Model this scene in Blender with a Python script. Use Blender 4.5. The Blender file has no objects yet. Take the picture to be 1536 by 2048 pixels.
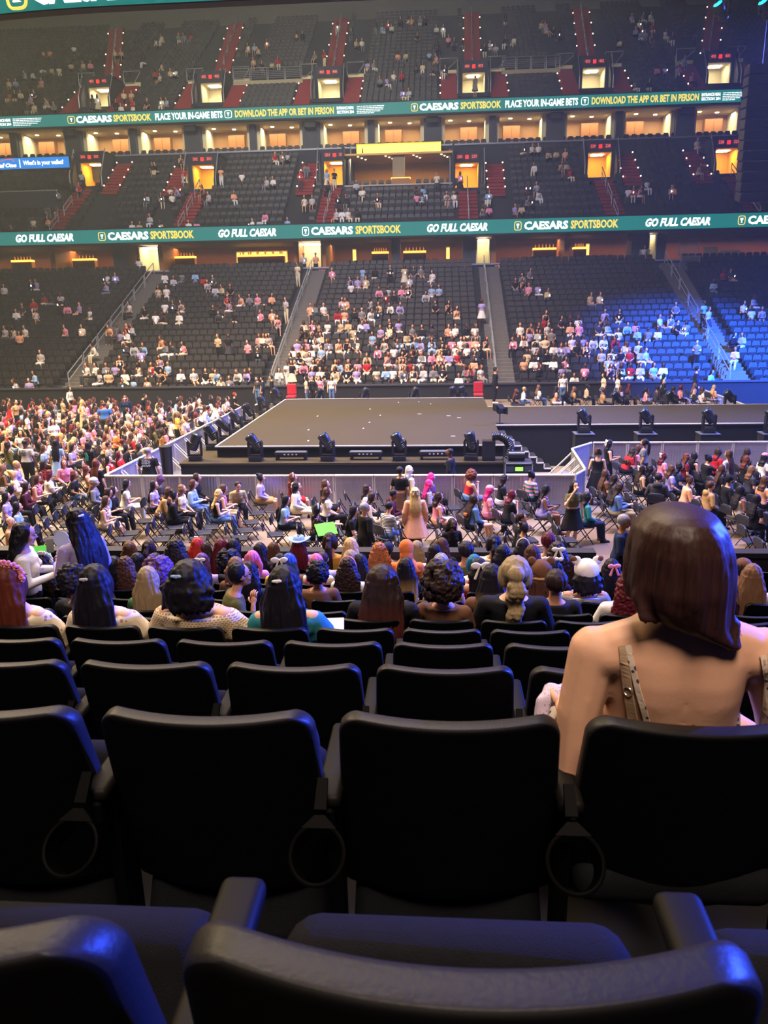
import bpy, bmesh, math, random
import numpy as np
from mathutils import Vector, Matrix, Euler

random.seed(7)
SC = bpy.context.scene
COL = SC.collection

# ---------------------------------------------------------------- camera
FPX, PSI, TH, RHO, EYE = 1538.0, math.radians(4.2), math.radians(15.6), math.radians(1.1), 6.3
FW = Vector((-math.sin(PSI)*math.cos(TH), math.cos(PSI)*math.cos(TH), -math.sin(TH)))
R0 = Vector((math.cos(PSI), math.sin(PSI), 0))
U0 = R0.cross(FW)
RT = R0*math.cos(RHO) - U0*math.sin(RHO)
UP = U0*math.cos(RHO) + R0*math.sin(RHO)
EYEP = Vector((0, 0, EYE))
cam_d = bpy.data.cameras.new('camera')
cam = bpy.data.objects.new('camera', cam_d)
COL.objects.link(cam)
cam.matrix_world = Matrix(((RT.x, UP.x, -FW.x, 0), (RT.y, UP.y, -FW.y, 0), (RT.z, UP.z, -FW.z, EYE), (0, 0, 0, 1)))
cam_d.sensor_fit = 'VERTICAL'
cam_d.sensor_height = 24.0
cam_d.sensor_width = 18.0
cam_d.lens = FPX/2048*24.0
cam_d.clip_start = 0.05
cam_d.clip_end = 400
cam_d.dof.use_dof = True
cam_d.dof.focus_distance = 14.0
cam_d.dof.aperture_fstop = cam_d.lens/2.2
SC.camera = cam

# ---------------------------------------------------------------- render look
SC.view_settings.view_transform = 'Standard'
SC.view_settings.look = 'None'
SC.view_settings.exposure = 0.0
SC.view_settings.gamma = 1.0
SC.view_settings.use_curve_mapping = False
SC.render.film_transparent = False
try:
    SC.cycles.use_denoising = True
    SC.cycles.denoiser = 'OPENIMAGEDENOISE'
    SC.cycles.max_bounces = 5
    SC.cycles.diffuse_bounces = 2
    SC.cycles.glossy_bounces = 2
    SC.cycles.transmission_bounces = 3
    SC.cycles.transparent_max_bounces = 6
    SC.cycles.volume_bounces = 0
    SC.cycles.sample_clamp_indirect = 3.0
    SC.cycles.caustics_reflective = False
    SC.cycles.caustics_refractive = False
except Exception:
    pass

# ---------------------------------------------------------------- world (dim spill light of the hall)
W = bpy.data.worlds.new('hall_ambient')
SC.world = W
W.use_nodes = True
bg = W.node_tree.nodes['Background']
bg.inputs['Color'].default_value = (0.62, 0.60, 0.66, 1)
bg.inputs['Strength'].default_value = 0.012


def aim(o, p, t):
    o.location = p
    o.rotation_euler = (Vector(t) - Vector(p)).to_track_quat('-Z', 'Y').to_euler()


def area(name, p, t, size, power, col, spread=180):
    l = bpy.data.lights.new(name, 'AREA')
    l.shape = 'RECTANGLE'
    l.size, l.size_y = size
    l.energy = power
    l.color = col
    l.spread = math.radians(spread)
    o = bpy.data.objects.new(name, l)
    COL.objects.link(o)
    aim(o, p, t)
    return o


def spot(name, p, t, power, col, deg, blend=0.6, rad=0.3):
    l = bpy.data.lights.new(name, 'SPOT')
    l.energy = power
    l.color = col
    l.spot_size = math.radians(deg)
    l.spot_blend = blend
    l.shadow_soft_size = rad
    o = bpy.data.objects.new(name, l)
    COL.objects.link(o)
    aim(o, p, t)
    return o


# house light over the floor, colder stage wash, blue stage wash from the right end
area('house_light', (-8, 26, 30), (-9, 27, 0), (22, 14), 15000, (1.0, 0.77, 0.47), 120)
area('house_light_left', (-26, 30, 22), (-14, 28, 0), (8, 8), 9500, (1.0, 0.74, 0.45), 110)
area('lavender_wash', (3, 20, 26), (1, 22, 0), (10, 8), 6500, (0.60, 0.54, 1.0), 100)
area('far_stand_light', (-6, 34, 32), (-6, 54, 4), (18, 6), 3600, (0.74, 0.68, 1.0), 100)
area('upper_stand_light', (-14, 40, 34), (-14, 82, 24), (24, 6), 3300, (1.0, 0.92, 0.72), 100)
area('back_house_light', (0.5, -4.0, 19), (0.5, 3.5, 4), (5, 5), 420, (1.0, 0.77, 0.62), 70)
spot('blue_stand_spot', (24, 26, 17), (17.0, 46, 1.0), 560000, (0.02, 0.12, 1.0), 38, 1.0, 0.5)
spot('blue_floor_spot', (26, 30, 14), (9, 24, 0.5), 70000, (0.08, 0.16, 1.0), 54, 0.8, 0.5)
spot('blue_side_spot', (22, 15, 12), (0, 4, 4.5), 150000, (0.03, 0.08, 1.0), 36, 0.7, 0.25)
spot('blue_left_spot', (22, 40, 18), (-12, 26, 1), 100000, (0.10, 0.14, 1.0), 50, 0.8, 0.5)
spot('cyan_beam', (17.5, 36, 19.5), (-40, 44, 17.5), 9000, (0.10, 0.75, 1.0), 9, 0.9, 0.1)

# ---------------------------------------------------------------- pixel rays of the photograph -> points on real planes


def pray(px, py):
    return FW + RT*((px-768)/FPX) - UP*((py-1024)/FPX)


def at_z(px, py, z):
    d = pray(px, py)
    return EYEP + d*((z-EYE)/d.z)


def at_y(px, py, y):
    d = pray(px, py)
    return EYEP + d*(y/d.y)


def proj(p):
    v = Vector(p) - EYEP
    Z = v.dot(FW)
    return 768 + FPX*v.dot(RT)/Z, 1024 - FPX*v.dot(UP)/Z


# ---------------------------------------------------------------- materials
def lin(c):
    if isinstance(c, str):
        c = c.lstrip('#')
        c = tuple(int(c[i:i+2], 16)/255 for i in (0, 2, 4))
    return tuple((x/12.92 if x <= 0.04045 else ((x+0.055)/1.055)**2.4) for x in c)


MATS = {}


def mat(name, col, rough=0.6, metal=0.0, emit=0.0, vary=0.0, vscale=6.0, bump=0.0, bscale=40.0, stretch=None,
        pattern=None, col2=None, alpha=1.0, spec=0.5, pscale=30.0, trans=0.0, sheen=0.0):
    if name in MATS:
        return MATS[name]
    m = bpy.data.materials.new(name)
    m.use_nodes = True
    nt = m.node_tree
    p = nt.nodes['Principled BSDF']
    c = lin(col)
    p.inputs['Base Color'].default_value = (*c, 1)
    p.inputs['Roughness'].default_value = rough
    p.inputs['Metallic'].default_value = metal
    p.inputs['Specular IOR Level'].default_value = spec
    p.inputs['Alpha'].default_value = alpha
    if trans:
        p.inputs['Transmission Weight'].default_value = trans
    if sheen:
        p.inputs['Sheen Weight'].default_value = sheen
    if emit:
        p.inputs['Emission Color'].default_value = (*c, 1)
        p.inputs['Emission Strength'].default_value = emit
        p.inputs['Base Color'].default_value = (c[0]*.2, c[1]*.2, c[2]*.2, 1)
    N = nt.nodes.new
    L = nt.links.new
    if vary or bump or pattern:
        tc = N('ShaderNodeTexCoord')
        mp = N('ShaderNodeMapping')
        L(tc.outputs['Object'], mp.inputs['Vector'])
        if stretch:
            mp.inputs['Scale'].default_value = stretch
    if pattern:
        if pattern == 'floral' or pattern == 'dots':
            t = N('ShaderNodeTexVoronoi')
            t.inputs['Scale'].default_value = pscale
            L(mp.outputs[0], t.inputs['Vector'])
            r = N('ShaderNodeMath'); r.operation = 'LESS_THAN'; r.inputs[1].default_value = 0.30
            L(t.outputs['Distance'], r.inputs[0]); fac = r.outputs[0]
        elif pattern == 'stripe':
            t = N('ShaderNodeTexWave'); t.bands_direction = 'Z'
            t.inputs['Scale'].default_value = pscale
            L(mp.outputs[0], t.inputs['Vector'])
            r = N('ShaderNodeMath'); r.operation = 'GREATER_THAN'; r.inputs[1].default_value = 0.5
            L(t.outputs['Fac'], r.inputs[0]); fac = r.outputs[0]
        elif pattern == 'plaid':
            fs = []
            for d in ('X', 'Z'):
                t = N('ShaderNodeTexWave'); t.bands_direction = d
                t.inputs['Scale'].default_value = pscale
                L(mp.outputs[0], t.inputs['Vector']); fs.append(t.outputs['Fac'])
            r = N('ShaderNodeMath'); r.operation = 'MAXIMUM'
            L(fs[0], r.inputs[0]); L(fs[1], r.inputs[1])
            g = N('ShaderNodeMath'); g.operation = 'GREATER_THAN'; g.inputs[1].default_value = 0.82
            L(r.outputs[0], g.inputs[0]); fac = g.outputs[0]
        elif pattern == 'crochet':
            t = N('ShaderNodeTexBrick')
            t.inputs['Scale'].default_value = pscale
            t.inputs['Mortar Size'].default_value = 0.07
            t.inputs['Brick Width'].default_value = 0.40; t.inputs['Row Height'].default_value = 0.30
            t.inputs['Mortar Smooth'].default_value = 0.2
            t.inputs['Color1'].default_value = (0, 0, 0, 1); t.inputs['Color2'].default_value = (0, 0, 0, 1)
            t.inputs['Mortar'].default_value = (1, 1, 1, 1)
            sx = N('ShaderNodeSeparateXYZ'); cx = N('ShaderNodeCombineXYZ')
            L(mp.outputs[0], sx.inputs[0]); L(sx.outputs['X'], cx.inputs['X']); L(sx.outputs['Z'], cx.inputs['Y'])
            L(cx.outputs[0], t.inputs['Vector'])
            iv = N('ShaderNodeMath'); iv.operation = 'SUBTRACT'; iv.inputs[0].default_value = 1.0
            L(t.outputs['Fac'], iv.inputs[1]); fac = iv.outputs[0]
        elif pattern == 'planks':
            t = N('ShaderNodeTexBrick')
            t.inputs['Scale'].default_value = pscale
            t.inputs['Mortar Size'].default_value = 0.01
            t.inputs['Brick Width'].default_value = 2.4; t.inputs['Row Height'].default_value = 1.2
            t.inputs['Color1'].default_value = (0, 0, 0, 1); t.inputs['Color2'].default_value = (.6, .6, .6, 1)
            t.inputs['Mortar'].default_value = (1, 1, 1, 1)
            L(mp.outputs[0], t.inputs['Vector']); fac = t.outputs['Color']
        mx = N('ShaderNodeMix'); mx.data_type = 'RGBA'
        mx.inputs['A'].default_value = (*c, 1)
        mx.inputs['B'].default_value = (*lin(col2), 1)
        L(fac, mx.inputs['Factor'])
        L(mx.outputs['Result'], p.inputs['Base Color'])
    elif vary:
        t = N('ShaderNodeTexNoise')
        t.inputs['Scale'].default_value = vscale
        t.inputs['Detail'].default_value = 4
        L(mp.outputs[0], t.inputs['Vector'])
        mx = N('ShaderNodeMix'); mx.data_type = 'RGBA'
        c2 = lin(col2) if col2 else c
        mx.inputs['A'].default_value = (*[x*(1-vary) for x in c], 1)
        mx.inputs['B'].default_value = (*[min(1, x*(1+vary)) for x in c2], 1)
        L(t.outputs['Fac'], mx.inputs['Factor'])
        L(mx.outputs['Result'], p.inputs['Base Color'])
    if bump:
        t = N('ShaderNodeTexNoise')
        t.inputs['Scale'].default_value = bscale
        t.inputs['Detail'].default_value = 3
        L(mp.outputs[0], t.inputs['Vector'])
        b = N('ShaderNodeBump')
        b.inputs['Strength'].default_value = bump
        b.inputs['Distance'].default_value = 0.01
        L(t.outputs['Fac'], b.inputs['Height'])
        L(b.outputs['Normal'], p.inputs['Normal'])
    MATS[name] = m
    return m


def hairmat(hexc, hex2=None):
    n = 'hair_' + hexc.strip('#') + (hex2 or '').strip('#')
    return mat(n, hexc, rough=0.55, vary=0.5, vscale=3.0, col2=hex2, stretch=(22, 22, 2.2), bump=0.35, bscale=2.6, spec=0.28)


# ---------------------------------------------------------------- mesh builder
class MB:
    def __init__(s):
        s.v = []; s.f = []; s.m = []

    def add(s, vs, fs, mi=0):
        o = len(s.v)
        s.v.extend([tuple(x) for x in vs])
        s.f.extend([tuple(i+o for i in f) for f in fs])
        s.m.extend([mi]*len(fs))

    def merge(s, o, mi=None, M=None):
        vs = o.v if M is None else [tuple(M @ Vector(v)) for v in o.v]
        k = len(s.v)
        s.v.extend(vs)
        s.f.extend([tuple(i+k for i in f) for f in o.f])
        s.m.extend(o.m if mi is None else [mi]*len(o.f))

    def box(s, c, d, rz=0.0, mi=0, rx=0.0):
        x, y, z = d[0]/2, d[1]/2, d[2]/2
        vs = [Vector((i*x, j*y, k*z)) for k in (-1, 1) for j in (-1, 1) for i in (-1, 1)]
        M = Matrix.Rotation(rz, 3, 'Z') @ Matrix.Rotation(rx, 3, 'X')
        vs = [M @ v + Vector(c) for v in vs]
        s.add(vs, [(0, 2, 3, 1), (4, 5, 7, 6), (0, 1, 5, 4), (2, 6, 7, 3), (0, 4, 6, 2), (1, 3, 7, 5)], mi)

    def bbox(s, x0, x1, y0, y1, z0, z1, mi=0):
        s.box(((x0+x1)/2, (y0+y1)/2, (z0+z1)/2), (x1-x0, y1-y0, z1-z0), 0, mi)

    def quad(s, a, b, c, d, mi=0):
        s.add([a, b, c, d], [(0, 1, 2, 3)], mi)

    def loft(s, rings, mi=0, caps=True, closed=True):
        n = len(rings[0])
        vs = [p for r in rings for p in r]
        fs = []
        for i in range(len(rings)-1):
            for j in range(n if closed else n-1):
                k = (j+1) % n
                fs.append((i*n+j, i*n+k, (i+1)*n+k, (i+1)*n+j))
        if caps and closed:
            fs.append(tuple(range(n))[::-1])
            fs.append(tuple((len(rings)-1)*n+j for j in range(n)))
        s.add(vs, fs, mi)

    def tube(s, pts, r, n=8, mi=0, caps=True, flat=1.0):
        pts = [Vector(p) for p in pts]
        rr = r if isinstance(r, (list, tuple)) else [r]*len(pts)
        rings = []
        pn = None
        for i, p in enumerate(pts):
            t = (pts[min(i+1, len(pts)-1)] - pts[max(i-1, 0)]).normalized()
            if pn is None:
                a = Vector((0, 0, 1)) if abs(t.z) < 0.9 else Vector((1, 0, 0))
                pn = t.cross(a).normalized()
            pn = (pn - t*pn.dot(t)).normalized()
            b = t.cross(pn)
            rings.append([p + (pn*math.cos(2*math.pi*k/n) + b*math.sin(2*math.pi*k/n)*flat)*rr[i] for k in range(n)])
        s.loft(rings, mi, caps)

    def cap(s, a, ra, b, rb, n=10, mi=0):
        """tapered capsule"""
        a, b = Vector(a), Vector(b)
        d = b-a
        L = d.length
        t = d/L if L > 1e-6 else Vector((0, 0, 1))
        pts, rs = [], []
        for k in (0.0, 0.45, 0.8):
            pts.append(a - t*ra*(math.cos(k*math.pi/2)) if k < .99 else a); rs.append(max(0.04*ra, ra*math.sin(k*math.pi/2)))
        pts.append(a); rs.append(ra)
        pts.append(b); rs.append(rb)
        for k in (0.8, 0.45, 0.0):
            pts.append(b + t*rb*math.cos(k*math.pi/2)); rs.append(max(0.04*rb, rb*math.sin(k*math.pi/2)))
        # explicit frame so that coincident tangents never flip
        x = t.cross(Vector((0, 0, 1)) if abs(t.z) < .9 else Vector((1, 0, 0))).normalized()
        y = t.cross(x)
        rings = [[p + (x*math.cos(2*math.pi*j/n)+y*math.sin(2*math.pi*j/n))*r for j in range(n)] for p, r in zip(pts, rs)]
        s.loft(rings, mi, True)

    def ell(s, c, r, M=None, nu=14, nv=9, mi=0):
        c = Vector(c)
        r = (r, r, r) if isinstance(r, (int, float)) else r
        rings = []
        for i in range(nv+1):
            a = -math.pi/2 + math.pi*i/nv
            ca = max(math.cos(a), 0.03)
            ring = []
            for j in range(nu):
                v = Vector((r[0]*ca*math.cos(2*math.pi*j/nu), r[1]*ca*math.sin(2*math.pi*j/nu), r[2]*math.sin(a)))
                ring.append(c + (M @ v if M is not None else v))
            rings.append(ring)
        s.loft(rings, mi, True)

    def prism(s, poly, y0, y1, mi=0):
        """poly of (x,z) extruded along y"""
        s.loft([[(x, y0, z) for x, z in poly], [(x, y1, z) for x, z in poly]], mi, True)

    def lathe(s, prof, c=(0, 0, 0), n=24, mi=0):
        s.loft([[(c[0]+r*math.cos(2*math.pi*j/n), c[1]+r*math.sin(2*math.pi*j/n), c[2]+z) for j in range(n)] for r, z in prof], mi, True)

    def mesh(s, name, mats, smooth=False):
        me = bpy.data.meshes.new(name)
        me.from_pydata(s.v, [], s.f)
        for m in (mats if isinstance(mats, (list, tuple)) else [mats]):
            me.materials.append(m)
        if any(s.m):
            me.polygons.foreach_set('material_index', s.m)
        if smooth:
            me.polygons.foreach_set('use_smooth', [True]*len(me.polygons))
        me.update()
        return me

    def build(s, name, mats, parent=None, smooth=False, fix=True, sharp=None):
        me = s.mesh(name, mats, smooth)
        if fix:
            fixn(me)
        if sharp and hasattr(me, 'set_sharp_from_angle'):
            me.set_sharp_from_angle(angle=math.radians(sharp))
        return link(name, me, parent)


def fixn(me):
    b = bmesh.new()
    b.from_mesh(me)
    bmesh.ops.recalc_face_normals(b, faces=b.faces)
    b.to_mesh(me)
    b.free()


def bevelled(me, w, seg=2):
    b = bmesh.new()
    b.from_mesh(me)
    bmesh.ops.recalc_face_normals(b, faces=b.faces)
    es = [e for e in b.edges if len(e.link_faces) == 2 and e.calc_face_angle(0) > 0.6]
    bmesh.ops.bevel(b, geom=es, offset=w, segments=seg, profile=0.5, affect='EDGES', clamp_overlap=True)
    b.to_mesh(me)
    b.free()
    return me


def link(name, me, parent=None):
    o = bpy.data.objects.new(name, me)
    COL.objects.link(o)
    if parent is not None:
        o.parent = parent
    return o


def empty(name, loc=(0, 0, 0), rz=0.0):
    o = bpy.data.objects.new(name, None)
    COL.objects.link(o)
    o.location = loc
    o.rotation_euler = (0, 0, rz)
    o.empty_display_size = 0.1
    return o


def tag(o, label=None, cat=None, group=None, kind=None):
    if label: o['label'] = label
    if cat: o['category'] = cat
    if group: o['group'] = group
    if kind: o['kind'] = kind
    return o


def structure(o, label=None):
    o['kind'] = 'structure'
    if label: o['label'] = label
    return o


def dup(o, parent=None):
    c = o.copy()
    COL.objects.link(c)
    if parent is not None:
        c.parent = parent
    for ch in list(o.children):
        dup(ch, c)
    return c


ORD = ('first second third fourth fifth sixth seventh eighth ninth tenth eleventh twelfth thirteenth fourteenth fifteenth sixteenth '
       'seventeenth eighteenth nineteenth twentieth').split()
_TENS = {2: 'twenty', 3: 'thirty', 4: 'forty', 5: 'fifty', 6: 'sixty', 7: 'seventy'}
_TENTH = {3: 'thirtieth', 4: 'fortieth', 5: 'fiftieth', 6: 'sixtieth', 7: 'seventieth'}


def nth(k):
    """1 -> first"""
    if k <= 20: return ORD[k-1]
    return _TENTH[k//10] if k % 10 == 0 else _TENS[k//10] + '-' + ORD[k % 10 - 1]


FONTS = {}


def text_mesh(body, x0, x1, z0, z1, y, depth=0.02, weight=0.02, shear=0.0):
    """lettering standing in the XZ plane, facing -Y, fitted to the box x0..x1, z0..z1"""
    cu = bpy.data.curves.new('lettering', 'FONT')
    cu.body = body
    cu.size = 1.0
    cu.align_x = 'LEFT'
    cu.offset = weight
    cu.extrude = 0.0
    cu.resolution_u = 2
    cu.shear = shear
    cu.space_line = 0.85
    o = bpy.data.objects.new('lettering', cu)
    COL.objects.link(o)
    dg = bpy.context.evaluated_depsgraph_get()
    me = bpy.data.meshes.new_from_object(o.evaluated_get(dg))
    bpy.data.objects.remove(o)
    bpy.data.curves.remove(cu)
    n = len(me.vertices)
    co = np.empty(n*3)
    me.vertices.foreach_get('co', co)
    co = co.reshape(-1, 3)
    lo, hi = co.min(0), co.max(0)
    fs = [tuple(p.vertices) for p in me.polygons]
    bpy.data.meshes.remove(me)
    out = np.empty((n, 3))
    out[:, 0] = x0 + (co[:, 0]-lo[0])/(hi[0]-lo[0])*(x1-x0)
    out[:, 2] = z0 + (co[:, 1]-lo[1])/(hi[1]-lo[1])*(z1-z0)
    out[:, 1] = y
    mb = MB()
    mb.v = [tuple(p) for p in out]
    mb.f = fs
    mb.m = [0]*len(fs)
    # give the letters their thickness
    b = bmesh.new()
    me = mb.mesh('lettering', [])
    b.from_mesh(me)
    bmesh.ops.remove_doubles(b, verts=b.verts, dist=1e-5)
    g = bmesh.ops.extrude_face_region(b, geom=list(b.faces))
    bmesh.ops.translate(b, vec=(0, -depth, 0), verts=[e for e in g['geom'] if isinstance(e, bmesh.types.BMVert)])
    bmesh.ops.recalc_face_normals(b, faces=b.faces)
    b.to_mesh(me)
    b.free()
    return me


def lettering(body, x0, x1, z0, z1, y, m, parent, name='lettering', **kw):
    me = text_mesh(body, x0, x1, z0, z1, y, **kw)
    me.materials.append(m)
    return link(name, me, parent)


# shared plain materials
M_concrete = mat('stand_concrete', '#262628', 0.85, vary=0.25, vscale=1.5)
M_dark = mat('matt_black_paint', '#141418', 0.7, vary=0.2, vscale=4)
M_navy = mat('navy_wall_paint', '#1d2233', 0.75, vary=0.15, vscale=0.6)
M_black_cloth = mat('black_drape', '#101014', 0.9, vary=0.3, vscale=2, bump=0.5, bscale=1.5, stretch=(4, 4, 0.4))
M_rail = mat('pale_metal_rail', '#b9bcc2', 0.4, 0.6)
M_red = mat('red_stair_carpet', '#8a2224', 0.9, vary=0.15, vscale=3)
M_cream = mat('cream_wall_paint', '#e8dcb4', 0.8, vary=0.05, vscale=1)
M_wood = mat('warm_wood_panel', '#a86a34', 0.5, vary=0.25, vscale=2, stretch=(1, 1, 6))
M_redwood = mat('red_brown_panel', '#7d3a1e', 0.5, vary=0.25, vscale=2, stretch=(1, 1, 6))
M_lamp = mat('warm_lamp', '#ffe0a8', emit=9.0)
M_teal = mat('teal_led_screen', '#12807a', emit=0.85)
M_white_led = mat('white_led_letters', '#f4f8f8', emit=1.5)
M_yellow_led = mat('yellow_led_letters', '#f2d25a', emit=1.2)
M_glass = mat('rail_glass', '#a8b4b4', 0.1, trans=0.0, alpha=0.18)
# ================================================================ the hall: floor, near stand, far stands
NR = 13                                                  # rows of the near stand (0 = bottom edge of the photo)
ROWY = [0.395] + [0.41 + 0.855*n for n in range(1, NR)]
TOPZ = [5.86]
for n in range(1, NR):
    TOPZ.append(TOPZ[-1] - (0.3395 - 0.0046*n if n < 7 else 0.252))
TOPZ[0] = 5.85
TREAD = [z-0.86 for z in TOPZ]

mb = MB(); mb.bbox(-48, 46, 11.0, 43.2, -0.3, 0.0)
M_floor = mat('arena_floor_covering', '#8a7860', 0.6, vary=0.18, vscale=0.9, col2='#7c6e5e')
structure(mb.build('floor', M_floor))
mb = MB()
xa, xb = at_y(1192, 1100, 11.5).x, at_y(1292, 1100, 11.5).x
mb.bbox(3.6, 16, 12.0, 21.5, 0.0, 0.012)
structure(mb.build('floor_boards', mat('floor_boards', '#7c6854', 0.5, pattern='planks', col2='#54463c', pscale=1.1)))

# near stand: one stepped body of concrete
mb = MB()
ys = [-0.6] + [y-0.12 for y in ROWY] + [ROWY[-1]+0.80]
zs = [TREAD[0]+0.335] + TREAD
poly = []
for i in range(len(zs)):
    poly += [(ys[i], zs[i]), (ys[i+1], zs[i])]
poly = [(-0.6, -0.2)] + poly + [(ys[-1], -0.2)]
mb.loft([[(-22, y, z) for y, z in poly], [(20, y, z) for y, z in poly]])
structure(mb.build('floor_near_stand', mat('near_stand_concrete', '#2a2623', 0.9, vary=0.3, vscale=3)))
# parapet in front of the first row, with a gap for the gate
mb = MB()
for a, b in ((-22, xa), (xb, 20)):
    mb.bbox(a, b, 11.50, 11.64, 0, 2.36)
    mb.bbox(a, b, 11.46, 11.70, 2.36, 2.44)
structure(mb.build('wall_front_parapet', mat('parapet_black', '#26242c', 0.5, vary=0.2, vscale=2)))

mb = MB(); mb.bbox(xa-.5, xb+.5, 11.3, 13.7, 0, .92); mb.bbox(xa-.5, xb+.5, 13.7, 14.0, 0, .6); mb.bbox(xa-.5, xb+.5, 14.0, 14.3, 0, .3)
structure(mb.build('floor_gate_landing', mat('gate_landing_floor', '#6c6478', .6, vary=.1, vscale=2)))
# far lower stand
FY0, FZ0, FDY, FDZ, FN = 43.7, 0.78, 0.855, 0.352, 22


def far_row(i): return FY0+FDY*i, FZ0+FDZ*i


def stepped(name, y0, z0, dy, dz, n, x0, x1, zb, m, back=0.6):
    poly = [(y0-0.25, zb)]
    for i in range(n):
        poly += [(y0-0.25+dy*i, z0+dz*i), (y0-0.25+dy*(i+1), z0+dz*i)]
    poly += [(poly[-1][0]+back, poly[-1][1]), (poly[-1][0]+back, zb)]
    mb = MB()
    mb.loft([[(x0, y, z) for y, z in poly], [(x1, y, z) for y, z in poly]])
    return structure(mb.build(name, m))


stepped('floor_far_lower_stand', FY0, FZ0, FDY, FDZ, FN, -50, 44, -0.2, M_concrete)
mb = MB(); mb.bbox(-50, 44, 43.05, 43.2, 0, 1.55)
structure(mb.build('wall_far_curtain', M_black_cloth))
mb = MB(); mb.bbox(-50, 44, 42.98, 43.24, 1.55, 1.63)
structure(mb.build('trim_far_wall_cap', mat('curtain_rail_cap', '#34343c', 0.5)))

mb = MB(); mb.bbox(-9.0, 6.8, 39.4, 43.04, 0, .74); mb.bbox(6.8, 15.2, 36.6, 43.04, 0, .74)
structure(mb.build('floor_far_riser', M_floor))
# concourse level with loge boxes: floor, front wall, back wall, ceiling
LY = 62.4
mb = MB(); mb.bbox(-50, 44, LY, 72, 7.6, 7.95)
structure(mb.build('floor_concourse', mat('concourse_floor', '#3a2f28', 0.6)))
mb = MB()
mb.bbox(-50, 44, LY-0.12, LY, 7.6, 8.55)
structure(mb.build('wall_concourse_front', M_navy))
mb = MB(); mb.bbox(-50, 44, LY-0.16, LY+0.08, 8.55, 8.66)
structure(mb.build('trim_concourse_rail', mat('concourse_rail', '#a9acc0', 0.4, 0.3)))
mb = MB(); mb.bbox(-50, 44, 68.6, 68.8, 7.9, 11.2)
structure(mb.build('wall_concourse_back', M_redwood))
mb = MB(); mb.bbox(-50, 44, 61.9, 69, 10.62, 11.0)
structure(mb.build('ceiling_concourse', mat('concourse_ceiling', '#4a3a30', 0.8)))

# middle stand
MY0, MZ0, MDY, MDZ, MN = 62.75, 11.05, 0.90, 0.62, 12


def mid_row(i): return MY0+MDY*i, MZ0+MDZ*i


mb = MB(); mb.bbox(-56, 44, 73.35, 73.5, 17.0, 18.92)
structure(mb.build('wall_suite_front', M_navy))
mb = MB(); mb.bbox(-56, 44, 73.28, 73.55, 18.92, 19.05)
structure(mb.build('trim_suite_rail', mat('suite_rail', '#8c8f9a', 0.4, 0.3)))
mb = MB(); mb.bbox(-56, 44, 73.5, 77, 18.3, 18.6)
structure(mb.build('floor_suites', mat('suite_carpet', '#40352c', 0.9)))
mb = MB(); mb.bbox(-56, 44, 76.7, 76.9, 18.5, 21.6)
structure(mb.build('wall_suite_back', mat('suite_back_wall', '#b98a54', 0.7, vary=0.1)))
mb = MB(); mb.bbox(-56, 44, 72.9, 76.9, 21.22, 21.6)
structure(mb.build('ceiling_suites', mat('suite_ceiling', '#d8c49c', 0.8)))

# upper stand
UY0, UZ0, UDY, UDZ, UN = 73.7, 21.95, 0.86, 0.555, 25


def up_row(i): return UY0+UDY*i, UZ0+UDZ*i


mb = MB(); mb.bbox(-64, 50, 96.2, 96.6, 30, 44)
M_upwall = mat('upper_wall_grey', '#5c5a52', 0.9, vary=0.1, vscale=0.2)
structure(mb.build('wall_far', M_upwall))
mb = MB(); mb.bbox(-64, 50, 62, 97, 40.5, 41)
structure(mb.build('ceiling', mat('roof_deck_grey', '#4c4c48', 0.9, vary=0.2, vscale=0.3)))

# ---------------------------------------------------------------- LED ribbon boards
UPY, LOY = 72.45, 61.45


def icon(parent, px0, px1, Y, zc, h, m, row):
    """rounded square outline with a goblet-like emblem"""
    x0, x1 = at_y(px0, row, Y).x, at_y(px1, row, Y).x
    w = (x1-x0)/2
    cx = (x0+x1)/2
    mb = MB()
    n = 24

    def rr(a, b, e=4.0):
        return [(cx+a*math.copysign(abs(math.cos(t))**(2/e), math.cos(t)), zc+b*math.copysign(abs(math.sin(t))**(2/e), math.sin(t))) for t in [2*math.pi*k/n for k in range(n)]]
    o, i = rr(w, h/2), rr(w-h*.085, h/2-h*.085)
    vs = [(x, Y, z) for x, z in o]+[(x, Y, z) for x, z in i]+[(x, Y-.02, z) for x, z in o]+[(x, Y-.02, z) for x, z in i]
    fs = []
    for k in range(n):
        j = (k+1) % n
        fs += [(2*n+k, 2*n+j, 3*n+j, 3*n+k), (k, j, 2*n+j, 2*n+k), (n+k, n+j, 3*n+j, 3*n+k), (k, j, n+j, n+k)]
    mb.add(vs, fs)
    mb.build('emblem_border', m[1], parent)
    mb = MB()
    s = h
    mb.prism([(cx-.17*s, zc+.24*s), (cx+.17*s, zc+.24*s), (cx+.15*s, zc+.05*s), (cx+.05*s, zc-.06*s), (cx+.04*s, zc-.16*s), (cx+.13*s, zc-.25*s),
              (cx-.13*s, zc-.25*s), (cx-.04*s, zc-.16*s), (cx-.05*s, zc-.06*s), (cx-.15*s, zc+.05*s)], Y-.02, Y)
    mb.build('emblem', m[0], parent)


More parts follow.
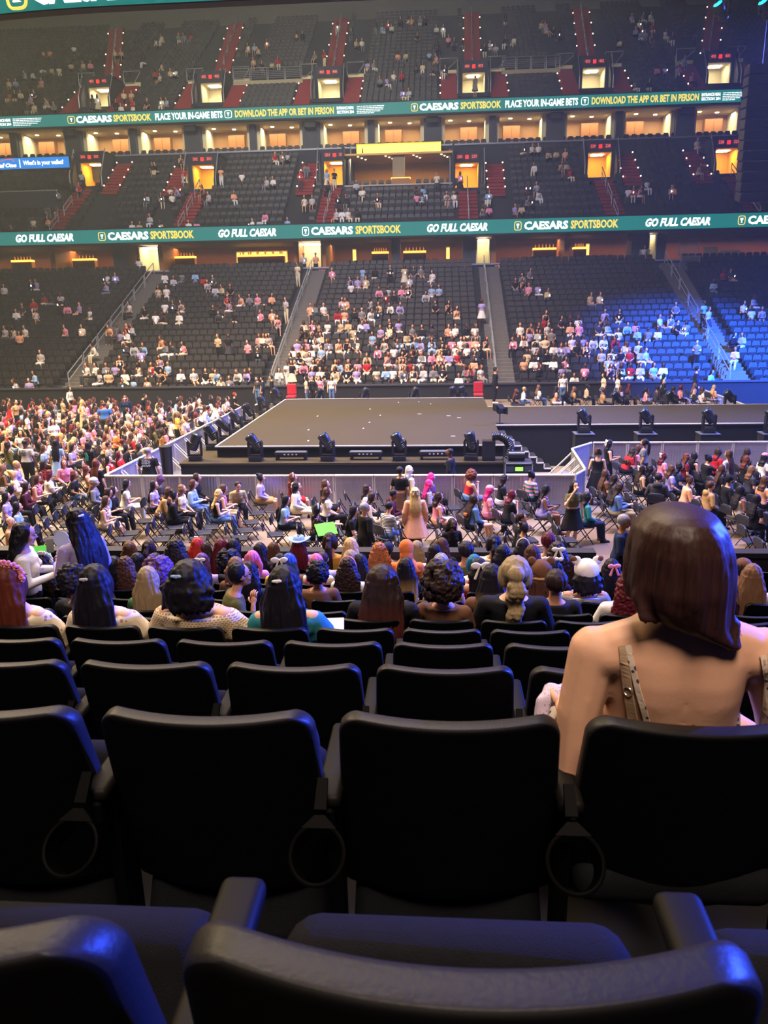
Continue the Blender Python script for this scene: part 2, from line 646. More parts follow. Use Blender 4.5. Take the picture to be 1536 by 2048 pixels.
def ribbon(name, Y, z0, z1, x0, x1, items, label):
    root = empty(name, ((x0+x1)/2, Y, z0))
    root_inv = Matrix.Translation((-(x0+x1)/2, -Y, -z0))
    start = set(bpy.data.objects)
    mb = MB(); mb.bbox(x0, x1, Y, Y+.35, z0-.12, z1+.10)
    mb.build('casing', M_dark, root)
    mb = MB(); mb.bbox(x0+.02, x1-.02, Y-.03, Y, z0, z1)
    mb.build('led_screen', M_teal, root)
    zc, h = (z0+z1)/2, z1-z0
    for it in items:
        k, p0, p1 = it[0], it[1], it[2]
        yy = Y-.035
        X = lambda p: at_y(p, 230 if z0 > 15 else 460, yy).x
        if k == 'icon':
            icon(root, p0, p1, yy, zc, h*.66, (M_white_led, M_yellow_led if it[3] else M_white_led), 230 if z0 > 15 else 460)
        elif k == 'small':
            n = 5
            for j in range(n):
                zz = z0 + h*(.16+.14*(n-1-j))
                e = [1, .97, .95, .86, .62][j]
                mb = MB()
                rnd = random.Random(j+int(p0))
                xx = X(p0)
                xe = X(p0+(p1-p0)*e)
                while xx < xe:
                    w = rnd.uniform(.12, .34)
                    mb.bbox(xx, min(xe, xx+w), yy-.012, yy, zz, zz+h*.062)
                    xx += w+.05
                mb.build('small_print_line', M_white_led, root)
        else:
            m = M_yellow_led if it[3] == 'y' else M_white_led
            f0, f1 = it[4] if len(it) > 4 else (.2, .8)
            lettering(k, X(p0), X(p1), z0+h*f0, z0+h*f1, yy, m, root, depth=.02, weight=it[5] if len(it) > 5 else .028, shear=it[6] if len(it) > 6 else 0)
    for o in list(bpy.data.objects):
        if o not in start and o.parent is root:
            o.matrix_parent_inverse = root_inv
    return tag(root, label, 'led board')


W_ = (.2, .8)
ribbon('led_ribbon_board', UPY, 21.36, 22.30, at_y(-60, 245, UPY).x, at_y(1483, 190, UPY).x, [
    ('ENTRANCE NEAR', -16, 20, 'w', (.54, .80), .035), ('SECTION 204', -16, 20, 'w', (.20, .46), .035), ('small', 24, 82),
    ('icon', 134, 149, True), ('CAESARS', 151, 223, 'w', W_, .045), ('SPORTSBOOK', 226, 302, 'y', W_, .035),
    ('PLACE YOUR IN-GAME BETS', 310, 445, 'w', W_, .035), ('icon', 449, 464, False), ('DOWNLOAD THE APP OR BET IN PERSON', 470, 668, 'y', W_, .035),
    ('ENTRANCE NEAR', 674, 708, 'w', (.54, .80), .035), ('SECTION 204', 674, 708, 'w', (.20, .46), .035), ('small', 714, 769),
    ('icon', 822, 836, True), ('CAESARS', 839, 917, 'w', W_, .045), ('SPORTSBOOK', 921, 1002, 'y', W_, .035),
    ('PLACE YOUR IN-GAME BETS', 1010, 1155, 'w', W_, .035), ('icon', 1161, 1176, False), ('DOWNLOAD THE APP OR BET IN PERSON', 1182, 1395, 'y', W_, .035),
    ('ENTRANCE NEAR', 1400, 1438, 'w', (.54, .80), .035), ('SECTION 204', 1400, 1438, 'w', (.20, .46), .035), ('small', 1442, 1482)],
    'long teal LED ribbon board with a white and yellow betting advert, below the upper stand')
ribbon('led_ribbon_board', LOY, 10.74, 11.72, at_y(-60, 480, LOY).x, at_y(1620, 430, LOY).x, [
    ('GO FULL CAESAR', 29, 145, 'w', W_, .045, .25), ('icon', 195, 210, True), ('CAESARS', 214, 296, 'w', W_, .045), ('SPORTSBOOK', 300, 387, 'y', W_, .035),
    ('GO FULL CAESAR', 436, 552, 'w', W_, .045, .25), ('icon', 604, 618, False), ('CAESARS', 622, 706, 'w', W_, .045), ('SPORTSBOOK', 711, 802, 'y', W_, .035),
    ('GO FULL CAESAR', 854, 975, 'w', W_, .045, .25), ('icon', 1028, 1043, True), ('CAESARS', 1048, 1136, 'w', W_, .045), ('SPORTSBOOK', 1141, 1236, 'y', W_, .035),
    ('GO FULL CAESAR', 1290, 1419, 'w', W_, .045, .25), ('icon', 1474, 1489, True), ('CAESARS', 1494, 1586, 'w', W_, .045)],
    'long teal LED ribbon board repeating white slanted slogans, in front of the middle stand')

# centre-hung scoreboard: its lowest LED band, a straight face with a rounded left corner, cut by the top edge of the photo
SBY = 22.0
p = at_y(230, 10, SBY)
ZS, RS = p.z, 24.0
sbx = p.x
root = empty('scoreboard', (sbx, SBY, ZS))
tag(root, 'curved teal LED band of the hanging scoreboard with large white letters, overhead', 'scoreboard')


def sb(s, off=0.0):
    """point on the band at arc length s from the corner start (s > 0 straight, s < 0 round the corner)"""
    if s >= 0: return (s, -off)
    a = -s/RS
    return (-(RS+off)*math.sin(a), RS-(RS+off)*math.cos(a))


for nm, oa, ob, za, zb, m in (('casing', -.4, -.02, -.03, 2.4, M_dark), ('led_screen', -.02, 0, .0, 2.2, M_teal)):
    mb = MB()
    rings = []
    for k in range(61):
        t = -8+16*k/60
        (xa_, ya_), (xb_, yb_) = sb(t, oa), sb(t, ob)
        rings.append([(xa_, ya_, za), (xb_, yb_, za), (xb_, yb_, zb), (xa_, ya_, zb)])
    mb.loft(rings)
    mb.build(nm, m, root)


def s_of(px):
    x = at_y(px, 8, SBY).x-sbx
    if x >= 0: return x
    best = min((abs(proj((sbx+sb(t)[0], SBY+sb(t)[1], ZS+.3))[0]-px), t) for t in [-.05*i for i in range(160)])
    return best[1]


def band_text(body, px0, px1, m, zlo, zhi, weight=.045):
    s0, s1 = s_of(px0), s_of(px1)
    me = text_mesh(body, 0, 1, zlo, zhi, 0, depth=.03, weight=weight)
    for v in me.vertices:
        x, y = sb(s0+(s1-s0)*v.co.x, .01-v.co.y)
        v.co = Vector((x, y, v.co.z))
    me.materials.append(m)
    link('lettering', me, root)


band_text('CAESARS', 66, 280, M_white_led, .10, .80)
band_text('SPORTSBOOK', 288, 520, M_yellow_led, .10, .80)
s0 = s_of(34)
mb = MB()
pts = []
for k in range(25):
    t = 2*math.pi*k/24
    u = .27*math.copysign(abs(math.cos(t))**.5, math.cos(t)); w = .40*math.copysign(abs(math.sin(t))**.5, math.sin(t))
    pts.append((*sb(s0+u, .02), .47+w))
mb.tube(pts, .04, 6)
mb.build('emblem_border', M_yellow_led, root)
mb = MB()
mb.tube([(*sb(s0, .02), z) for z in (.22, .28, .47, .74)], [.12, .03, .04, .12], 8)
mb.build('emblem', M_white_led, root)

# blue sponsor board in front of the left part of the middle stand
BY = 66.5
bx0, bx1 = at_y(-40, 325, BY).x, at_y(139, 325, BY).x
bz0, bz1 = at_y(70, 337, BY).z, at_y(70, 315, BY).z
root = empty('led_sign', ((bx0+bx1)/2, BY, bz0))
inv = Matrix.Translation((-(bx0+bx1)/2, -BY, -bz0))
h = bz1-bz0
mb = MB(); mb.bbox(bx0, bx1, BY, BY+.5, bz0-.1, bz1+.06); mb.build('casing', M_dark, root)
mb = MB(); mb.bbox(bx0, bx1-.03, BY-.03, BY, bz0, bz1); mb.build('led_screen', mat('blue_led_screen', '#0c7fd8', emit=1.1), root)
X = lambda p: at_y(p, 325, BY-.04).x
lettering("What's in your wallet?", X(46), X(127), bz0+h*.2, bz0+h*.75, BY-.035, M_white_led, root, weight=.03)
lettering("One", X(10), X(32), bz0+h*.16, bz0+h*.55, BY-.035, M_white_led, root, weight=.05, shear=.25)
lettering("ital", X(-12), X(9), bz0+h*.16, bz0+h*.55, BY-.035, M_white_led, root, weight=.05, shear=.25)
mb = MB(); mb.bbox(X(38.5), X(40.2), BY-.05, BY-.03, bz0+h*.12, bz0+h*.86); mb.build('divider_line', M_white_led, root)
mb = MB()
mb.tube([(X(-6), BY-.04, bz0+h*.62), (X(6), BY-.04, bz0+h*.83), (X(18), BY-.04, bz0+h*.92), (X(27), BY-.04, bz0+h*.84), (X(28), BY-.04, bz0+h*.62)], [.01, .05, .1, .12, .02], 8, flat=.3)
mb.build('swoosh_emblem', mat('orange_red_led', '#e8542c', emit=1.3), root)
for o in root.children: o.matrix_parent_inverse = inv
tag(root, 'bright blue LED sign with white slogan, left end of the middle stand', 'sign')

# glowing yellow sign above the middle lounge
GY = 72.2
gx0, gx1 = at_y(713, 298, GY).x, at_y(882, 298, GY).x
gz0, gz1 = at_y(797, 312, GY).z, at_y(797, 286, GY).z
root = empty('led_sign', ((gx0+gx1)/2, GY, gz0))
inv = Matrix.Translation((-(gx0+gx1)/2, -GY, -gz0))
mb = MB(); mb.bbox(gx0-.05, gx1+.05, GY, GY+.4, gz0-.05, gz1+.05); mb.build('casing', M_dark, root)
mb = MB(); mb.bbox(gx0, gx1, GY-.03, GY, gz0, gz1); mb.build('led_screen', mat('yellow_white_led_screen', '#ffd84a', emit=3.4), root)
mb = MB(); mb.bbox(gx0, gx1, GY-.05, GY-.02, gz0, gz0+.1); mb.bbox(gx0, gx1, GY-.05, GY-.02, gz1-.1, gz1)
mb.bbox(gx0, gx0+.1, GY-.05, GY-.02, gz0, gz1); mb.bbox(gx1-.1, gx1, GY-.05, GY-.02, gz0, gz1)
mb.build('border', mat('amber_led', '#f0b62a', emit=2.2), root)
mb = MB(); mb.prism([(gx0+.45, gz0+.3), (gx0+.6, gz0+.32), (gx0+.56, gz0+.75), (gx0+.5, gz0+.8)], GY-.05, GY-.03); mb.build('emblem', mat('brown_led', '#5a4316', emit=.4), root)
for o in root.children: o.matrix_parent_inverse = inv
tag(root, 'glowing pale yellow LED sign with amber border above the lounge between two exits', 'sign')
# ================================================================ rooms, exits, aisles and seats of the far stands
def on_rake(px, py, y0, z0, dy, dz, lift=0.0):
    d = pray(px, py)
    s = dz/dy
    t = (z0+lift - s*y0 - EYE)/(d.z - s*d.y)
    return EYEP + d*t


FAR, MID, UPR = (FY0, FZ0, FDY, FDZ), (MY0, MZ0, MDY, MDZ), (UY0, UZ0, UDY, UDZ)
M_warmlight = mat('warm_ceiling_panel', '#ffd070', emit=45.0)
M_yellowwall = mat('corridor_yellow_wall', '#f0b840', 0.7)
M_sign = mat('red_sign_plate', '#7c1c20', emit=0.35)
M_signtext = mat('red_lit_digits', '#ff6a60', emit=0.9)
M_redlamp = mat('red_exit_lamp', '#ff2018', emit=2.2)

area('suite_lamps', (-12, 75.2, 21.1), (-12, 75.2, 18), (90, 1.0), 4200, (1.0, 0.84, 0.58), 170)
area('loge_lamps', (-6, 66.2, 10.5), (-6, 66.2, 8), (76, 1.0), 2200, (1.0, 0.66, 0.34), 170)

# ---- suites behind the upper ribbon
cols = [25, 145, 265, 385, 505, 622, 742, 865, 985, 1110, 1237, 1368, 1490]
cx = [at_y(p, 275, 73.6).x for p in cols]
cx = [cx[0]-(cx[2]-cx[0]), cx[0]-(cx[1]-cx[0])*.98] + cx
M_col = mat('suite_column_paint', '#3c3f46', 0.7)
M_cab = mat('honey_wood_cabinet', '#9c6630', 0.5, vary=0.2, vscale=2, stretch=(1, 1, 5))
suite_seats = []
for i, x in enumerate(cx):
    wide = (i % 2 == 1)
    mb = MB()
    w = .75 if wide else .28
    mb.bbox(x-w, x+w, 73.6, 74.1, 18.6, 21.3)
    structure(mb.build('wall_suite_column', M_col))
    mb = MB(); mb.bbox(x-w-.32, x+w+.32, 74.12, 76.7, 18.6, 21.22)
    structure(mb.build('wall_suite_partition', M_cream))
    if i+1 < len(cx):
        x1 = cx[i+1]
        k = nth(i+1)
        c = empty('cabinet', (x+(x1-x)*(.62 if wide else .34), 76.35, 18.6))
        mb = MB(); mb.bbox(-.75, .75, -.30, .30, 0, 2.25); mb.build('body', M_cab, c)
        for s in (-.38, .38):
            mb = MB(); mb.bbox(s-.35, s+.35, -.33, -.30, .1, 2.15); mb.build('door', M_cab, c)
        tag(c, 'honey wood cabinet at the back of the %s lit suite from the left' % k, 'cabinet', 'suite cabinets')
        c = empty('counter', (x+(x1-x)*.5, 75.6, 18.6))
        mb = MB(); mb.bbox(-1.5, 1.5, -.3, .3, 0, .92); mb.build('body', M_wood, c)
        mb = MB(); mb.bbox(-1.6, 1.6, -.38, .38, .92, .98); mb.build('top', M_dark, c)
        tag(c, 'wooden counter inside the %s lit suite from the left' % k, 'counter', 'suite counters')
        for j, f in enumerate((.3, .62)):
            lx = x+(x1-x)*f
            b = MB(); b.lathe([(.07, 0), (.16, .015), (.16, .06)], (0, 0, -.06))
            o = b.build('ceiling_light', M_lamp); o.location = (lx, 74.9+.5*j, 21.22)
            tag(o, 'small round downlight, %s one in the %s suite from the left' % (('left', 'right')[j], k), 'ceiling light', 'suite downlights')
        n = 7
        for j in range(n):
            suite_seats.append((x+.75+(x1-x-1.5)*j/(n-1), 73.95, 18.62))
    if wide:
        mb = MB(); mb.bbox(x-.5, x+.5, 72.95, 73.55, 20.72, 21.22)
        s = mb.build('loudspeaker', M_dark)
        tag(s, 'black loudspeaker under the upper ribbon, %s from the left' % nth(i//2+1), 'loudspeaker', 'suite loudspeakers')

# ---- loge boxes on the concourse level
for a, b in ((100, 110), (226, 254), (318, 326), (588, 598), (642, 652), (783, 800), (926, 952), (982, 992), (1128, 1138), (1262, 1296), (1312, 1330)):
    x0, x1 = at_y(a, 505, LY+.6).x, at_y(b, 505, LY+.6).x
    mb = MB(); mb.bbox(x0, x1, LY+.5, LY+(6.2 if b-a < 12 else 2.2), 7.95, 10.62)
    structure(mb.build('wall_loge_partition', M_col if b-a > 12 else M_wood))
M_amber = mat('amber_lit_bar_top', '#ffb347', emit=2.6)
for n, (a, b, y) in enumerate(((18, 70, 508), (140, 196, 506), (345, 396, 505), (470, 575, 508), (738, 783, 500), (801, 858, 499), (1060, 1118, 491), (1140, 1178, 489))):
    p0, p1 = at_y(a+6, y, LY+3.2), at_y(b-6, y, LY+3.2)
    c = empty('bar_counter', ((p0.x+p1.x)/2, LY+3.2, 7.95))
    hw = (p1.x-p0.x)/2
    bh = min(p0.z-7.95-.08, 1.75)
    mb = MB(); mb.bbox(-hw, hw, -.3, .3, 0, bh); mb.build('body', M_wood, c)
    mb = MB(); mb.bbox(-hw, hw, -.34, .3, bh, bh+.16); mb.build('lit_top', M_amber, c)
    for j in range(6):
        bx = -hw+.2+(2*hw-.4)*j/5
        mb = MB(); mb.lathe([(.05, 0), (.05, .18), (.02, .24), (.02, .32)], (bx, 0, bh+.16), 8); mb.build('bottle', mat('amber_bottle', '#d8a050', 0.2), c)
    tag(c, 'amber lit bar counter, %s from the left on the concourse level' % nth(n+1), 'bar counter', 'concourse bar counters')
for n, (a, b, t) in enumerate(((112, 122, 0), (470, 574, 1), (704, 712, 0), (892, 900, 0), (1172, 1180, 0), (1258, 1264, 0))):
    x0, x1 = at_y(a, 495, LY+5.8).x, at_y(b, 495, LY+5.8).x
    c = empty('wall_light', ((x0+x1)/2, LY+6.1, 8.9))
    hw = (x1-x0)/2
    k = 1 if t == 0 else 7
    mb = MB(); mb.bbox(-hw, hw, -.1, .0, .0, 1.4); mb.build('back_plate', M_cream, c)
    for j in range(k):
        f0 = -hw+2*hw*(j+.15)/k; f1 = -hw+2*hw*(j+.85)/k
        mb = MB(); mb.bbox(f0, f1, -.18, -.1, .1, 1.3); mb.build('light_panel', mat('amber_wall_light', '#ffc860', emit=2.0), c)
    tag(c, 'tall amber wall light, %s from the left along the concourse back wall' % nth(n+1), 'wall light')
loge_seats = []
for a, b, r in ((2, 98, 2), (114, 196, 2), (340, 460, 2), (468, 586, 2), (690, 780, 2), (802, 892, 2), (1042, 1112, 2), (1150, 1238, 2)):
    for q in range(r):
        x0, x1 = at_y(a, 525, LY+1+q).x, at_y(b, 525, LY+1+q).x
        n = int((x1-x0)/.6)
        for j in range(n):
            loge_seats.append((x0+.3+j*.6, LY+.9+q*1.0, 7.97+.35*q))


def doorway(n, px0, px1, py0, py1, Y, col, glow):
    a, b = at_y(px0, py1, Y), at_y(px1, py0, Y)
    x0, x1, z0, z1 = a.x, b.x, 7.96, min(b.z, 10.5)
    mb = MB()
    mb.bbox(x0, x1, Y+2.4, Y+2.5, z0, z1)
    mb.bbox(x0-.08, x0, Y, Y+2.5, z0, z1); mb.bbox(x1, x1+.08, Y, Y+2.5, z0, z1)
    structure(mb.build('door_%d' % n, col))
    mb = MB(); mb.bbox(x0+.1, x1-.1, Y+.4, Y+2.2, z1-.08, z1-.02)
    l = mb.build('ceiling_light', glow)
    tag(l, 'bright ceiling panel lighting the %s concourse doorway from the left' % nth(n), 'ceiling light')


M_whiteglow = mat('white_ceiling_panel', '#fff0c8', emit=9.0)
doorway(1, 282, 314, 488, 540, LY+.5, M_cream, M_whiteglow)
doorway(2, 598, 641, 480, 536, LY+.5, M_cream, M_whiteglow)
doorway(3, 954, 979, 472, 530, LY+.5, M_cream, M_whiteglow)
doorway(4, 1297, 1313, 460, 520, LY+.5, M_cream, M_whiteglow)


def sign(body, x, y, z, w, h, label, bg_=None, tx=None):
    c = empty('section_sign', (x, y, z))
    mb = MB(); mb.bbox(-w/2, w/2, -.04, 0, -h/2, h/2); mb.build('plate', bg_ or M_sign, c)
    o = lettering(body, -w*.36, w*.36, -h*.32, h*.32, -.045, tx or M_signtext, c, depth=.01, weight=.02)
    return tag(c, label, 'sign')


M_plaque = mat('red_wall_plaque', '#7a2430', 0.6)
M_plaquetext = mat('pale_plaque_digits', '#e8c8c8', 0.6)
for t, px, py, d in (('102', 245, 552, 'left of the first stair'), ('101', 303, 551, 'right of the first stair'), ('101', 585, 545, 'left of the second stair'),
                     ('100', 645, 543, 'right of the second stair'), ('100', 935, 533, 'left of the third stair'), ('121', 997, 533, 'right of the third stair'), ('121', 1300, 523, 'left of the fourth stair')):
    p = at_y(px, py, LY-.13)
    sign(t, p.x, p.y, p.z, .62, .36, 'red wall plaque with pale number, %s under the concourse rail' % d, M_plaque, M_plaquetext)

# ---- exits (portals) with red lit section signs
VOM = []                                                 # (level, x centre, half width, first row, last row blocked)


def portal(level, px, py, a, b, hw, dh, top, order, name):
    ex = '%s %s exit' % (nth(order+1), 'middle' if level == 'mid' else 'upper')
    P = MID if level == 'mid' else UPR
    p = on_rake(px, py, *P)
    row = max(1, round((p.y-P[0])/P[2]))
    Y, z = P[0]+P[2]*row-.25, P[1]+P[3]*row
    Xc = p.x
    ow = hw-.40
    dep = 4.4
    Y0 = Y
    Y = Y+1.25
    dep -= 1.25
    mb = MB()
    mb.bbox(Xc-hw, Xc-ow, Y, Y+.25, z-.3, z+dh); mb.bbox(Xc+ow, Xc+hw, Y, Y+.25, z-.3, z+dh)
    mb.bbox(Xc-hw, Xc+hw, Y, Y+.25, z+dh, z+top)
    for xa_ in (Xc-hw, Xc+hw-.15):
        pl = [(Y0, z-.3), (Y0, z+.75), (Y+.1, z+top), (Y+dep, z+top), (Y+dep, z-.3)]
        mb.loft([[(xx, yy, zz) for yy, zz in pl] for xx in (xa_, xa_+.15)])
    mb.bbox(Xc-hw, Xc+hw, Y0, Y+.1, z-.3, z+.01)
    mb.bbox(Xc-hw, Xc+hw, Y+.25, Y+dep, z+top-.12, z+top)
    structure(mb.build('wall_%s_exit' % name, M_navy))
    mb = MB()
    mb.bbox(Xc-ow-.05, Xc-ow, Y+.25, Y+dep-.3, z, z+dh); mb.bbox(Xc+ow, Xc+ow+.05, Y+.25, Y+dep-.3, z, z+dh)
    mb.bbox(Xc-ow, Xc+ow, Y+dep-.4, Y+dep-.3, z, z+dh); mb.bbox(Xc-ow, Xc+ow, Y+.25, Y+dep-.3, z-.05, z+.01)
    mb.bbox(Xc-ow, Xc+ow, Y+.25, Y+dep-.3, z+dh, z+dh+.05)
    structure(mb.build('wall_%s_corridor' % name, M_yellowwall if level == 'mid' else M_cream))
    mb = MB(); mb.bbox(-ow*.5, ow*.5, -.35, .35, -.06, 0)
    l = mb.build('ceiling_light', M_warmlight if level == 'mid' else mat('pale_ceiling_panel', '#ffeec8', emit=30.0)); l.location = (Xc, Y+1.3, z+dh)
    tag(l, 'lit ceiling panel inside the %s from the left' % ex, 'ceiling light')
    zs = z+dh+(top-dh)*.5
    sign(a, Xc-.60, Y-.02, zs, .56, .36, 'red lit section sign, left one over the %s' % ex)
    sign(b, Xc+.60, Y-.02, zs, .56, .36, 'red lit section sign, right one over the %s' % ex)
    mb = MB(); mb.bbox(-.13, .13, -.08, 0, -.14, .14)
    l = mb.build('exit_lamp', M_redlamp); l.location = (Xc, Y-.02, zs-.03)
    tag(l, 'square red exit lamp between the two signs of the %s' % ex, 'lamp')
    # slanted hand rails on both cheeks
    for sgn, w in ((-1, 'left'), (1, 'right')):
        mb = MB()
        mb.tube([(0, -.1, -.05), (0, -.1, .95), (0, 1.3, top+.18), (0, 1.3, top-.1)], .045, 6)
        r = mb.build('handrail', M_rail); r.location = (Xc+sgn*(hw+.05), Y0, z)
        tag(r, 'slanted pale rail on the %s cheek of the %s' % (w, ex), 'handrail')
    Y = Y0
    VOM.append((level, Xc, hw+.15, row if level == 'mid' else 0, 99 if level == 'mid' else row+6))
    return Xc, Y, z, row


mids = [portal('mid', px, py, a, b, 1.35, 2.1, 3.0, i, 'middle_stand') for i, (px, py, a, b) in enumerate((
    (176, 374, '203', '202'), (404, 375, '202', '201'), (668, 372, '201', '200'), (934, 372, '200', '229'), (1204, 362, '229', '228'), (1462, 352, '228', '227')))]
ups = [portal('up', px, py, a, b, 1.40, 1.95, 2.9, i, 'upper_stand') for i, (px, py, a, b) in enumerate((
    (190, 219, '403', '402'), (417, 210, '402', '401'), (655, 200, '401', '400'), (948, 187, '400', '433'), (1190, 176, '433', '432'), (1442, 166, '432', '431')))]

def stepped_cut(name, P, n, x0, x1, zb, cuts, back, depth=4.45):
    """the stepped stand, left open where the exits run through it"""
    mb = MB()

    def rows(xa_, xb_, i0, i1, bottom, tail):
        poly = [(P[0]-.25+P[2]*i0, bottom)]
        for i in range(i0, i1):
            poly += [(P[0]-.25+P[2]*i, P[1]+P[3]*i), (P[0]-.25+P[2]*(i+1), P[1]+P[3]*i)]
        poly += [(poly[-1][0]+tail, poly[-1][1]), (poly[-1][0]+tail, bottom)]
        mb.loft([[(x, y, z) for y, z in poly] for x in (xa_, xb_)])
    x = x0
    for xc, hw, row in sorted(cuts):
        rows(x, xc-hw, 0, n, zb, back)
        rows(xc-hw, xc+hw, 0, row, zb, .02)
        up = row+math.ceil((depth+.1)/P[2])
        if up < n: rows(xc-hw, xc+hw, up, n, P[1]+P[3]*(up-1)-.6, back)
        x = xc+hw
    rows(x, x1, 0, n, zb, back)
    structure(mb.build(name, M_concrete))


stepped_cut('floor_middle_stand', MID, MN, -56, 44, 10.98, [(m_[0], 1.33, m_[3]) for m_ in mids]+[(at_y(799, 340, 70.0).x, (at_y(904, 340, 70.0).x-at_y(694, 340, 70.0).x)/2-.25, 6)], .3)
stepped_cut('floor_upper_stand', UPR, UN, -60, 44, 21.6, [(m_[0], 1.38, m_[3]) for m_ in ups], .6)

# the lounge between the two middle exits
lx0, lx1 = at_y(694, 340, 70.0).x, at_y(904, 340, 70.0).x
lr = 6
ly, lz = mid_row(lr)
mb = MB()
mb.bbox(lx0, lx1, ly-.3, ly-.1, lz-.4, lz+.35); mb.bbox(lx0-.15, lx0, ly-.3, 73.4, lz-.4, 18.2); mb.bbox(lx1, lx1+.15, ly-.3, 73.4, lz-.4, 18.2)
mb.bbox(lx0, lx1, ly-.3, 73.4, lz-.4, lz)
structure(mb.build('wall_lounge_front', M_navy))
mb = MB(); mb.bbox(lx0, lx1, ly-.34, ly-.06, lz+.35, lz+.45); structure(mb.build('trim_lounge_rail', mat('lounge_rail', '#b0a894', 0.4, 0.2)))
mb = MB(); mb.bbox(lx0, lx1, 73.0, 73.3, lz, 18.2); structure(mb.build('wall_lounge_back', mat('lounge_back_wall', '#c98a3e', 0.6, vary=.15)))
mb = MB(); mb.bbox(lx0, lx1, ly+.3, 73.3, 17.55, 17.7); structure(mb.build('ceiling_lounge', mat('lounge_ceiling', '#e0b060', 0.7)))
mb = MB(); mb.bbox((lx0+lx1)/2-.5, (lx0+lx1)/2+.5, ly+.6, ly+1.2, lz, 17.6); structure(mb.build('wall_lounge_column', mat('lounge_column', '#8a7c60', 0.7)))
area('lounge_lamp', ((lx0+lx1)/2, ly+1.6, 17.45), ((lx0+lx1)/2, ly+1.6, 14), (8.5, 1.4), 420, (1.0, 0.70, 0.30), 170)
for j in range(4):
    for q in range(3):
        mb = MB(); mb.lathe([(.05, 0), (.08, .02), (.08, .05)], (0, 0, -.05), 12)
        o = mb.build('ceiling_light', M_lamp); o.location = (lx0+(lx1-lx0)*(.12+.26*j)+.25*q, ly+.8+.7*q, 17.55)
        tag(o, 'round downlight, %s of three over the %s bay of the lounge' % (ORD[q], ORD[j]), 'ceiling light', 'lounge downlights')
VOM.append(('mid', (lx0+lx1)/2, (lx1-lx0)/2+.2, lr, 99))
lounge_seats = [(lx0+.5+j*.62, ly+.35, lz+.02) for j in range(15) if j not in (6, 7, 8)]
c = empty('bar_counter', (lx0+4.6, ly+.5, lz))
mb = MB(); mb.bbox(-.75, .75, -.3, .3, 0, .95); mb.build('body', M_cab, c)
mb = MB(); mb.bbox(-.8, .8, -.34, .34, .95, 1.02); mb.build('top', M_amber, c)
tag(c, 'small honey wood bar counter in the middle of the lounge seats', 'bar counter')

# ---- stairs between the sections
M_step = mat('stair_tread', '#6a6660', 0.8, vary=.2)
AISLE = {'far': [], 'mid': [], 'up': []}


def stair(level, P, rows, X, w, m, name, nsub=2):
    mb = MB()
    r0, r1 = rows
    for i in range(r0, r1):
        for s in range(nsub):
            y = P[0]+P[2]*(i+s/nsub)-.25
            z = P[1]+P[3]*(i+s/nsub)
            mb.bbox(X(y)-w, X(y)+w, y-P[2]/nsub*.5, y+P[2]/nsub*.52, z-.2, z+.015)
    structure(mb.build(name, m))


def linX(P, pa, pb, lift):
    a, b = on_rake(*pa, *P, lift), on_rake(*pb, *P, lift)
    k = (b.x-a.x)/(b.y-a.y)
    return lambda y: a.x+k*(y-a.y)


def handrails(P, X, rows, n, where, dx=0.0, h=.92, span=2.6, r=.035):
    r0, r1 = rows
    for j in range(n):
        y = P[0]+P[2]*(r0+(r1-r0)*(j+.2)/n)
        y2 = y+P[2]*span
        s = P[3]/P[2]
        mb = MB()
        x0, x1 = 0, X(y2)-X(y)
        dz = s*(y2-y)
        mb.tube([(x0, 0, -.05), (x0, 0, h), (x1, y2-y, dz+h), (x1, y2-y, dz-.05)], r, 6)
        mb.tube([(x0, 0, h*.55), (x1, y2-y, dz+h*.55)], r*.9, 6)
        o = mb.build('handrail', M_rail)
        o.location = (X(y)+dx, y, P[1]+s*(y-P[0])+.02)
        tag(o, 'pale handrail, %s up, on %s' % (nth(j+1), where), 'handrail', 'handrails on the stairs')


for k, (pa, pb) in enumerate((((128, 752), (246, 600)), ((550, 712), (607, 555)), ((989, 735), (969, 545)), ((1436, 690), (1345, 532)))):
    X = linX(FAR, pa, pb, .95)
    X2 = (lambda y, X=X: X(y)+.45)
    AISLE['far'].append((X2, .80))
    stair('far', FAR, (0, 22), X2, .75, M_step, 'floor_far_stair')
    handrails(FAR, X, (1, 21), 7, 'the %s stair of the lower far stand' % nth(k+1), dx=.1)

M_steplight = mat('step_light', '#ffd9a0', emit=9.0)


def steplights(P, X, rows, n, w, where):
    r0, r1 = rows
    for j in range(n):
        for sgn, side in ((-1, 'left'), (1, 'right')):
            y = P[0]+P[2]*(r0+(r1-r0)*(j+.5)/n)
            mb = MB(); mb.ell((0, 0, 0), (.055, .05, .055), nu=8, nv=6)
            o = mb.build('step_light', M_steplight, smooth=True)
            o.location = (X(y)+sgn*w, y-.2, P[1]+P[3]*(y-P[0])/P[2]+.22)
            tag(o, 'warm step light, %s up the %s edge, %s' % (nth(j+1), side, where), 'step light', 'step lights along the red stairs')


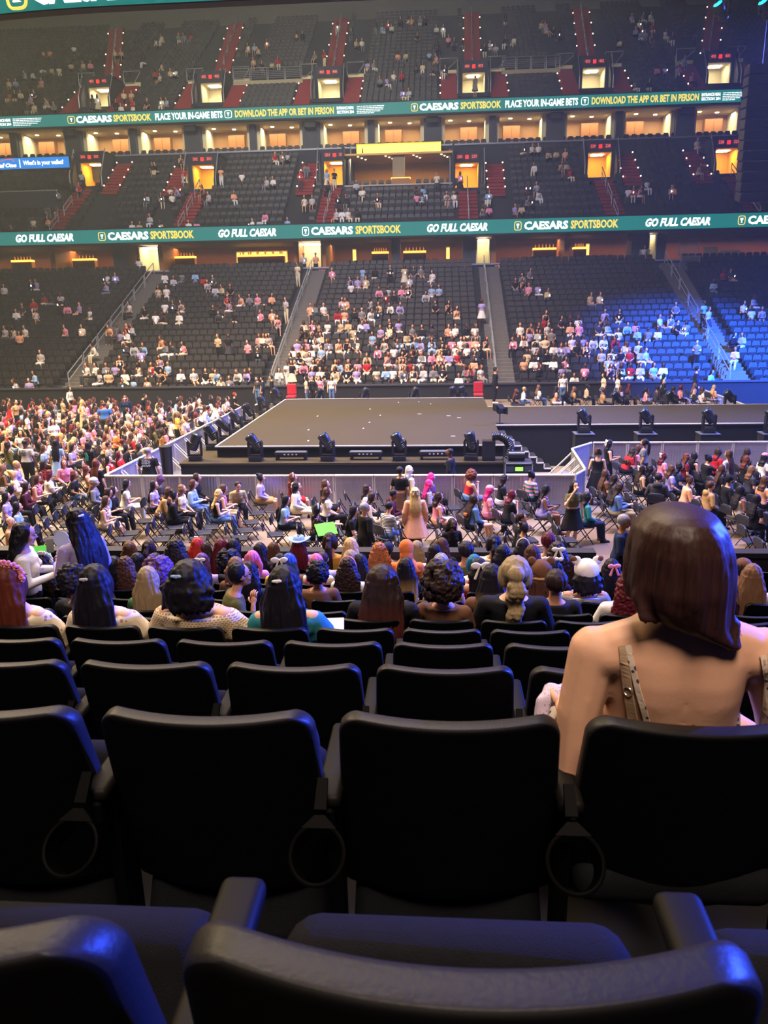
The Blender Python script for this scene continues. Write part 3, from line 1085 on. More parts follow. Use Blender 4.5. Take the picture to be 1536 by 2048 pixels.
for k, (Xc, Y, z, row) in enumerate(mids):
    dx = (-.1, -.2, -.25, .35, .3, .3)[k]
    X = (lambda y, Xc=Xc, Y=Y, k=k: Xc + (y-Y)*(.10, .06, .03, 0, -.05, -.08)[k])
    stair('mid', MID, (0, row), X, .75, M_red, 'floor_middle_stair')
    AISLE['mid'].append((X, .85))
    handrails(MID, X, (0, row), 3, 'the red stair under the %s middle exit' % nth(k+1), span=1.6)
    side = 1 if k in (0, 3, 4) else -1
    X3 = (lambda y, Xc=Xc, side=side: Xc+side*2.35)
    stair('mid', MID, (max(0, row-1), min(12, row+4)), X3, .7, M_red, 'floor_middle_side_stair')
    AISLE['mid'].append((X3, .8))
    steplights(MID, X3, (row-1, row+4), 4, .7, 'side stair by the %s middle exit' % nth(k+1))
tops = ((233, 66), (470, 60), (682, 45), (943, 42), (1163, 36), (1428, 30))
for k, (Xc, Y, z, row) in enumerate(ups):
    t = on_rake(*tops[k], *UPR, .2)
    Yb = UY0+UDY*(row+5)
    X = (lambda y, Xc=Xc, Yb=Yb, t=t: Xc+(t.x-Xc)*(y-Yb)/(t.y-Yb))
    stair('up', UPR, (row+5, 25), X, .78, M_red, 'floor_upper_stair')
    AISLE['up'].append((X, .95))
    handrails(UPR, X, (row+5, 24), 5, 'the red stair above the %s upper exit' % nth(k+1), span=2.2)
    steplights(UPR, X, (row+5, 24), 5, .85, 'stair above the %s upper exit' % nth(k+1))
    for side, w in ((-1, 'left'), (1, 'right')):
        X3 = (lambda y, Xc=Xc, side=side: Xc+side*2.22)
        stair('up', UPR, (0, row+5), X3, .72, M_red, 'floor_upper_side_stair')
        AISLE['up'].append((X3, .85))
        xs = Xc+side*2.22
        mb = MB(); yy, zz = up_row(row+5)
        mb.bbox(xs-.75, xs+.75, yy-.4, yy-.2, zz-.8, zz+.15)
        structure(mb.build('trim_upper_landing', M_cream))
        # pipe cage on the landing beside the exit roof
        mb = MB()
        mb.tube([(-.8, 0, 0), (-.8, 0, 1.1), (.8, 0, 1.1), (.8, 0, .9), (.2*side, 0, .1), (-.8, 0, .1)], .045, 6)
        mb.tube([(-.8, 0, .6), (-.8, 1.0, .6)], .04, 6)
        o = mb.build('guard_rail', M_rail); o.location = (xs, yy-.5, zz)
        tag(o, 'pale pipe guard rail on the %s landing of the %s upper exit' % (w, nth(k+1)), 'guard rail')
    steplights(UPR, lambda y, Xc=Xc: Xc, (0, row+4), 4, 3.0, 'side stairs of the %s upper exit' % nth(k+1))

# wheelchair platforms with barred rails in the upper stand
for k, (a, b, y) in enumerate(((470, 606, 172), (1002, 1120, 150))):
    p0, p1 = on_rake(a, y, *UPR), on_rake(b, y, *UPR)
    Y = (p0.y+p1.y)/2
    z = p0.z
    mb = MB(); mb.bbox(p0.x, p1.x, Y-.3, Y+2.6, z-1.3, z)
    structure(mb.build('floor_platform', M_navy))
    mb = MB(); mb.bbox(p0.x, p1.x, Y-.36, Y-.3, z-.1, z+.25)
    structure(mb.build('trim_platform_edge', mat('platform_edge', '#a89c80', 0.7)))
    n = 4
    for j in range(n):
        x0 = p0.x+(p1.x-p0.x)*j/n+.06; x1 = p0.x+(p1.x-p0.x)*(j+1)/n-.06
        w = x1-x0
        mb = MB()
        mb.tube([(0, 0, 0), (0, 0, 1.05), (w, 0, 1.05), (w, 0, 0)], .045, 6)
        for q in range(5):
            mb.tube([(0, 0, .2+.15*q), (w, 0, .2+.15*q)], .02, 5)
        o = mb.build('guard_rail', M_rail); o.location = (x0, Y-.3, z+.25)
        tag(o, 'barred guard rail panel, %s from the left on the %s upper platform' % (nth(j+1), ('left', 'right')[k]), 'guard rail')
    VOM.append(('up', (p0.x+p1.x)/2, (p1.x-p0.x)/2+.1, max(0, round((Y-UY0)/UDY)-1), round((Y-UY0)/UDY)+3))

# ---- glass booth, padded panels and glass front near the fourth far stair
def glass_panel(px0, px1, py0, py1, Y, label, name='glass_panel'):
    a, b = at_y(px0, py1, Y), at_y(px1, py0, Y)
    r = empty(name, ((a.x+b.x)/2, Y, a.z))
    w, h = (b.x-a.x)/2, b.z-a.z
    mb = MB(); mb.bbox(-w, w, -.012, .012, .05, h); mb.build('pane', M_glass, r)
    mb = MB(); mb.bbox(-w, w, -.06, .06, -.06, .06); mb.build('base_rail', M_rail, r)
    for x in (-w, w):
        mb = MB(); mb.bbox(x-.02, x+.02, -.03, .03, 0, h); mb.build('post', M_rail, r)
    return tag(r, label, 'glass panel')


yb = FAR[0]+FAR[2]*20.2
for k, (a, b) in enumerate(((1137, 1190), (1192, 1265), (1267, 1320))):
    glass_panel(a, b, 531, 560, yb-.3, 'dark glass front panel with pale base rail, %s of three at the upper right seats' % ORD[k])
glass_panel(1358, 1400, 511, 548, yb, 'lower glass pane of the booth beside the fourth far stair')
glass_panel(1356, 1398, 483, 509, LY+.3, 'upper glass pane of the booth beside the fourth far stair')
for k, (a, b, c, d) in enumerate(((1406, 1436, 494, 512), (1438, 1480, 500, 511), (1278, 1300, 498, 518))):
    p0, p1 = at_y(a, d, LY+.5), at_y(b, c, LY+.5)
    mb = MB(); mb.box((0, 0, 0), (p1.x-p0.x, .12, p1.z-p0.z)); me = bevelled(mb.mesh('padded_screen', []), .05); me.materials.append(mat('beige_padding', '#a8946c', .7))
    o = link('padded_screen', me); o.location = ((p0.x+p1.x)/2, LY+.5, (p0.z+p1.z)/2)
    tag(o, 'beige padded screen standing on the concourse rail, %s' % ('left one beyond the booth', 'right one beyond the booth', 'before the fourth doorway')[k], 'screen')
p0, p1 = at_y(-60, 387, 64.8), at_y(112, 387, 64.8)
mb = MB(); mb.bbox(p0.x, p1.x, 64.7, 64.85, p0.z-1.2, p0.z); structure(mb.build('wall_box_front', M_navy))
mb = MB(); mb.bbox(p0.x, p1.x, 64.66, 64.9, p0.z, p0.z+.09); structure(mb.build('trim_box_rail', mat('suite_rail', '#8c8f9a', .4, .3)))

# ---- seats of the far stands
M_seat_far = mat('far_seat_plastic', '#252221', 0.55, vary=.2, vscale=3)


def lowseat():
    mb = MB()
    t = .06
    prof = [(-.22, .38), (.22, .38), (.225, .74), (.17, .86), (-.17, .86), (-.225, .74)]
    b0 = [(x, .02-(z-.38)*-.16, z) for x, z in prof]
    mb.loft([[(x, y, z) for x, y, z in b0], [(x, y+t, z) for x, y, z in b0]])
    mb.box((0, -.09, .42), (.40, .09, .36), 0, 0, .12)
    return mb


LS = lowseat()
lv = np.array(LS.v); lf = LS.f


def far_positions():
    out = []
    for level, P, n, x0, x1, vk in (('far', FAR, 22, -44, 34, 'far'), ('mid', MID, 12, -50, 34, 'mid'), ('up', UPR, 25, -56, 38, 'up')):
        for i in range(n):
            y, z = P[0]+P[2]*i, P[1]+P[3]*i
            x = x0
            while x < x1:
                ok = all(abs(x-X(y)) > w+.2 for X, w in AISLE[vk])
                for lv_, xc, hw, r0, r1 in VOM:
                    if lv_ == level and r0 <= i <= r1 and abs(x-xc) < hw+.2: ok = False
                if ok: out.append((level, i, x, y+.30, z))
                x += .52
    return out


FARPOS = far_positions()
# the first two rows nearest the middle are built one by one, the rest is one mass
single = [p for p in FARPOS if p[0] == 'far' and p[1] == 0 and 120 < proj((p[2], p[3], p[4]+.6))[0] < 1536]
single = single[:72]
sset = set(single)
me = LS.mesh('arena_seat_far', [M_seat_far]); fixn(me)
for k, p in enumerate(single):
    o = link('arena_seat', me); o.location = (p[2], p[3], p[4])
    tag(o, 'dark tip-up seat, %s from the left in the bottom row of the lower far stand' % nth(k+1), 'seat', 'seats of the bottom row across the floor')
pos = [(p[2], p[3], p[4]) for p in FARPOS if p not in sset] + suite_seats + loge_seats + lounge_seats
P_ = np.array(pos)
V = (lv[None, :, :]+P_[:, None, :]).reshape(-1, 3)
nv = len(lv)
F = []
for k in range(len(pos)):
    o = k*nv
    F.extend([tuple(i+o for i in f) for f in lf])
me = bpy.data.meshes.new('arena_seats_mass')
me.from_pydata(V.tolist(), [], F)
me.materials.append(M_seat_far)
fixn(me)
tag(link('arena_seat_mass', me), 'all the other dark tip-up seats filling the far stands in rows', 'seats', kind='stuff')
# ================================================================ stage, catwalk, barricades, stage lights
M_deck = mat('stage_deck_panel', '#3a3323', 0.62, vary=0.22, vscale=0.7, col2='#342d1f', spec=.3)
M_edge = mat('white_edge_tape', '#e8e4dc', 0.6)
M_skirt = mat('black_stage_skirt', '#0e0e14', 0.85, vary=0.3, vscale=1.2, bump=0.4, bscale=2.0, stretch=(3, 3, .4))
SX0, SX1, SY0, SY1, SZ = -7.45, 2.15, 24.9, 37.2, 1.6
st = empty('stage', (-2.6, 31, 0))
inv = Matrix.Translation((2.6, -31, 0))


def sub(mb, name, m, parent, inv_, **kw):
    o = mb.build(name, m, parent, **kw)
    o.matrix_parent_inverse = inv_
    return o


mb = MB(); mb.bbox(SX0, SX1, SY0, SY1, SZ-.08, SZ); sub(mb, 'deck', M_deck, st, inv)
mb = MB(); mb.bbox(SX0+.05, SX1-.05, SY0+.05, SY1-.05, 0, SZ-.08); sub(mb, 'skirt', M_skirt, st, inv)
e = .035
mb = MB(); mb.bbox(SX0-.01, SX1+.01, SY0-.012, SY0+e, SZ-.03, SZ+.006); sub(mb, 'edge_tape', M_edge, st, inv)
mb = MB(); mb.bbox(SX0-.012, SX0+e, SY0, SY1, SZ-.03, SZ+.006); sub(mb, 'edge_tape', M_edge, st, inv)
mb = MB(); mb.bbox(SX0, SX1, SY1-e, SY1+.012, SZ-.03, SZ+.006); sub(mb, 'edge_tape', M_edge, st, inv)
rnd = random.Random(3)
for k in range(16):
    x, y = rnd.uniform(SX0+.4, SX1-.6), rnd.uniform(SY0+.6, SY1-.6)
    mb = MB(); mb.box((x, y, SZ+.003), (.16, .05, .004), rnd.choice((0, 1.57)))
    sub(mb, 'floor_mark', mat('pale_floor_tape', '#c8c0b4', .7), st, inv)
tag(st, 'wide brown square stage deck with white edges above the barricade', 'stage')
LX0, LX1, LYF, LZ = -8.4, 2.2, 23.97, 1.22
ld = empty('stage_apron', (-3, 24.4, 0))
inv2 = Matrix.Translation((3, -24.4, 0))
mb = MB(); mb.bbox(LX0, LX1, LYF, SY0+.04, LZ-.06, LZ); mb.bbox(LX0, SX0+.04, SY0+.04, 38.5, LZ-.06, LZ); sub(mb, 'deck', M_deck, ld, inv2)
mb = MB(); mb.bbox(LX0+.03, LX1-.03, LYF+.03, SY0+.04, 0, LZ-.06); mb.bbox(LX0+.03, SX0+.04, SY0+.04, 38.45, 0, LZ-.06); sub(mb, 'skirt', M_skirt, ld, inv2)
tag(ld, 'lower apron of the stage in front and at its left, carrying stage lights', 'stage apron')
cw = empty('catwalk', (14, 31.4, 0))
inv3 = Matrix.Translation((-14, -31.4, 0))
mb = MB(); mb.bbox(SX1, 32, 28.95, 33.95, SZ-.08, SZ); sub(mb, 'deck', M_deck, cw, inv3)
mb = MB(); mb.bbox(SX1+.05, 32, 29.0, 33.9, 0, SZ-.08); sub(mb, 'skirt', M_skirt, cw, inv3)
mb = MB(); mb.bbox(SX1, 32, 28.935, 28.98, SZ-.03, SZ+.006); sub(mb, 'edge_tape', M_edge, cw, inv3)
mb = MB(); mb.bbox(SX1, 32, 33.92, 33.965, SZ-.03, SZ+.006); sub(mb, 'edge_tape', M_edge, cw, inv3)
tag(cw, 'long brown catwalk joining the stage from the right, black skirt below', 'catwalk')


def stairs(x, y0, y1, name, label):
    r = empty(name, (x, (y0+y1)/2, 0))
    n = 7
    w = (y1-y0)/2
    mb = MB()
    for k in range(n):
        z = SZ-(k+1)*SZ/(n+.6)
        mb.bbox(.28*k, .28*(k+1), -w, w, 0, z)
    mb.build('body', M_skirt, r)
    for k in range(n):
        z = SZ-(k+1)*SZ/(n+.6)
        mb = MB(); mb.bbox(.28*k, .28*(k+1), -w, w, z, z+.02); mb.build('tread', M_dark, r)
        mb = MB(); mb.bbox(.28*k, .28*(k+1)+.02, -w-.02, -w+.025, z-.01, z+.03); mb.bbox(.28*(k+1)-.02, .28*(k+1)+.02, -w-.02, -w+.025, z-.20, z+.03)
        mb.build('white_nosing', M_edge, r)
    return tag(r, label, 'stairs')


stairs(SX1+.04, 27.95, 28.85, 'stage_stairs', 'black steps with white nosings beside the right front corner of the stage')
stairs(SX1+.04, 34.1, 35.0, 'stage_stairs', 'black steps with white nosings beyond the catwalk at the far stage corner')

# ---- moving head lights
M_lightbody = mat('black_fixture_shell', '#15171d', 0.38, vary=.1, vscale=6)
M_lens = mat('dark_fixture_lens', '#28384e', 0.08)


def moving_head(tilt=32, lit=None):
    r = empty('moving_head_light')
    me = bevelled(_m([((0, 0, .09), (.42, .34, .16))], 'base'), .02); me.materials.append(M_lightbody); link('base', me, r)
    mb = MB(); mb.bbox(-.24, .24, -.2, .2, 0, .012); mb.build('base_plate', M_dark, r)
    mb = MB()
    for s in (-1, 1):
        mb.prism([(s*.17, .17), (s*.24, .17), (s*.245, .62), (s*.20, .68), (s*.175, .62)], -.09, .09)
    mb.bbox(-.22, .22, -.09, .09, .165, .21)
    mb.build('yoke', M_lightbody, r)
    h = empty('head'); h.parent = None
    bpy.data.objects.remove(h)
    mb = MB()
    prof = [(.10, -.24), (.145, -.22), (.155, -.05), (.15, .05), (.165, .12), (.17, .30), (.16, .32), (.14, .325)]
    mb.lathe(prof, n=20)
    for z in (-.18, -.13, -.08, .0): mb.lathe([(.158, z), (.163, z+.006), (.163, z+.014), (.158, z+.02)], n=20)
    o = mb.build('head', M_lightbody, r, smooth=True, sharp=35)
    o.location = (0, 0, .58); o.rotation_euler = (math.radians(8), math.radians(-tilt), 0)
    mb = MB(); mb.lathe([(.001, 0), (.14, 0), (.135, .012), (.001, .03)], n=20)
    l = mb.build('lens', lit or M_lens, o, smooth=True); l.location = (0, 0, .325)
    return r


def _m(boxes, name):
    mb = MB()
    for c, d in boxes: mb.box(c, d)
    return mb.mesh(name, [])


MH = moving_head()
first = [True]


def place_mh(x, y, z, rz, label, tilt=None, group=None):
    o = MH if first[0] else dup(MH)
    first[0] = False
    o.location = (x, y, z); o.rotation_euler = (0, 0, rz)
    if tilt is not None:
        for c in o.children:
            if c.name.startswith('head'): c.rotation_euler[1] = math.radians(-tilt)
    return tag(o, label, 'stage light', group)


for k, px in enumerate((520, 660, 800, 941)):
    p = at_z(px, 915, LZ)
    place_mh(p.x, 24.33, LZ, random.uniform(-.1, .1), 'black moving head light, %s from the left on the front apron' % ORD[k], (34, 30, 26, 14)[k])
p = at_z(390, 922, LZ)
place_mh(p.x, 24.45, LZ, .2, 'black moving head light at the left front corner of the apron', -22)
for k, (y, t) in enumerate(((26.3, 30), (28.0, 48), (29.8, 40), (31.8, 34), (34.6, 34), (37.8, 36))):
    place_mh(-7.95, y, LZ, random.uniform(-.3, .3), 'black moving head light, %s back along the left side of the stage' % ORD[k], t)
for k, px in enumerate((1167, 1291, 1416, 1541)):
    p = at_y(px, 867, 28.55)
    mb = MB(); mb.bbox(-.34, .34, -.3, .3, 0, p.z)
    o = mb.build('light_riser', M_skirt); o.location = (p.x, 28.55, 0)
    tag(o, 'black riser box under the %s light in front of the catwalk' % ORD[k], 'riser')
    mb = MB(); mb.bbox(-.36, .36, -.32, .32, 0, .03); mb.build('top_plate', mat('grey_riser_top', '#5a6070', .5), o).location = (0, 0, p.z)
    place_mh(p.x, 28.55, p.z+.03, 0, 'black moving head light, %s along the front of the catwalk' % ORD[k], 34)
for k, (px, t) in enumerate(((637, -30), (728, -28), (827, -30), (908, 20), (924, 10))):
    p = at_y(px, 790, 38.2)
    mb = MB(); mb.bbox(-.34, .34, -.3, .3, 0, 1.1)
    o = mb.build('light_riser', M_skirt); o.location = (p.x, 38.2, 0)
    tag(o, 'black riser box under the %s light behind the stage' % ORD[k], 'riser')
    place_mh(p.x, 38.2, 1.1, .2, 'black moving head light, %s from the left behind the far stage edge' % ORD[k], t)
for k, px in enumerate((1135, 1236, 1345, 1460)):
    p = at_y(px, 800, 34.6)
    mb = MB(); mb.bbox(-.34, .34, -.3, .3, 0, 1.25)
    o = mb.build('light_riser', M_skirt); o.location = (p.x, 34.6, 0)
    tag(o, 'black riser box under the %s light beyond the catwalk' % ORD[k], 'riser')
    place_mh(p.x, 34.6, 1.25, 0, 'black moving head light, %s from the left beyond the catwalk' % ORD[k], 44)

# strobe bars on the apron
for k, px in enumerate((590, 735, 872)):
    p = at_z(px, 912, LZ)
    r = empty('strobe_bar', (p.x, 24.5, LZ))
    mb = MB(); mb.box((0, 0, .22), (1.08, .26, .10)); me = bevelled(mb.mesh('housing', []), .015); me.materials.append(M_lightbody); link('housing', me, r)
    mb = MB(); mb.box((0, -.02, .275), (1.0, .2, .012), 0, 0, .1); mb.build('face_panel', mat('grey_fixture_face', '#4a4e58', .3), r)
    for s in (-.46, .46):
        mb = MB(); mb.prism([(s-.05, 0), (s+.05, 0), (s+.02, .2), (s-.02, .2)], -.12, .12); mb.build('foot', M_lightbody, r)
    for j in range(4):
        mb = MB(); mb.box((-.2+.13*j, -.135, .2), (.05, .012, .04)); mb.build('connector', mat('white_connector', '#d8d8d8', .4), r)
    tag(r, 'low black strobe bar on feet, %s from the left on the front apron' % ORD[k], 'stage light')

# air duct, corrugated hose, rack case, small spotlight
r = empty('air_duct', (at_z(346, 945, .9).x, 23.6, 0))
p = at_y(346, 893, 23.6)
mb = MB(); mb.lathe([(.13, 0), (.14, .1), (.16, .8), (.20, p.z-.06), (.21, p.z), (.185, p.z), (.15, .9), (.12, .1)], n=24); mb.build('tube', M_lightbody, r, smooth=True, sharp=40)
mb = MB(); mb.lathe([(.20, 0), (.215, .015), (.215, .045), (.20, .06)], n=24); mb.build('rim', M_dark, r).location = (0, 0, p.z-.03)
tag(r, 'tall black flared tube standing upright by the left barricade corner', 'air duct')
hp = [at_y(px, py, 24.35) for px, py in ((984, 873), (1000, 872), (1014, 880), (1020, 893), (1017, 908), (1012, 922))]
mb = MB()
pts, rs = [], []
for i in range(len(hp)-1):
    for j in range(8):
        pts.append(hp[i].lerp(hp[i+1], j/8)); rs.append(.15 if j % 2 else .125)
mb.tube(pts, rs, 14)
o = mb.build('corrugated_hose', M_lightbody)
tag(o, 'thick black corrugated hose bending down at the right end of the apron', 'hose')
mb = MB(); mb.bbox(-.2, .2, -.2, .2, 0, hp[0].z-.12)
o = mb.build('fog_machine', M_lightbody); o.location = (hp[0].x-.1, 24.35, LZ); o.scale.z = (hp[0].z-.12-LZ)/(hp[0].z-.12)
tag(o, 'black fog machine box feeding the corrugated hose on the apron', 'machine')
q0, q1 = at_y(1010, 926, 23.5), at_y(1066, 926, 23.5)
w = (q1.x-q0.x)/2
r = empty('rack_case', ((q0.x+q1.x)/2, 23.6, 0))
mb = MB(); mb.bbox(-w, w, -.1, .6, 0, q0.z); mb.build('case', M_dark, r)
for a, b, c, d in ((-w, w, q0.z-.03, q0.z), (-w, w, q0.z-.36, q0.z-.33), (-w, -w+.03, q0.z-.36, q0.z), (w-.03, w, q0.z-.36, q0.z)):
    mb = MB(); mb.bbox(a, b, -.13, -.1, c, d); mb.build('metal_edge', M_rail, r)
mb = MB(); mb.bbox(-.11, .13, -.125, -.1, q0.z-.25, q0.z-.13); mb.build('display', mat('green_display', '#a8e860', emit=1.3), r)
for s in (-.28, .3):
    mb = MB(); mb.bbox(s-.12, s+.12, -.125, -.1, q0.z-.28, q0.z-.1); mb.build('rack_unit', mat('rack_unit_grey', '#3c4250', .4), r)
tag(r, 'black rack case with metal edges and a small green display, in the pit', 'case')
r = empty('fan', ((q0.x+q1.x)/2-.05, 23.85, q0.z))
mb = MB(); mb.tube([(-.25, 0, .16), (.25, 0, .16)], .15, 18); mb.build('drum', M_lightbody, r)
mb = MB(); mb.bbox(-.2, .2, -.12, .12, 0, .04); mb.build('foot', M_lightbody, r)
tag(r, 'black drum shaped fan lying on top of the rack case', 'fan')
r = empty('spotlight', (2.32, 29.25, SZ))
mb = MB(); mb.lathe([(.14, 0), (.14, .02), (.02, .04), (.02, .42)], n=14); mb.build('stand', M_lightbody, r)
mb = MB(); mb.box((0, 0, .56), (.26, .3, .24), .5, 0, .5); mb.build('head', M_lightbody, r)
mb = MB(); mb.box((-.2, -.05, .62), (.02, .3, .26), .4); mb.box((.18, -.05, .5), (.02, .3, .26), .7); mb.build('barn_door', M_lightbody, r)
tag(r, 'small black barn door spotlight on the stage corner next to the catwalk', 'spotlight')

# ---- barricades
M_alu = mat('barricade_aluminium', '#b4b2be', 0.34, 0.6, vary=.2, vscale=3, bump=.25, bscale=14, stretch=(.3, .3, 3))
M_alurail = mat('barricade_top_rail', '#dcd8cc', 0.5, 0.3)


def barricade(a, b, n, back, where, order):
    """n panels from a to b; braces on side back (+1 = left of the direction a->b)"""
    a, b = Vector((*a, 0)), Vector((*b, 0))
    d = (b-a)/n
    L = d.length
    rz = math.atan2(d.y, d.x)
    for k in range(n):
        r = empty('barricade_panel', a+d*k, rz)
        mb = MB()
        ribs = [(.03+(L-.06)*i/24, .006 if i % 2 else 0) for i in range(25)]
        mb.loft([[(x, y-.01, .04), (x, y+.006, .04), (x, y+.006, 1.13), (x, y-.01, 1.13)] for x, y in ribs])
        mb.build('sheet', M_alu, r)
        mb = MB(); mb.tube([(0.01, 0, 1.165), (L-.01, 0, 1.165)], .04, 10); mb.build('top_rail', M_alurail, r)
        for x in (.03, L-.03):
            mb = MB(); mb.box((x, 0, .57), (.04, .05, 1.12)); mb.build('post', M_alurail, r)
        for x in (.1, L-.1):
            mb = MB(); mb.tube([(x, back*.03, 1.05), (x, back*1.0, .05)], .022, 6); mb.build('brace', M_alurail, r)
        mb = MB(); mb.bbox(.02, L-.02, min(0, back*1.05), max(0, back*1.05), .0, .03); mb.build('foot_plate', M_alu, r)
        tag(r, 'silver barricade panel, %s %s' % (nth(k+1), where), 'barricade', 'crowd barricade panels')


barricade((-10.25, 22.4), (4.0, 22.36), 12, 1, 'from the left in the line facing the stage front', 0)
barricade((-9.75, 38.9), (-10.25, 22.45), 14, 1, 'from the far end of the line left of the stage', 0)
barricade((4.02, 22.40), (4.42, 23.1), 1, 1, 'forming the small corner jog right of the pit', 0)
barricade((4.44, 23.15), (4.58, 26.4), 3, 1, 'back along the short line right of the pit', 0)
barricade((4.62, 26.45), (5.45, 27.5), 1, 1, 'cutting the corner below the catwalk', 0)
barricade((5.5, 27.52), (15.2, 27.45), 8, 1, 'from the left in the line below the catwalk', 0)
barricade((2.5, 36.4), (6.2, 36.2), 3, 1, 'from the left beyond the far stage corner', 0)
p0, p1 = at_z(1384, 770, 1.2), at_z(1500, 812, 1.2)
barricade((p0.x, p0.y), (p1.x, p1.y), 4, 1, 'from the back of the slanted far right line', 0)

# covered table and red chairs at the far side
p0 = at_z(1456, 768, 1.0)
r = empty('covered_table', (p0.x+2.0, p0.y+.2, 0))
mb = MB(); mb.bbox(-2.0, 3.0, -.9, .9, 0, .97); mb.build('drape', M_black_cloth, r)
mb = MB(); mb.bbox(-2.05, 3.05, -.95, .95, .97, 1.0); mb.build('table_top', mat('dark_table_top', '#2a2c38', .4), r)
tag(r, 'long table under a black drape beyond the catwalk, far right', 'table')
M_redpad = mat('red_padded_vinyl', '#b02030', .45)
for k, (px, py) in enumerate(((583, 797), (957, 793))):
    p = at_y(px, py, 40.2)
    r = empty('padded_chair', (p.x, 40.2, 0))
    z = p.z
    mb = MB(); mb.box((0, 0, .25), (.5, .5, .14)); me = bevelled(mb.mesh('seat', []), .04); me.materials.append(M_redpad); link('seat', me, r).location = (0, 0, z-.15)
    mb = MB(); mb.box((0, .22, .62), (.5, .12, .56)); me = bevelled(mb.mesh('backrest', []), .05); me.materials.append(M_redpad); link('backrest', me, r).location = (0, 0, z-.15)
    mb = MB(); mb.bbox(-.05, .05, -.05, .05, 0, z+.05); mb.build('post', M_dark, r)
    mb = MB(); mb.bbox(-.3, .3, -.3, .3, 0, .05); mb.build('foot', M_dark, r)
    tag(r, 'red padded high chair behind the stage, %s one' % ('left', 'right')[k], 'chair')

# hanging loudspeakers and lamp at the top right
def arr(x, Y, ytop, ybot, w, label):
    zt, zb = at_y(1500, ytop, Y).z, at_y(1500, ybot, Y).z
    n = max(5, int((zt-zb)/.42))
    r = empty('line_array', (x, Y, zb))
    for k in range(n):
        z = (zt-zb)*(k+.5)/n
        mb = MB(); mb.box((0, -.35*(1-k/n)**2, z), (w, .7, (zt-zb)/n*.9), 0, 0, .25*(1-k/n))
        me = bevelled(mb.mesh('speaker_box', []), .03); me.materials.append(M_lightbody); link('speaker_box', me, r)
    for s in (-.3, .3):
        mb = MB(); mb.tube([(s, .1, zt-zb), (s, .1, 26-zb)], .03, 6); mb.build('chain', M_dark, r)
    tag(r, label, 'loudspeaker')


lx = at_y(1484, 240, 38).x
arr(lx+.95, 38, 130, 405, 1.9, 'long hanging column of black loudspeaker boxes at the right edge')
p = at_y(1449, 20, 36)
tr = empty('lighting_truss', (p.x+3, 36, p.z+.67))
for dy in (-.25, .25):
    for dz in (0, .5):
        mb = MB(); mb.tube([(-4.2, dy, dz), (8, dy, dz)], .035, 6); mb.build('chord', M_lightbody, tr)
for k in range(24):
    mb = MB(); mb.tube([(-4.1+.5*k, -.25, 0 if k % 2 else .5), (-3.6+.5*k, -.25, .5 if k % 2 else 0)], .02, 5); mb.build('lacing', M_lightbody, tr)
tag(tr, 'black lighting truss hanging at the upper right corner', 'truss')
M_cyan = mat('cyan_lit_lens', '#20d8f0', emit=2.0)
o = moving_head(0, M_cyan)
o.name = 'moving_head_light'
o.location = (p.x-.1, 36.0, p.z+.62); o.rotation_euler = (0, math.pi, 0); o.scale = (1.25, 1.25, 1.25)
for c in o.children:
    if c.name.startswith('head'): c.rotation_euler = (math.radians(25), math.radians(140), 0)
tag(o, 'moving head light with cyan lens hanging from the truss, upper right corner', 'stage light')
o2 = dup(o); o2.location = (at_y(1532, 30, 36).x, 36, p.z+.62)
tag(o2, 'moving head light with cyan lens, cut by the right edge of the photo', 'stage light')
# truss hangs from the roof on two wires
for s in (-3.6, 4.0):
    mb = MB(); mb.tube([(s, 0, .5), (s, 0, 26-p.z)], .02, 5); mb.build('wire', M_dark, tr)
# ================================================================ people
from mathutils import noise as mnoise

HAIRC = {'black': '#14121a', 'dark brown': '#2a1c18', 'brown': '#4a2f22', 'light brown': '#75543a', 'auburn': '#5e2a1e', 'red': '#a8281c', 'dark red': '#571520', 'ginger': '#9c5a2c',
         'blonde': '#c8a468', 'ash blonde': '#94805e', 'pink': '#d0688c', 'hot pink': '#f02a78', 'blue': '#2a4c9a', 'teal': '#1f6a80', 'green': '#2f6a4c', 'purple': '#5a3a66',
         'grey': '#8a868a', 'white': '#d8d4d0'}
CLOTH = {'black': '#17171b', 'white': '#e6e2dc', 'cream': '#e2d3b2', 'peach': '#e8a882', 'pink': '#e58fa8', 'red': '#b3202c', 'dark red': '#6e1722', 'blue': '#3563a8', 'light blue': '#8fb0d8', 'navy': '#1e2a48',
         'teal': '#2f7c80', 'green': '#3e6a44', 'olive': '#5c5a34', 'tan': '#b08a5c', 'brown': '#6b4a34', 'grey': '#77777c', 'dark grey': '#3a3a40', 'lavender': '#a89ad0', 'purple': '#62408c', 'yellow': '#dcb850',
         'mustard': '#b58838', 'orange': '#dc7a3a', 'denim': '#56739e', 'khaki': '#a3926a', 'beige': '#c9b28c', 'light grey': '#b6b6ba', 'maroon': '#4a1a24', 'lime': '#7be02a'}
SKINS = ['#d9a583', '#c08a66', '#e2b494', '#8a5a3e', '#5e3b2a', '#d09a78']


def cmat(name, pattern=None):
    if pattern is None:
        return mat('cloth_' + name.replace(' ', '_'), CLOTH[name], 0.85, vary=0.12, vscale=14, bump=0.3, bscale=22, spec=.2)
    kind, base, col2, sc = pattern
    return mat('cloth_%s_%s_%s_%d' % (kind, base.replace(' ', '_'), col2.replace(' ', '_'), sc), CLOTH[base], 0.85, pattern=kind, col2=CLOTH[col2], pscale=sc, bump=.2, bscale=22, spec=.2)


def skinmat(i):
    return mat('skin_%d' % i, SKINS[i], 0.55, vary=0.06, vscale=9, spec=.35)


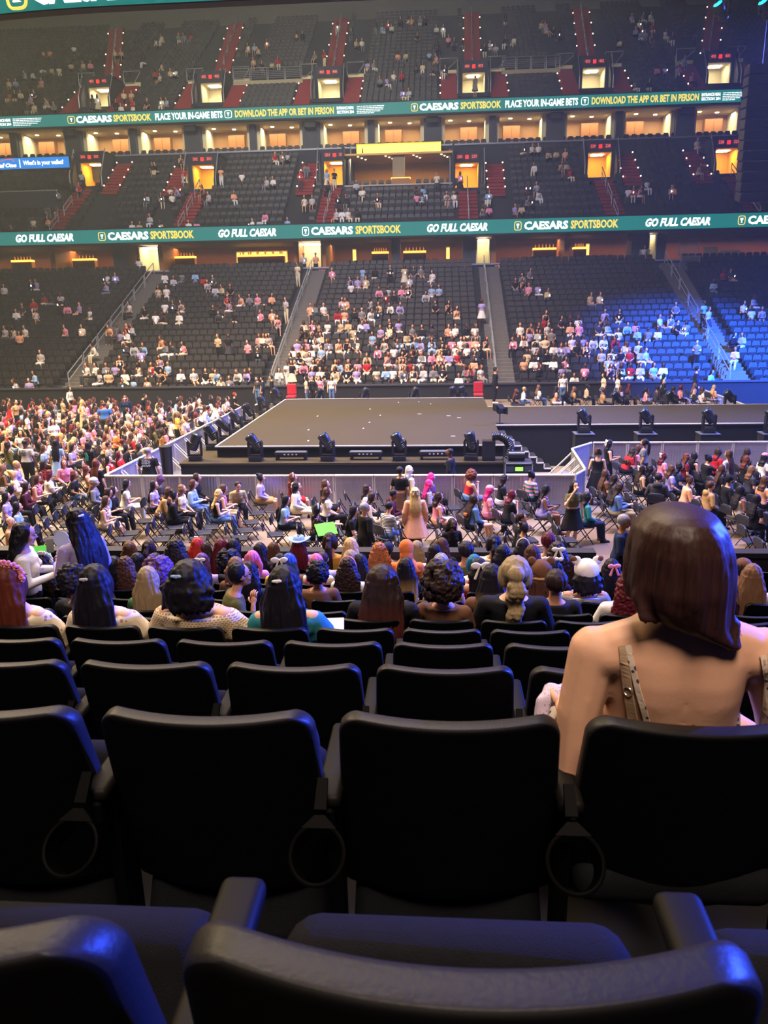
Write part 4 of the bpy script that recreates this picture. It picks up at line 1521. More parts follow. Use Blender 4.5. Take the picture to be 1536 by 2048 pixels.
M_eye = mat('dark_eye', '#15100e', .25)
M_lip = mat('lip', '#8e3f3c', .5)
TORSO = [(-.11, .09, .08, .0), (-.05, .155, .112, 0), (.05, .162, .110, .0), (.16, .128, .090, .004), (.26, .134, .096, .008), (.35, .155, .104, .006), (.42, .162, .090, 0), (.465, .115, .070, -.006), (.50, .060, .055, -.006)]


def tsec(z):
    for a, b in zip(TORSO, TORSO[1:]):
        if a[0] <= z <= b[0]:
            t = (z-a[0])/(b[0]-a[0])
            return [a[i]+(b[i]-a[i])*t for i in range(4)]
    return TORSO[-1] if z > 0 else TORSO[0]


POSES = {  # name: (standing, lean deg, head pitch deg, elbow R, wrist R, elbow L, wrist L)  in the pelvis frame, facing +Y
    'rest':  (0, -9, 6, (.23, .05, .17), (.09, .27, .11), None, None),
    'lap':   (0, 6, 4, (.23, .03, .17), (.09, .25, .07), None, None),
    'phone': (0, 10, 22, (.22, .09, .16), (.06, .28, .24), None, None),
    'desk':  (0, 24, 26, (.23, .14, .18), (.10, .34, .06), None, None),
    'chin':  (0, 14, 0, (.21, .18, .12), (.07, .17, .40), (.23, .05, .17), (.05, .27, .08)),
    'up':    (0, -4, -2, (.23, .02, .17), (.10, .24, .09), None, None),
    'reach': (0, 8, 5, (.24, .20, .34), (.20, .46, .36), (.23, .05, .17), (.07, .26, .08)),
    'stand': (1, 2, 4, (.225, -.02, .16), (.235, .06, -.08), None, None),
    'hold':  (1, 3, 14, (.23, .03, .17), (.08, .27, .22), None, None),
    'face':  (1, 3, 4, (.25, .10, .22), (.07, .13, .56), (.235, -.01, .16), (.24, .07, -.08)),
    'bend':  (1, 32, 14, (.23, .12, .17), (.15, .30, -.02), None, None),
}


class Sk:
    def __init__(s, pose):
        st, lean, hp, eR, wR, eL, wL = POSES[pose]
        s.st = st
        s.lean = math.radians(lean)
        s.hz = .93 if st else .555
        s.M = Matrix.Translation((0, 0, s.hz)) @ Matrix.Rotation(-s.lean, 4, 'X')
        T = lambda p: s.M @ Vector(p)
        s.T = T
        s.sh = {1: T((.162, 0, .418)), -1: T((-.162, 0, .418))}
        if eL is None: eL, wL = eR, wR
        s.el = {1: T(eR), -1: T((-eL[0], eL[1], eL[2]))}
        s.wr = {1: T(wR), -1: T((-wL[0], wL[1], wL[2]))}
        s.neck = T((0, -.008, .46))
        s.hc = T((0, .0, .66)) + Vector((0, .02, 0))
        s.HM = Matrix.Translation(s.hc) @ Matrix.Rotation(-math.radians(hp), 4, 'X')
        if st:
            s.hip = {k: Vector((.09*k, 0, .90)) for k in (1, -1)}
            s.kn = {k: Vector((.095*k, .03, .49)) for k in (1, -1)}
            s.an = {k: Vector((.10*k, -.02, .08)) for k in (1, -1)}
        else:
            s.hip = {k: Vector((.09*k, 0, .53)) for k in (1, -1)}
            s.kn = {k: Vector((.11*k, .43, .52)) for k in (1, -1)}
            s.an = {k: Vector((.10*k, .47, .08)) for k in (1, -1)}


def torso_loft(mb, sk, z0, z1, inf, n=18, k=7, ex=1.0):
    rings = []
    for i in range(k+1):
        z = z0+(z1-z0)*i/k
        _, rx, ry, cy = tsec(z)
        rings.append([sk.T((((rx+inf)*ex)*math.cos(2*math.pi*j/n), cy+(ry+inf)*math.sin(2*math.pi*j/n), z)) for j in range(n)])
    mb.loft(rings)


def hand_extra(mb, w, d, nrm):
    """five separate, bent fingers of unequal length and a thumb from the side of the palm"""
    d = d.normalized()
    s = d.cross(nrm).normalized()
    nrm = s.cross(d).normalized()
    for k, L in enumerate((.066, .076, .070, .054)):
        b = w + d*.075 + s*(-.027+.018*k)
        m1 = b + d*L*.5 + nrm*.006
        m2 = b + d*L*.85 - nrm*.012
        m3 = b + d*L*1.0 - nrm*.030
        mb.tube([b, m1, m2, m3], [.0088, .0085, .0078, .006], 6)
    b = w + d*.025 - s*.028
    mb.tube([b, b+d*.028-s*.022-nrm*.006, b+d*.055-s*.026-nrm*.016], [.0105, .0095, .0075], 6)


def remesh(mb, vox, smooth=4, fac=0.5):
    me = mb.mesh('tmp', [])
    fixn(me)
    o = bpy.data.objects.new('tmp', me)
    COL.objects.link(o)
    m = o.modifiers.new('r', 'REMESH')
    m.mode = 'VOXEL'; m.voxel_size = vox; m.use_smooth_shade = True
    if smooth:
        s = o.modifiers.new('s', 'SMOOTH'); s.factor = fac; s.iterations = smooth
    dg = bpy.context.evaluated_depsgraph_get()
    out = bpy.data.meshes.new_from_object(o.evaluated_get(dg))
    bpy.data.objects.remove(o)
    bpy.data.meshes.remove(me)
    return out


def append_mb(me, mb, mats_extra=()):
    """join extra closed pieces (fingers, eyes) into the body mesh"""
    b = bmesh.new()
    b.from_mesh(me)
    vs = [b.verts.new(v) for v in mb.v]
    for f, mi in zip(mb.f, mb.m):
        try:
            fc = b.faces.new([vs[i] for i in f]); fc.material_index = mi; fc.smooth = True
        except ValueError:
            pass
    b.to_mesh(me)
    b.free()


def head_prims(mb, HM):
    R3 = HM.to_3x3()
    P = lambda *p: HM @ Vector(p)
    mb.ell(P(0, -.012, .02), (.074, .092, .094), R3)
    mb.ell(P(0, .022, -.045), (.056, .064, .066), R3)
    mb.cap(P(0, .090, .005), .009, P(0, .100, -.020), .013)
    for k in (1, -1):
        mb.ell(P(.075*k, -.008, -.005), (.012, .022, .032), R3)
        mb.ell(P(.040*k, .062, -.028), (.022, .022, .022), R3)
    mb.ell(P(0, .075, -.088), (.02, .018, .016), R3)


def body_mesh(pose, lod):
    sk = Sk(pose)
    vox = {'near': .013, 'floor': .016, 'far': .040}[lod]
    mb = MB()
    torso_loft(mb, sk, -.11, .50, -.006)
    for k in (1, -1):
        mb.ell(sk.T((.07*k, .075, .30)), (.055, .05, .055))
        mb.ell(sk.T((.145*k, 0, .415)), (.055, .055, .05))
        mb.cap(sk.sh[k], .046, sk.el[k], .036)
        mb.cap(sk.el[k], .036, sk.wr[k], .026)
        d = (sk.wr[k]-sk.el[k]).normalized()
        nrm = Vector((-k*.3, 0.3, -1.0)) if not sk.st else Vector((-k, 0, 0))
        nrm = -(nrm - d*nrm.dot(d)).normalized()
        s = d.cross(nrm)
        Mh = Matrix((s, nrm, d)).transposed()
        mb.ell(sk.wr[k]+d*.045, (.036, .016, .052), Mh)
        mb.cap(sk.hip[k], .082, sk.kn[k], .055)
        mb.cap(sk.kn[k], .053, sk.an[k]+Vector((0, 0, .02)), .036)
        mb.cap(sk.an[k]+Vector((0, -.01, -.04)), .036, sk.an[k]+Vector((0, .13, -.052)), .026)
    mb.cap(sk.T((0, -.012, .45)), .054, sk.hc+Vector((0, -.02, -.06)), .046)
    head_prims(mb, sk.HM)
    me = remesh(mb, vox, 3 if lod != 'far' else 1)
    ex = MB()
    if lod != 'far':
        for k in (1, -1):
            d = (sk.wr[k]-sk.el[k]).normalized()
            nrm = Vector((-k*.3, 0.3, -1.0)) if not sk.st else Vector((-k, 0, 0))
            nrm = -(nrm - d*nrm.dot(d)).normalized()
            hand_extra(ex, sk.wr[k], d, nrm)
            P = sk.HM @ Vector((.030*k, .079, .008))
            ex.ell(P, (.015, .007, .008), sk.HM.to_3x3(), 8, 5, 1)
            P = sk.HM @ Vector((.031*k, .083, .030))
            ex.ell(P, (.019, .006, .004), sk.HM.to_3x3(), 8, 4, 1)
        ex.ell(sk.HM @ Vector((0, .086, -.055)), (.021, .008, .007), sk.HM.to_3x3(), 8, 5, 2)
        append_mb(me, ex)
    return me


def top_mesh(pose, style, lod):
    sk = Sk(pose)
    vox = {'near': .013, 'floor': .016, 'far': .040}[lod]
    mb = MB()
    inf = .014 if lod != 'far' else .02
    top = {'tank': .40, 'strapless': .36, 'off': .43, 'tee': .468, 'long': .468, 'hoodie': .475, 'vback': .40, 'crop': .468}[style]
    low = .14 if style == 'crop' else (-.03 if style != 'strapless' else .12)
    torso_loft(mb, sk, low, top, inf+(.012 if style in ('hoodie', 'off') else 0))
    for k in (1, -1):
        mb.ell(sk.T((.07*k, .078, .30)), (.062, .058, .062))
        sh, el, wr = sk.sh[k], sk.el[k], sk.wr[k]
        if style in ('tee', 'crop', 'long', 'hoodie', 'vback'):
            mb.ell(sk.T((.145*k, 0, .415)), (.066, .066, .058))
            e = sh.lerp(el, .55) if style in ('tee', 'crop', 'vback') else el
            mb.cap(sh, .060, e, .054)
            if style in ('long', 'hoodie'):
                mb.cap(el, .050, el.lerp(wr, .92), .040)
        if style == 'off':
            mb.ell(sk.T((.140*k, 0, .395)), (.070, .072, .058))
            a, b = sh.lerp(el, .12), sh.lerp(el, .95)
            m_ = a.lerp(b, .5)
            mb.cap(a, .066, m_, .086); mb.cap(m_, .086, b, .055)
            mb.cap(sk.T((.10*k, -.05, .345)), .05, a, .055); mb.cap(sk.T((.10*k, .05, .345)), .05, a, .055)
        if style == 'tank':
            pts = [sk.T((.09*k, .105, .38)), sk.T((.095*k, .07, .46)), sk.T((.095*k, 0, .487)), sk.T((.09*k, -.07, .46)), sk.T((.085*k, -.10, .38))]
            for a, b in zip(pts, pts[1:]): mb.cap(a, .019, b, .019, 8)
    if style == 'vback':
        mb.ell(sk.T((0, .07, .42)), (.12, .05, .05))
    if style == 'hoodie':
        mb.ell(sk.T((0, -.10, .46)), (.11, .055, .09))
    return remesh(mb, vox, 2 if lod != 'far' else 1)


def bottom_mesh(pose, style, lod):
    sk = Sk(pose)
    vox = {'near': .022, 'floor': .017, 'far': .040}[lod]
    mb = MB()
    if style in ('pants', 'shorts'):
        torso_loft(mb, sk, -.11, .05, .016)
        for k in (1, -1):
            if style == 'pants':
                mb.cap(sk.hip[k], .100, sk.kn[k], .070); mb.cap(sk.kn[k], .070, sk.an[k]+Vector((0, 0, .03)), .058)
            else:
                mb.cap(sk.hip[k], .102, sk.hip[k].lerp(sk.kn[k], .42), .088)
    else:
        L = .55 if style == 'skirt' else .95
        torso_loft(mb, sk, -.08, .10, .018)
        if sk.st:
            rings = []
            n = 20
            for i in range(7):
                t = i/6
                r = .15+.14*t
                z = 1.02-t*(.52 if style == 'skirt' else .90)
                rings.append([((r+.012*math.sin(5*a)*t)*math.cos(a), (r*.85+.012*math.sin(5*a)*t)*math.sin(a), z) for a in [2*math.pi*j/n for j in range(n)]])
            mb.loft(rings)
        else:
            e = .75 if style == 'skirt' else 1.0
            for k in (1, 0, -1):
                h = Vector((.075*k, 0, .54)); q = Vector((.10*k, .43*e, .535))
                mb.cap(h, .112, q, .088)
            if style == 'longskirt':
                for k in (1, 0, -1): mb.cap(Vector((.11*k, .43, .52)), .085, Vector((.13*k, .45, .20)), .085)
    return remesh(mb, vox, 2 if lod != 'far' else 1)


def shoe_mesh(pose, k, boot):
    sk = Sk(pose)
    a = sk.an[k]
    mb = MB()
    mb.cap(a+Vector((0, -.02, -.035)), .047, a+Vector((0, .145, -.048)), .036)
    mb.box(a+Vector((0, .06, -.072)), (.085, .25, .022))
    mb.cap(a+Vector((0, -.005, 0)), .045, a+Vector((0, 0, .20 if boot else .03)), .055 if boot else .045)
    return remesh(mb, .016, 2)


def hair_mesh(pose, style, lod):
    sk = Sk(pose)
    vox = {'near': .0085, 'floor': .015, 'far': .040}[lod]
    HM = sk.HM
    R3 = HM.to_3x3()
    P = lambda *p: HM @ Vector(p)
    mb = MB()
    rnd = random.Random(hash(style) % 1000 if False else sum(map(ord, style)))
    if style == 'hijab':
        mb.ell(P(0, -.030, .022), (.096, .088, .112), R3)
        mb.ell(P(0, -.03, -.07), (.085, .088, .09), R3)
        n = 18
        rings = []
        for dz, rx, ry in ((-.05, .075, .085), (-.14, .09, .095), (-.22, .155, .125), (-.29, .20, .14)):
            c = sk.hc + Vector((0, -.02-math.tan(sk.lean)*(-dz), dz))
            rings.append([c+Vector((rx*math.cos(2*math.pi*j/n), ry*math.sin(2*math.pi*j/n), 0)) for j in range(n)])
        mb.loft(rings)
        return remesh(mb, vox, 3)
    if style == 'bald':
        return None
    if style == 'buzz':
        mb.ell(P(0, -.030, .032), (.080, .084, .090), R3)
        return remesh(mb, vox, 2)
    mb.ell(P(0, -.036, .028), (.093, .094, .108), R3)
    if style != 'short':
        for k in (1, -1): mb.ell(P(.072*k, -.022, -.02), (.034, .056, .085), R3)
    lean = math.tan(sk.lean)

    def sheet(L, w0, w1, spread=1.0):
        prof = [(.02, -.035, .088, .086), (-.08, -.052, .092, .066), (-.16, -.088, .098, .048), (-.26, -.122, .104, .036), (-.36, -.135, .104, .032), (-.46, -.14, .094, .028), (-.56, -.142, .08, .022), (-.66, -.142, .06, .018)]
        n = 20
        rings = []
        for dz, cy, rx, ry in prof:
            if dz < -L: break
            t = -dz/L
            c = sk.hc+Vector((0, cy-lean*max(0, -dz-.08), dz))
            w = rx*1.17*(w0+(w1-w0)*max(0, t))*(1+.05*math.sin(9*dz))
            rings.append([c+Vector((w*math.cos(a), ry*1.1*math.sin(a)+.006*math.cos(9*a+3*dz)+.004*math.cos(19*a-5*dz), 0)) for a in [2*math.pi*j/n for j in range(n)]])
        mb.loft(rings)
        if lod == 'near':                                # separate locks break the outline
            for q in range(20):
                a = math.pi*(1.02+.96*q/19)
                e = L*rnd.uniform(.86, 1.16)
                wob = rnd.uniform(-.018, .018)
                prev = None
                for j in range(6):
                    dz = .0-e*j/5
                    r_ = min(len(prof)-2, max(0, next((i for i in range(len(prof)-1) if prof[i][0] >= dz >= prof[i+1][0]), len(prof)-2)))
                    t_ = (prof[r_][0]-dz)/(prof[r_][0]-prof[r_+1][0])
                    cy, rx, ry = [prof[r_][i]+(prof[r_+1][i]-prof[r_][i])*t_ for i in (1, 2, 3)]
                    w = rx*1.17*(w0+(w1-w0)*max(0, -dz/L))*1.02
                    p_ = sk.hc+Vector((w*math.cos(a)+wob*math.sin(j*1.5), cy-lean*max(0, -dz-.08)+ry*1.1*math.sin(a)-.004, dz))
                    if j == 0: p_ = sk.hc+Vector((0, -.03, .02))+(p_-sk.hc-Vector((0, -.03, .02)))*.78
                    if prev is not None: mb.cap(prev, .019-.0022*(j-1), p_, .019-.0022*j-(.006 if j == 5 else 0), 8)
                    prev = p_
        for k in range(7):                               # uneven lock ends
            x = (-.075+.025*k)*w1
            z0 = -L+.06
            c0 = sk.hc+Vector((x, prof[min(len(prof)-1, int(L/.1)+1)][1]-lean*(L-.08), z0))
            mb.cap(c0+Vector((0, 0, .06)), .024, c0+Vector((rnd.uniform(-.01, .01), 0, -.06-rnd.uniform(0, .05))), .010, 8)

    if style == 'long': sheet(.46, 1.0, 1.05)
    elif style == 'xlong': sheet(.62, 1.0, 1.15)
    elif style == 'mid': sheet(.28, 1.05, 1.0)
    elif style == 'bob':
        sheet(.17, 1.08, 1.05)
        for k in (1, -1): mb.cap(P(.078*k, -.015, .0), .034, P(.076*k, -.01, -.11), .028)
    elif style == 'wavy':
        sheet(.40, 1.1, 1.35)
        for q in range(46):
            z = -.02-.36*rnd.random()
            a = rnd.uniform(math.pi*1.0, math.pi*2.0)
            c = sk.hc+Vector((.105*math.cos(a)*(1+.4*abs(z)), -.05-.20*min(.36, abs(z)) - lean*max(0, -z-.08) + .035*math.sin(a), z))
            mb.ell(c, rnd.uniform(.022, .034), nu=8, nv=6)
    elif style in ('curly', 'bigcurly'):
        s = 1.0 if style == 'curly' else 1.35
        for q in range(110):
            u, v = rnd.uniform(-.75, 1), rnd.uniform(math.pi*.86, math.pi*2.14)
            r = .100*s
            c = P(r*math.cos(v)*math.sqrt(max(0, 1-u*u*.9)), -.035*s+r*math.sin(v)*math.sqrt(max(0, 1-u*u*.9)), .015+.115*s*u)
            mb.ell(c, rnd.uniform(.020, .032)*s, nu=8, nv=6)
        if s > 1: mb.ell(P(0, -.05, -.04), (.125, .09, .11), R3)
    elif style == 'bun':
        mb.ell(P(0, -.11, .10), (.05, .05, .045), R3)
    elif style == 'ponytail':
        mb.ell(P(0, -.125, .045), (.03, .03, .03), R3)
        pts = [P(0, -.12, .045), sk.hc+Vector((0, -.165, -.04)), sk.hc+Vector((.0, -.165-lean*.1, -.16)), sk.hc+Vector((.01, -.16-lean*.2, -.30)), sk.hc+Vector((.01, -.15-lean*.3, -.42))]
        for a, b, r1, r2 in zip(pts, pts[1:], (.026, .044, .046, .040), (.044, .046, .040, .012)): mb.cap(a, r1, b, r2)
    elif style == 'braid':
        for q in range(16):
            z = -.04-.029*q
            w = .048-.0016*q
            for s in (-1, 1):
                mb.ell(sk.hc+Vector((s*.022+.01*math.sin(q*1.3), -.14-.015*math.sin(q)-lean*max(0, -z-.08), z)), (w*.8, .035, .030), nu=10, nv=7)
        mb.ell(P(0, -.12, .02), (.055, .045, .06), R3)
    elif style == 'pigtails':
        for k in (1, -1):
            pts = [P(.08*k, -.05, .05), sk.hc+Vector((.12*k, -.06, -.08)), sk.hc+Vector((.12*k, -.08, -.24))]
            mb.cap(pts[0], .025, pts[1], .040); mb.cap(pts[1], .040, pts[2], .014)
    me = remesh(mb, vox, 3 if style not in ('curly', 'bigcurly', 'wavy') else 1)
    if lod != 'far':                                     # strand relief
        amp = .0075 if lod == 'near' else .004
        curl = style in ('curly', 'bigcurly', 'wavy')
        for v in me.vertices:
            c = v.co
            f = (46, 46, 46) if curl else (46, 46, 3.5)
            nz = mnoise.noise(Vector((c.x*f[0], c.y*f[1], c.z*f[2])))
            v.co = c + v.normal*nz*amp*(1.6 if curl else 1)
    return me


CACHE = {}


def cached(fn, *a):
    k = (fn.__name__,)+a
    if k not in CACHE:
        CACHE[k] = fn(*a)
        if CACHE[k] is not None and not CACHE[k].materials:
            CACHE[k].materials.append(None)
            if fn is body_mesh:
                CACHE[k].materials.append(M_eye); CACHE[k].materials.append(M_lip)
    return CACHE[k]


def inst(name, me, m, parent):
    o = link(name, me, parent)
    if not o.material_slots: return o
    o.material_slots[0].link = 'OBJECT'
    o.material_slots[0].material = m
    return o


def ombre(c1, c2, za, zb):
    n = 'hair_%s_to_%s_%d' % (c1, c2, int(za*100))
    if n in MATS: return MATS[n]
    m = hairmat(HAIRC[c1]).copy(); m.name = n
    nt = m.node_tree
    p = nt.nodes['Principled BSDF']
    old = p.inputs['Base Color'].links[0].from_socket
    tc = nt.nodes.new('ShaderNodeTexCoord'); sx = nt.nodes.new('ShaderNodeSeparateXYZ'); mr = nt.nodes.new('ShaderNodeMapRange')
    mr.inputs['From Min'].default_value = za; mr.inputs['From Max'].default_value = zb
    mr.inputs['To Min'].default_value = 1; mr.inputs['To Max'].default_value = 0
    mx = nt.nodes.new('ShaderNodeMix'); mx.data_type = 'RGBA'
    nt.links.new(tc.outputs['Object'], sx.inputs[0]); nt.links.new(sx.outputs['Z'], mr.inputs['Value'])
    nt.links.new(mr.outputs[0], mx.inputs['Factor']); nt.links.new(old, mx.inputs['A']); mx.inputs['B'].default_value = (*lin(HAIRC[c2]), 1)
    nt.links.new(mx.outputs['Result'], p.inputs['Base Color'])
    MATS[n] = m
    return m


# ---- things worn on the head, built in the head frame
def extra_mesh(kind, pose):
    sk = Sk(pose)
    H = sk.HM
    mb = MB()
    P = lambda *p: H @ Vector(p)

    def band(r=.012, y0=-.02, w=.095, top=.125, n=16):
        pts = [P(w*math.cos(a), y0, .0+top*math.sin(a)+.01) for a in [math.pi*i/n for i in range(n+1)]]
        mb.tube(pts, r, 7)
    if kind == 'headband': band(.012)
    elif kind == 'halo': band(.010, -.06, .098, .13)
    elif kind == 'bow' or kind == 'bigbow':
        s = 1.0 if kind == 'bow' else 1.5
        c = Vector((0, -.125, .06))
        for k in (1, -1):
            mb.ell(P(c.x+.04*k*s, c.y, c.z), (.038*s, .018, .026*s), H.to_3x3())
            mb.cap(P(c.x+.01*k, c.y, c.z), .010, P(c.x+.045*k*s, c.y-.005, c.z-.10*s), .016)
        mb.ell(P(*c), .018)
    elif kind == 'bows':
        for k in (1, -1):
            for q in (-1, 1): mb.ell(P(.065*k+.022*q, -.05, .125), (.026, .022, .024))
            mb.ell(P(.065*k, -.052, .125), .014)
    elif kind == 'clip':
        mb.ell(P(-.035, -.122, .05), (.02, .008, .011)); mb.ell(P(-.010, -.126, .052), (.016, .008, .012)); mb.ell(P(-.022, -.127, .05), (.010, .008, .014))
    elif kind == 'cowboy':
        rings = []
        n = 28
        for r, z in ((.001, .115), (.06, .135), (.085, .12), (.098, .075), (.102, .055), (.13, .05), (.19, .055), (.192, .062), (.13, .060), (.10, .068)):
            rings.append([P(r*.92*math.cos(a), -.02+r*1.08*math.sin(a), z+(.045*math.cos(a)**2*(r/.19)**2 if r > .11 else 0)-(.02*math.exp(-(math.cos(a)/.3)**2) if r < .07 else 0)) for a in [2*math.pi*j/n for j in range(n)]])
        mb.loft(rings, caps=False)
    elif kind == 'cap':
        mb.ell(P(0, -.02, .055), (.094, .105, .085), H.to_3x3())
        mb.ell(P(0, .12, .03), (.07, .075, .012), H.to_3x3())
    elif kind == 'beanie':
        mb.ell(P(0, -.028, .05), (.097, .102, .105), H.to_3x3()); mb.ell(P(0, -.025, .012), (.099, .106, .03), H.to_3x3())
    elif kind == 'bearhat':
        mb.ell(P(0, -.025, .05), (.115, .12, .115), H.to_3x3())
        for k in (1, -1): mb.ell(P(.095*k, -.02, .145), (.045, .025, .045), H.to_3x3())
    elif kind == 'hatbrim':
        mb.ell(P(0, -.03, -.02), (.122, .122, .03), H.to_3x3())
    elif kind == 'ears':
        for k in (1, -1): mb.ell(P(.10*k, -.02, .15), (.055, .025, .035), H.to_3x3() @ Matrix.Rotation(-.5*k, 3, 'Y'))
    elif kind == 'sunglasses':
        for k in (1, -1): mb.ell(P(.035*k, .045, .105), (.030, .012, .020), H.to_3x3())
        mb.tube([P(-.085, -.04, .06), P(-.08, .02, .10), P(0, .055, .105), P(.08, .02, .10), P(.085, -.04, .06)], .005, 6)
    elif kind == 'glasses':
        for k in (1, -1):
            mb.tube([P(.032*k+.022*math.cos(a), .096, .008+.019*math.sin(a)) for a in [2*math.pi*i/12 for i in range(13)]], .003, 5)
            mb.tube([P(.054*k, .094, .010), P(.079*k, .0, .008)], .003, 5)
        mb.tube([P(-.010, .098, .010), P(.010, .098, .010)], .003, 5)
    elif kind == 'mask':
        mb.ell(P(0, .062, -.045), (.062, .052, .045), H.to_3x3())
    elif kind == 'flowers':
        for i in range(11):
            a = math.pi*(.05+.9*i/10)
            c = P(.10*math.cos(a), -.05+.02*math.sin(3*a), .02+.115*math.sin(a))
            for q in range(5):
                mb.ell(c+Vector((.017*math.cos(q*1.257), -.006, .017*math.sin(q*1.257))), (.015, .012, .015), nu=8, nv=6)
            mb.ell(c+Vector((0, -.012, 0)), .010, nu=8, nv=6)
    me = mb.mesh('worn_'+kind, [None], True)
    fixn(me)
    return me


EXTRA = {'headband': ('headband', 'headband'), 'halo': ('headband', 'headband'), 'bow': ('hair_bow', 'hair bow'), 'bigbow': ('hair_bow', 'big hair bow'), 'bows': ('hair_bow', 'two pom-pom bows'), 'clip': ('hair_clip', 'hair clips'),
         'cowboy': ('cowboy_hat', 'cowboy hat'), 'cap': ('cap', 'cap'), 'beanie': ('beanie', 'beanie'), 'bearhat': ('plush_hat', 'plush eared hat'), 'hatbrim': ('hat_brim', ''), 'ears': ('hat_ear', ''),
         'sunglasses': ('sunglasses', 'sunglasses on the head'), 'glasses': ('glasses', 'glasses'), 'mask': ('face_mask', 'face mask'), 'flowers': ('flower_crown', 'flower crown')}
HAIRW = {'long': 'long {c} hair', 'xlong': 'very long {c} hair', 'mid': '{c} hair', 'bob': '{c} bob', 'wavy': 'wavy {c} hair', 'curly': 'curly {c} hair', 'bigcurly': 'big curly {c} hair', 'bun': '{c} hair bun',
         'ponytail': '{c} ponytail', 'braid': 'long {c} braid', 'short': 'short {c} hair', 'buzz': 'cropped {c} hair', 'bald': 'bald head', 'hijab': '{c} headscarf', 'pigtails': '{c} pigtails'}
TOPW = {'tank': 'tank top', 'strapless': 'strapless top', 'off': 'off-shoulder top', 'tee': 'tee', 'long': 'long-sleeved top', 'hoodie': 'hoodie', 'vback': 'low-backed top', 'crop': 'crop top'}
PEOPLE = []
RISER = 0.74
NEAR_OCC = {}
CHAIR_SPOTS = []
CN = list(CLOTH)


def person(px, py, zone, hair='long', hc='black', top='tee', tc='white', bot='pants', bc='black', pose=None, face=None, skin=0, extra=(), build=1.0, pat=None, say=None, where='', row=8, tips=None, Y=None, lift=0.0):
    """px, py: top of the head in the photograph"""
    stand = POSES[pose][0] if pose else 0
    if pose is None: pose = 'lap'
    if zone == 'near' and pose == 'lap': pose = 'rest'
    Hh = 1.705 if stand else (1.31 if pose == 'rest' else 1.325)
    if pose == 'bend': Hh = 1.56
    if pose == 'desk': Hh = 1.27
    lod = 'near' if zone == 'near' else 'floor'
    if zone == 'near':
        n = row
        p = at_y(px, py, ROWY[n]+.20)
        base = TREAD[n]
        sz = max(.88, min(1.14, (p.z-base)/Hh))
        loc = (p.x, ROWY[n]+.28, base)
        rz = math.radians(face if face is not None else random.uniform(-10, 10))
        NEAR_OCC.setdefault(n, []).append(p.x)
    else:
        sc = 1.03
        if zone == 'far':
            p = at_y(px, py, Y); lift = RISER; sc = max(.9, min(1.1, (p.z-lift)/Hh))
        else: p = at_z(px, py, Hh*sc)
        if Y is not None and zone != 'far':
            p = at_y(px, py, Y); sc = max(.9, min(1.1, (p.z-lift)/Hh))
        loc = (p.x, p.y, lift)
        sz = sc
        rz = math.radians(face if face is not None else -78+random.uniform(-14, 14))
        if not stand: CHAIR_SPOTS.append((p.x, p.y, rz) if zone != 'far' else (p.x, p.y, rz))
    body = cached(body_mesh, pose, lod)
    o = inst('person', body, skinmat(skin), None)
    o.location = loc
    o.rotation_euler = (0, 0, rz)
    o.scale = (build*sz*(1.05 if zone != 'near' else 1), build*sz*(1.05 if zone != 'near' else 1), sz)
    t = inst('top', cached(top_mesh, pose, top, lod), cmat(tc, pat), o)
    inst({'pants': 'trousers', 'shorts': 'shorts'}.get(bot, 'skirt'), cached(bottom_mesh, pose, bot, lod), cmat(bc), o)
    hm = cached(hair_mesh, pose, hair, lod)
    if hm is not None:
        if hair == 'hijab': m = cmat(hc)
        elif tips: m = ombre(hc, tips, .80, 1.12)
        else: m = hairmat(HAIRC[hc])
        inst('headscarf' if hair == 'hijab' else 'hair', hm, m, o)
    if zone != 'near':
        for k in (1, -1):
            inst('shoe', cached(shoe_mesh, pose, k, bot == 'skirt'), cmat(random.choice(('black', 'white', 'black', 'brown'))), o)
    for e in extra:
        kind, col = e
        c = inst(EXTRA[kind][0], cached(extra_mesh, kind, pose), cmat(col), o)
    ew = [('%s %s' % (c, EXTRA[k][1])) for k, c in extra if EXTRA[k][1]]
    base = say or 'person with %s%s, %s %s%s' % (HAIRW[hair].format(c=hc), (' and ' + ew[0]) if ew else '', (tc if pat is None else {'floral': 'floral', 'plaid': 'plaid', 'stripe': 'striped', 'crochet': 'crochet', 'dots': 'dotted'}[pat[0]] + ' ' + tc), TOPW[top], '')
    PEOPLE.append((o, base.strip().rstrip(','), px, where, stand))
    o['category'] = 'person'
    return o


def label_people():
    """make every label single out one person"""
    by = {}
    for r in PEOPLE:
        o, base, px, where, stand = r
        lab = base + (', standing' if stand and 'stand' not in base else '') + ((' ' + where) if where else '')
        by.setdefault(lab, []).append((px, o))
    for lab, rows in by.items():
        rows.sort(key=lambda r: r[0])
        for k, (px, o) in enumerate(rows):
            l = lab
            if len(rows) > 1:
                l = lab + ', ' + ('leftmost' if k == 0 else 'rightmost' if k == len(rows)-1 else nth(k+1) + ' from left') + ' of such'
            if len(l.replace('-', ' ').split()) > 16: l = l.replace('person with', 'person,').replace(' in the right floor block', ' in right floor block').replace(' in the near stand', ' in near stand').replace(' on the floor before the stage', ' before the stage').replace(' hair and ', ' hair, ')
            o['label'] = l


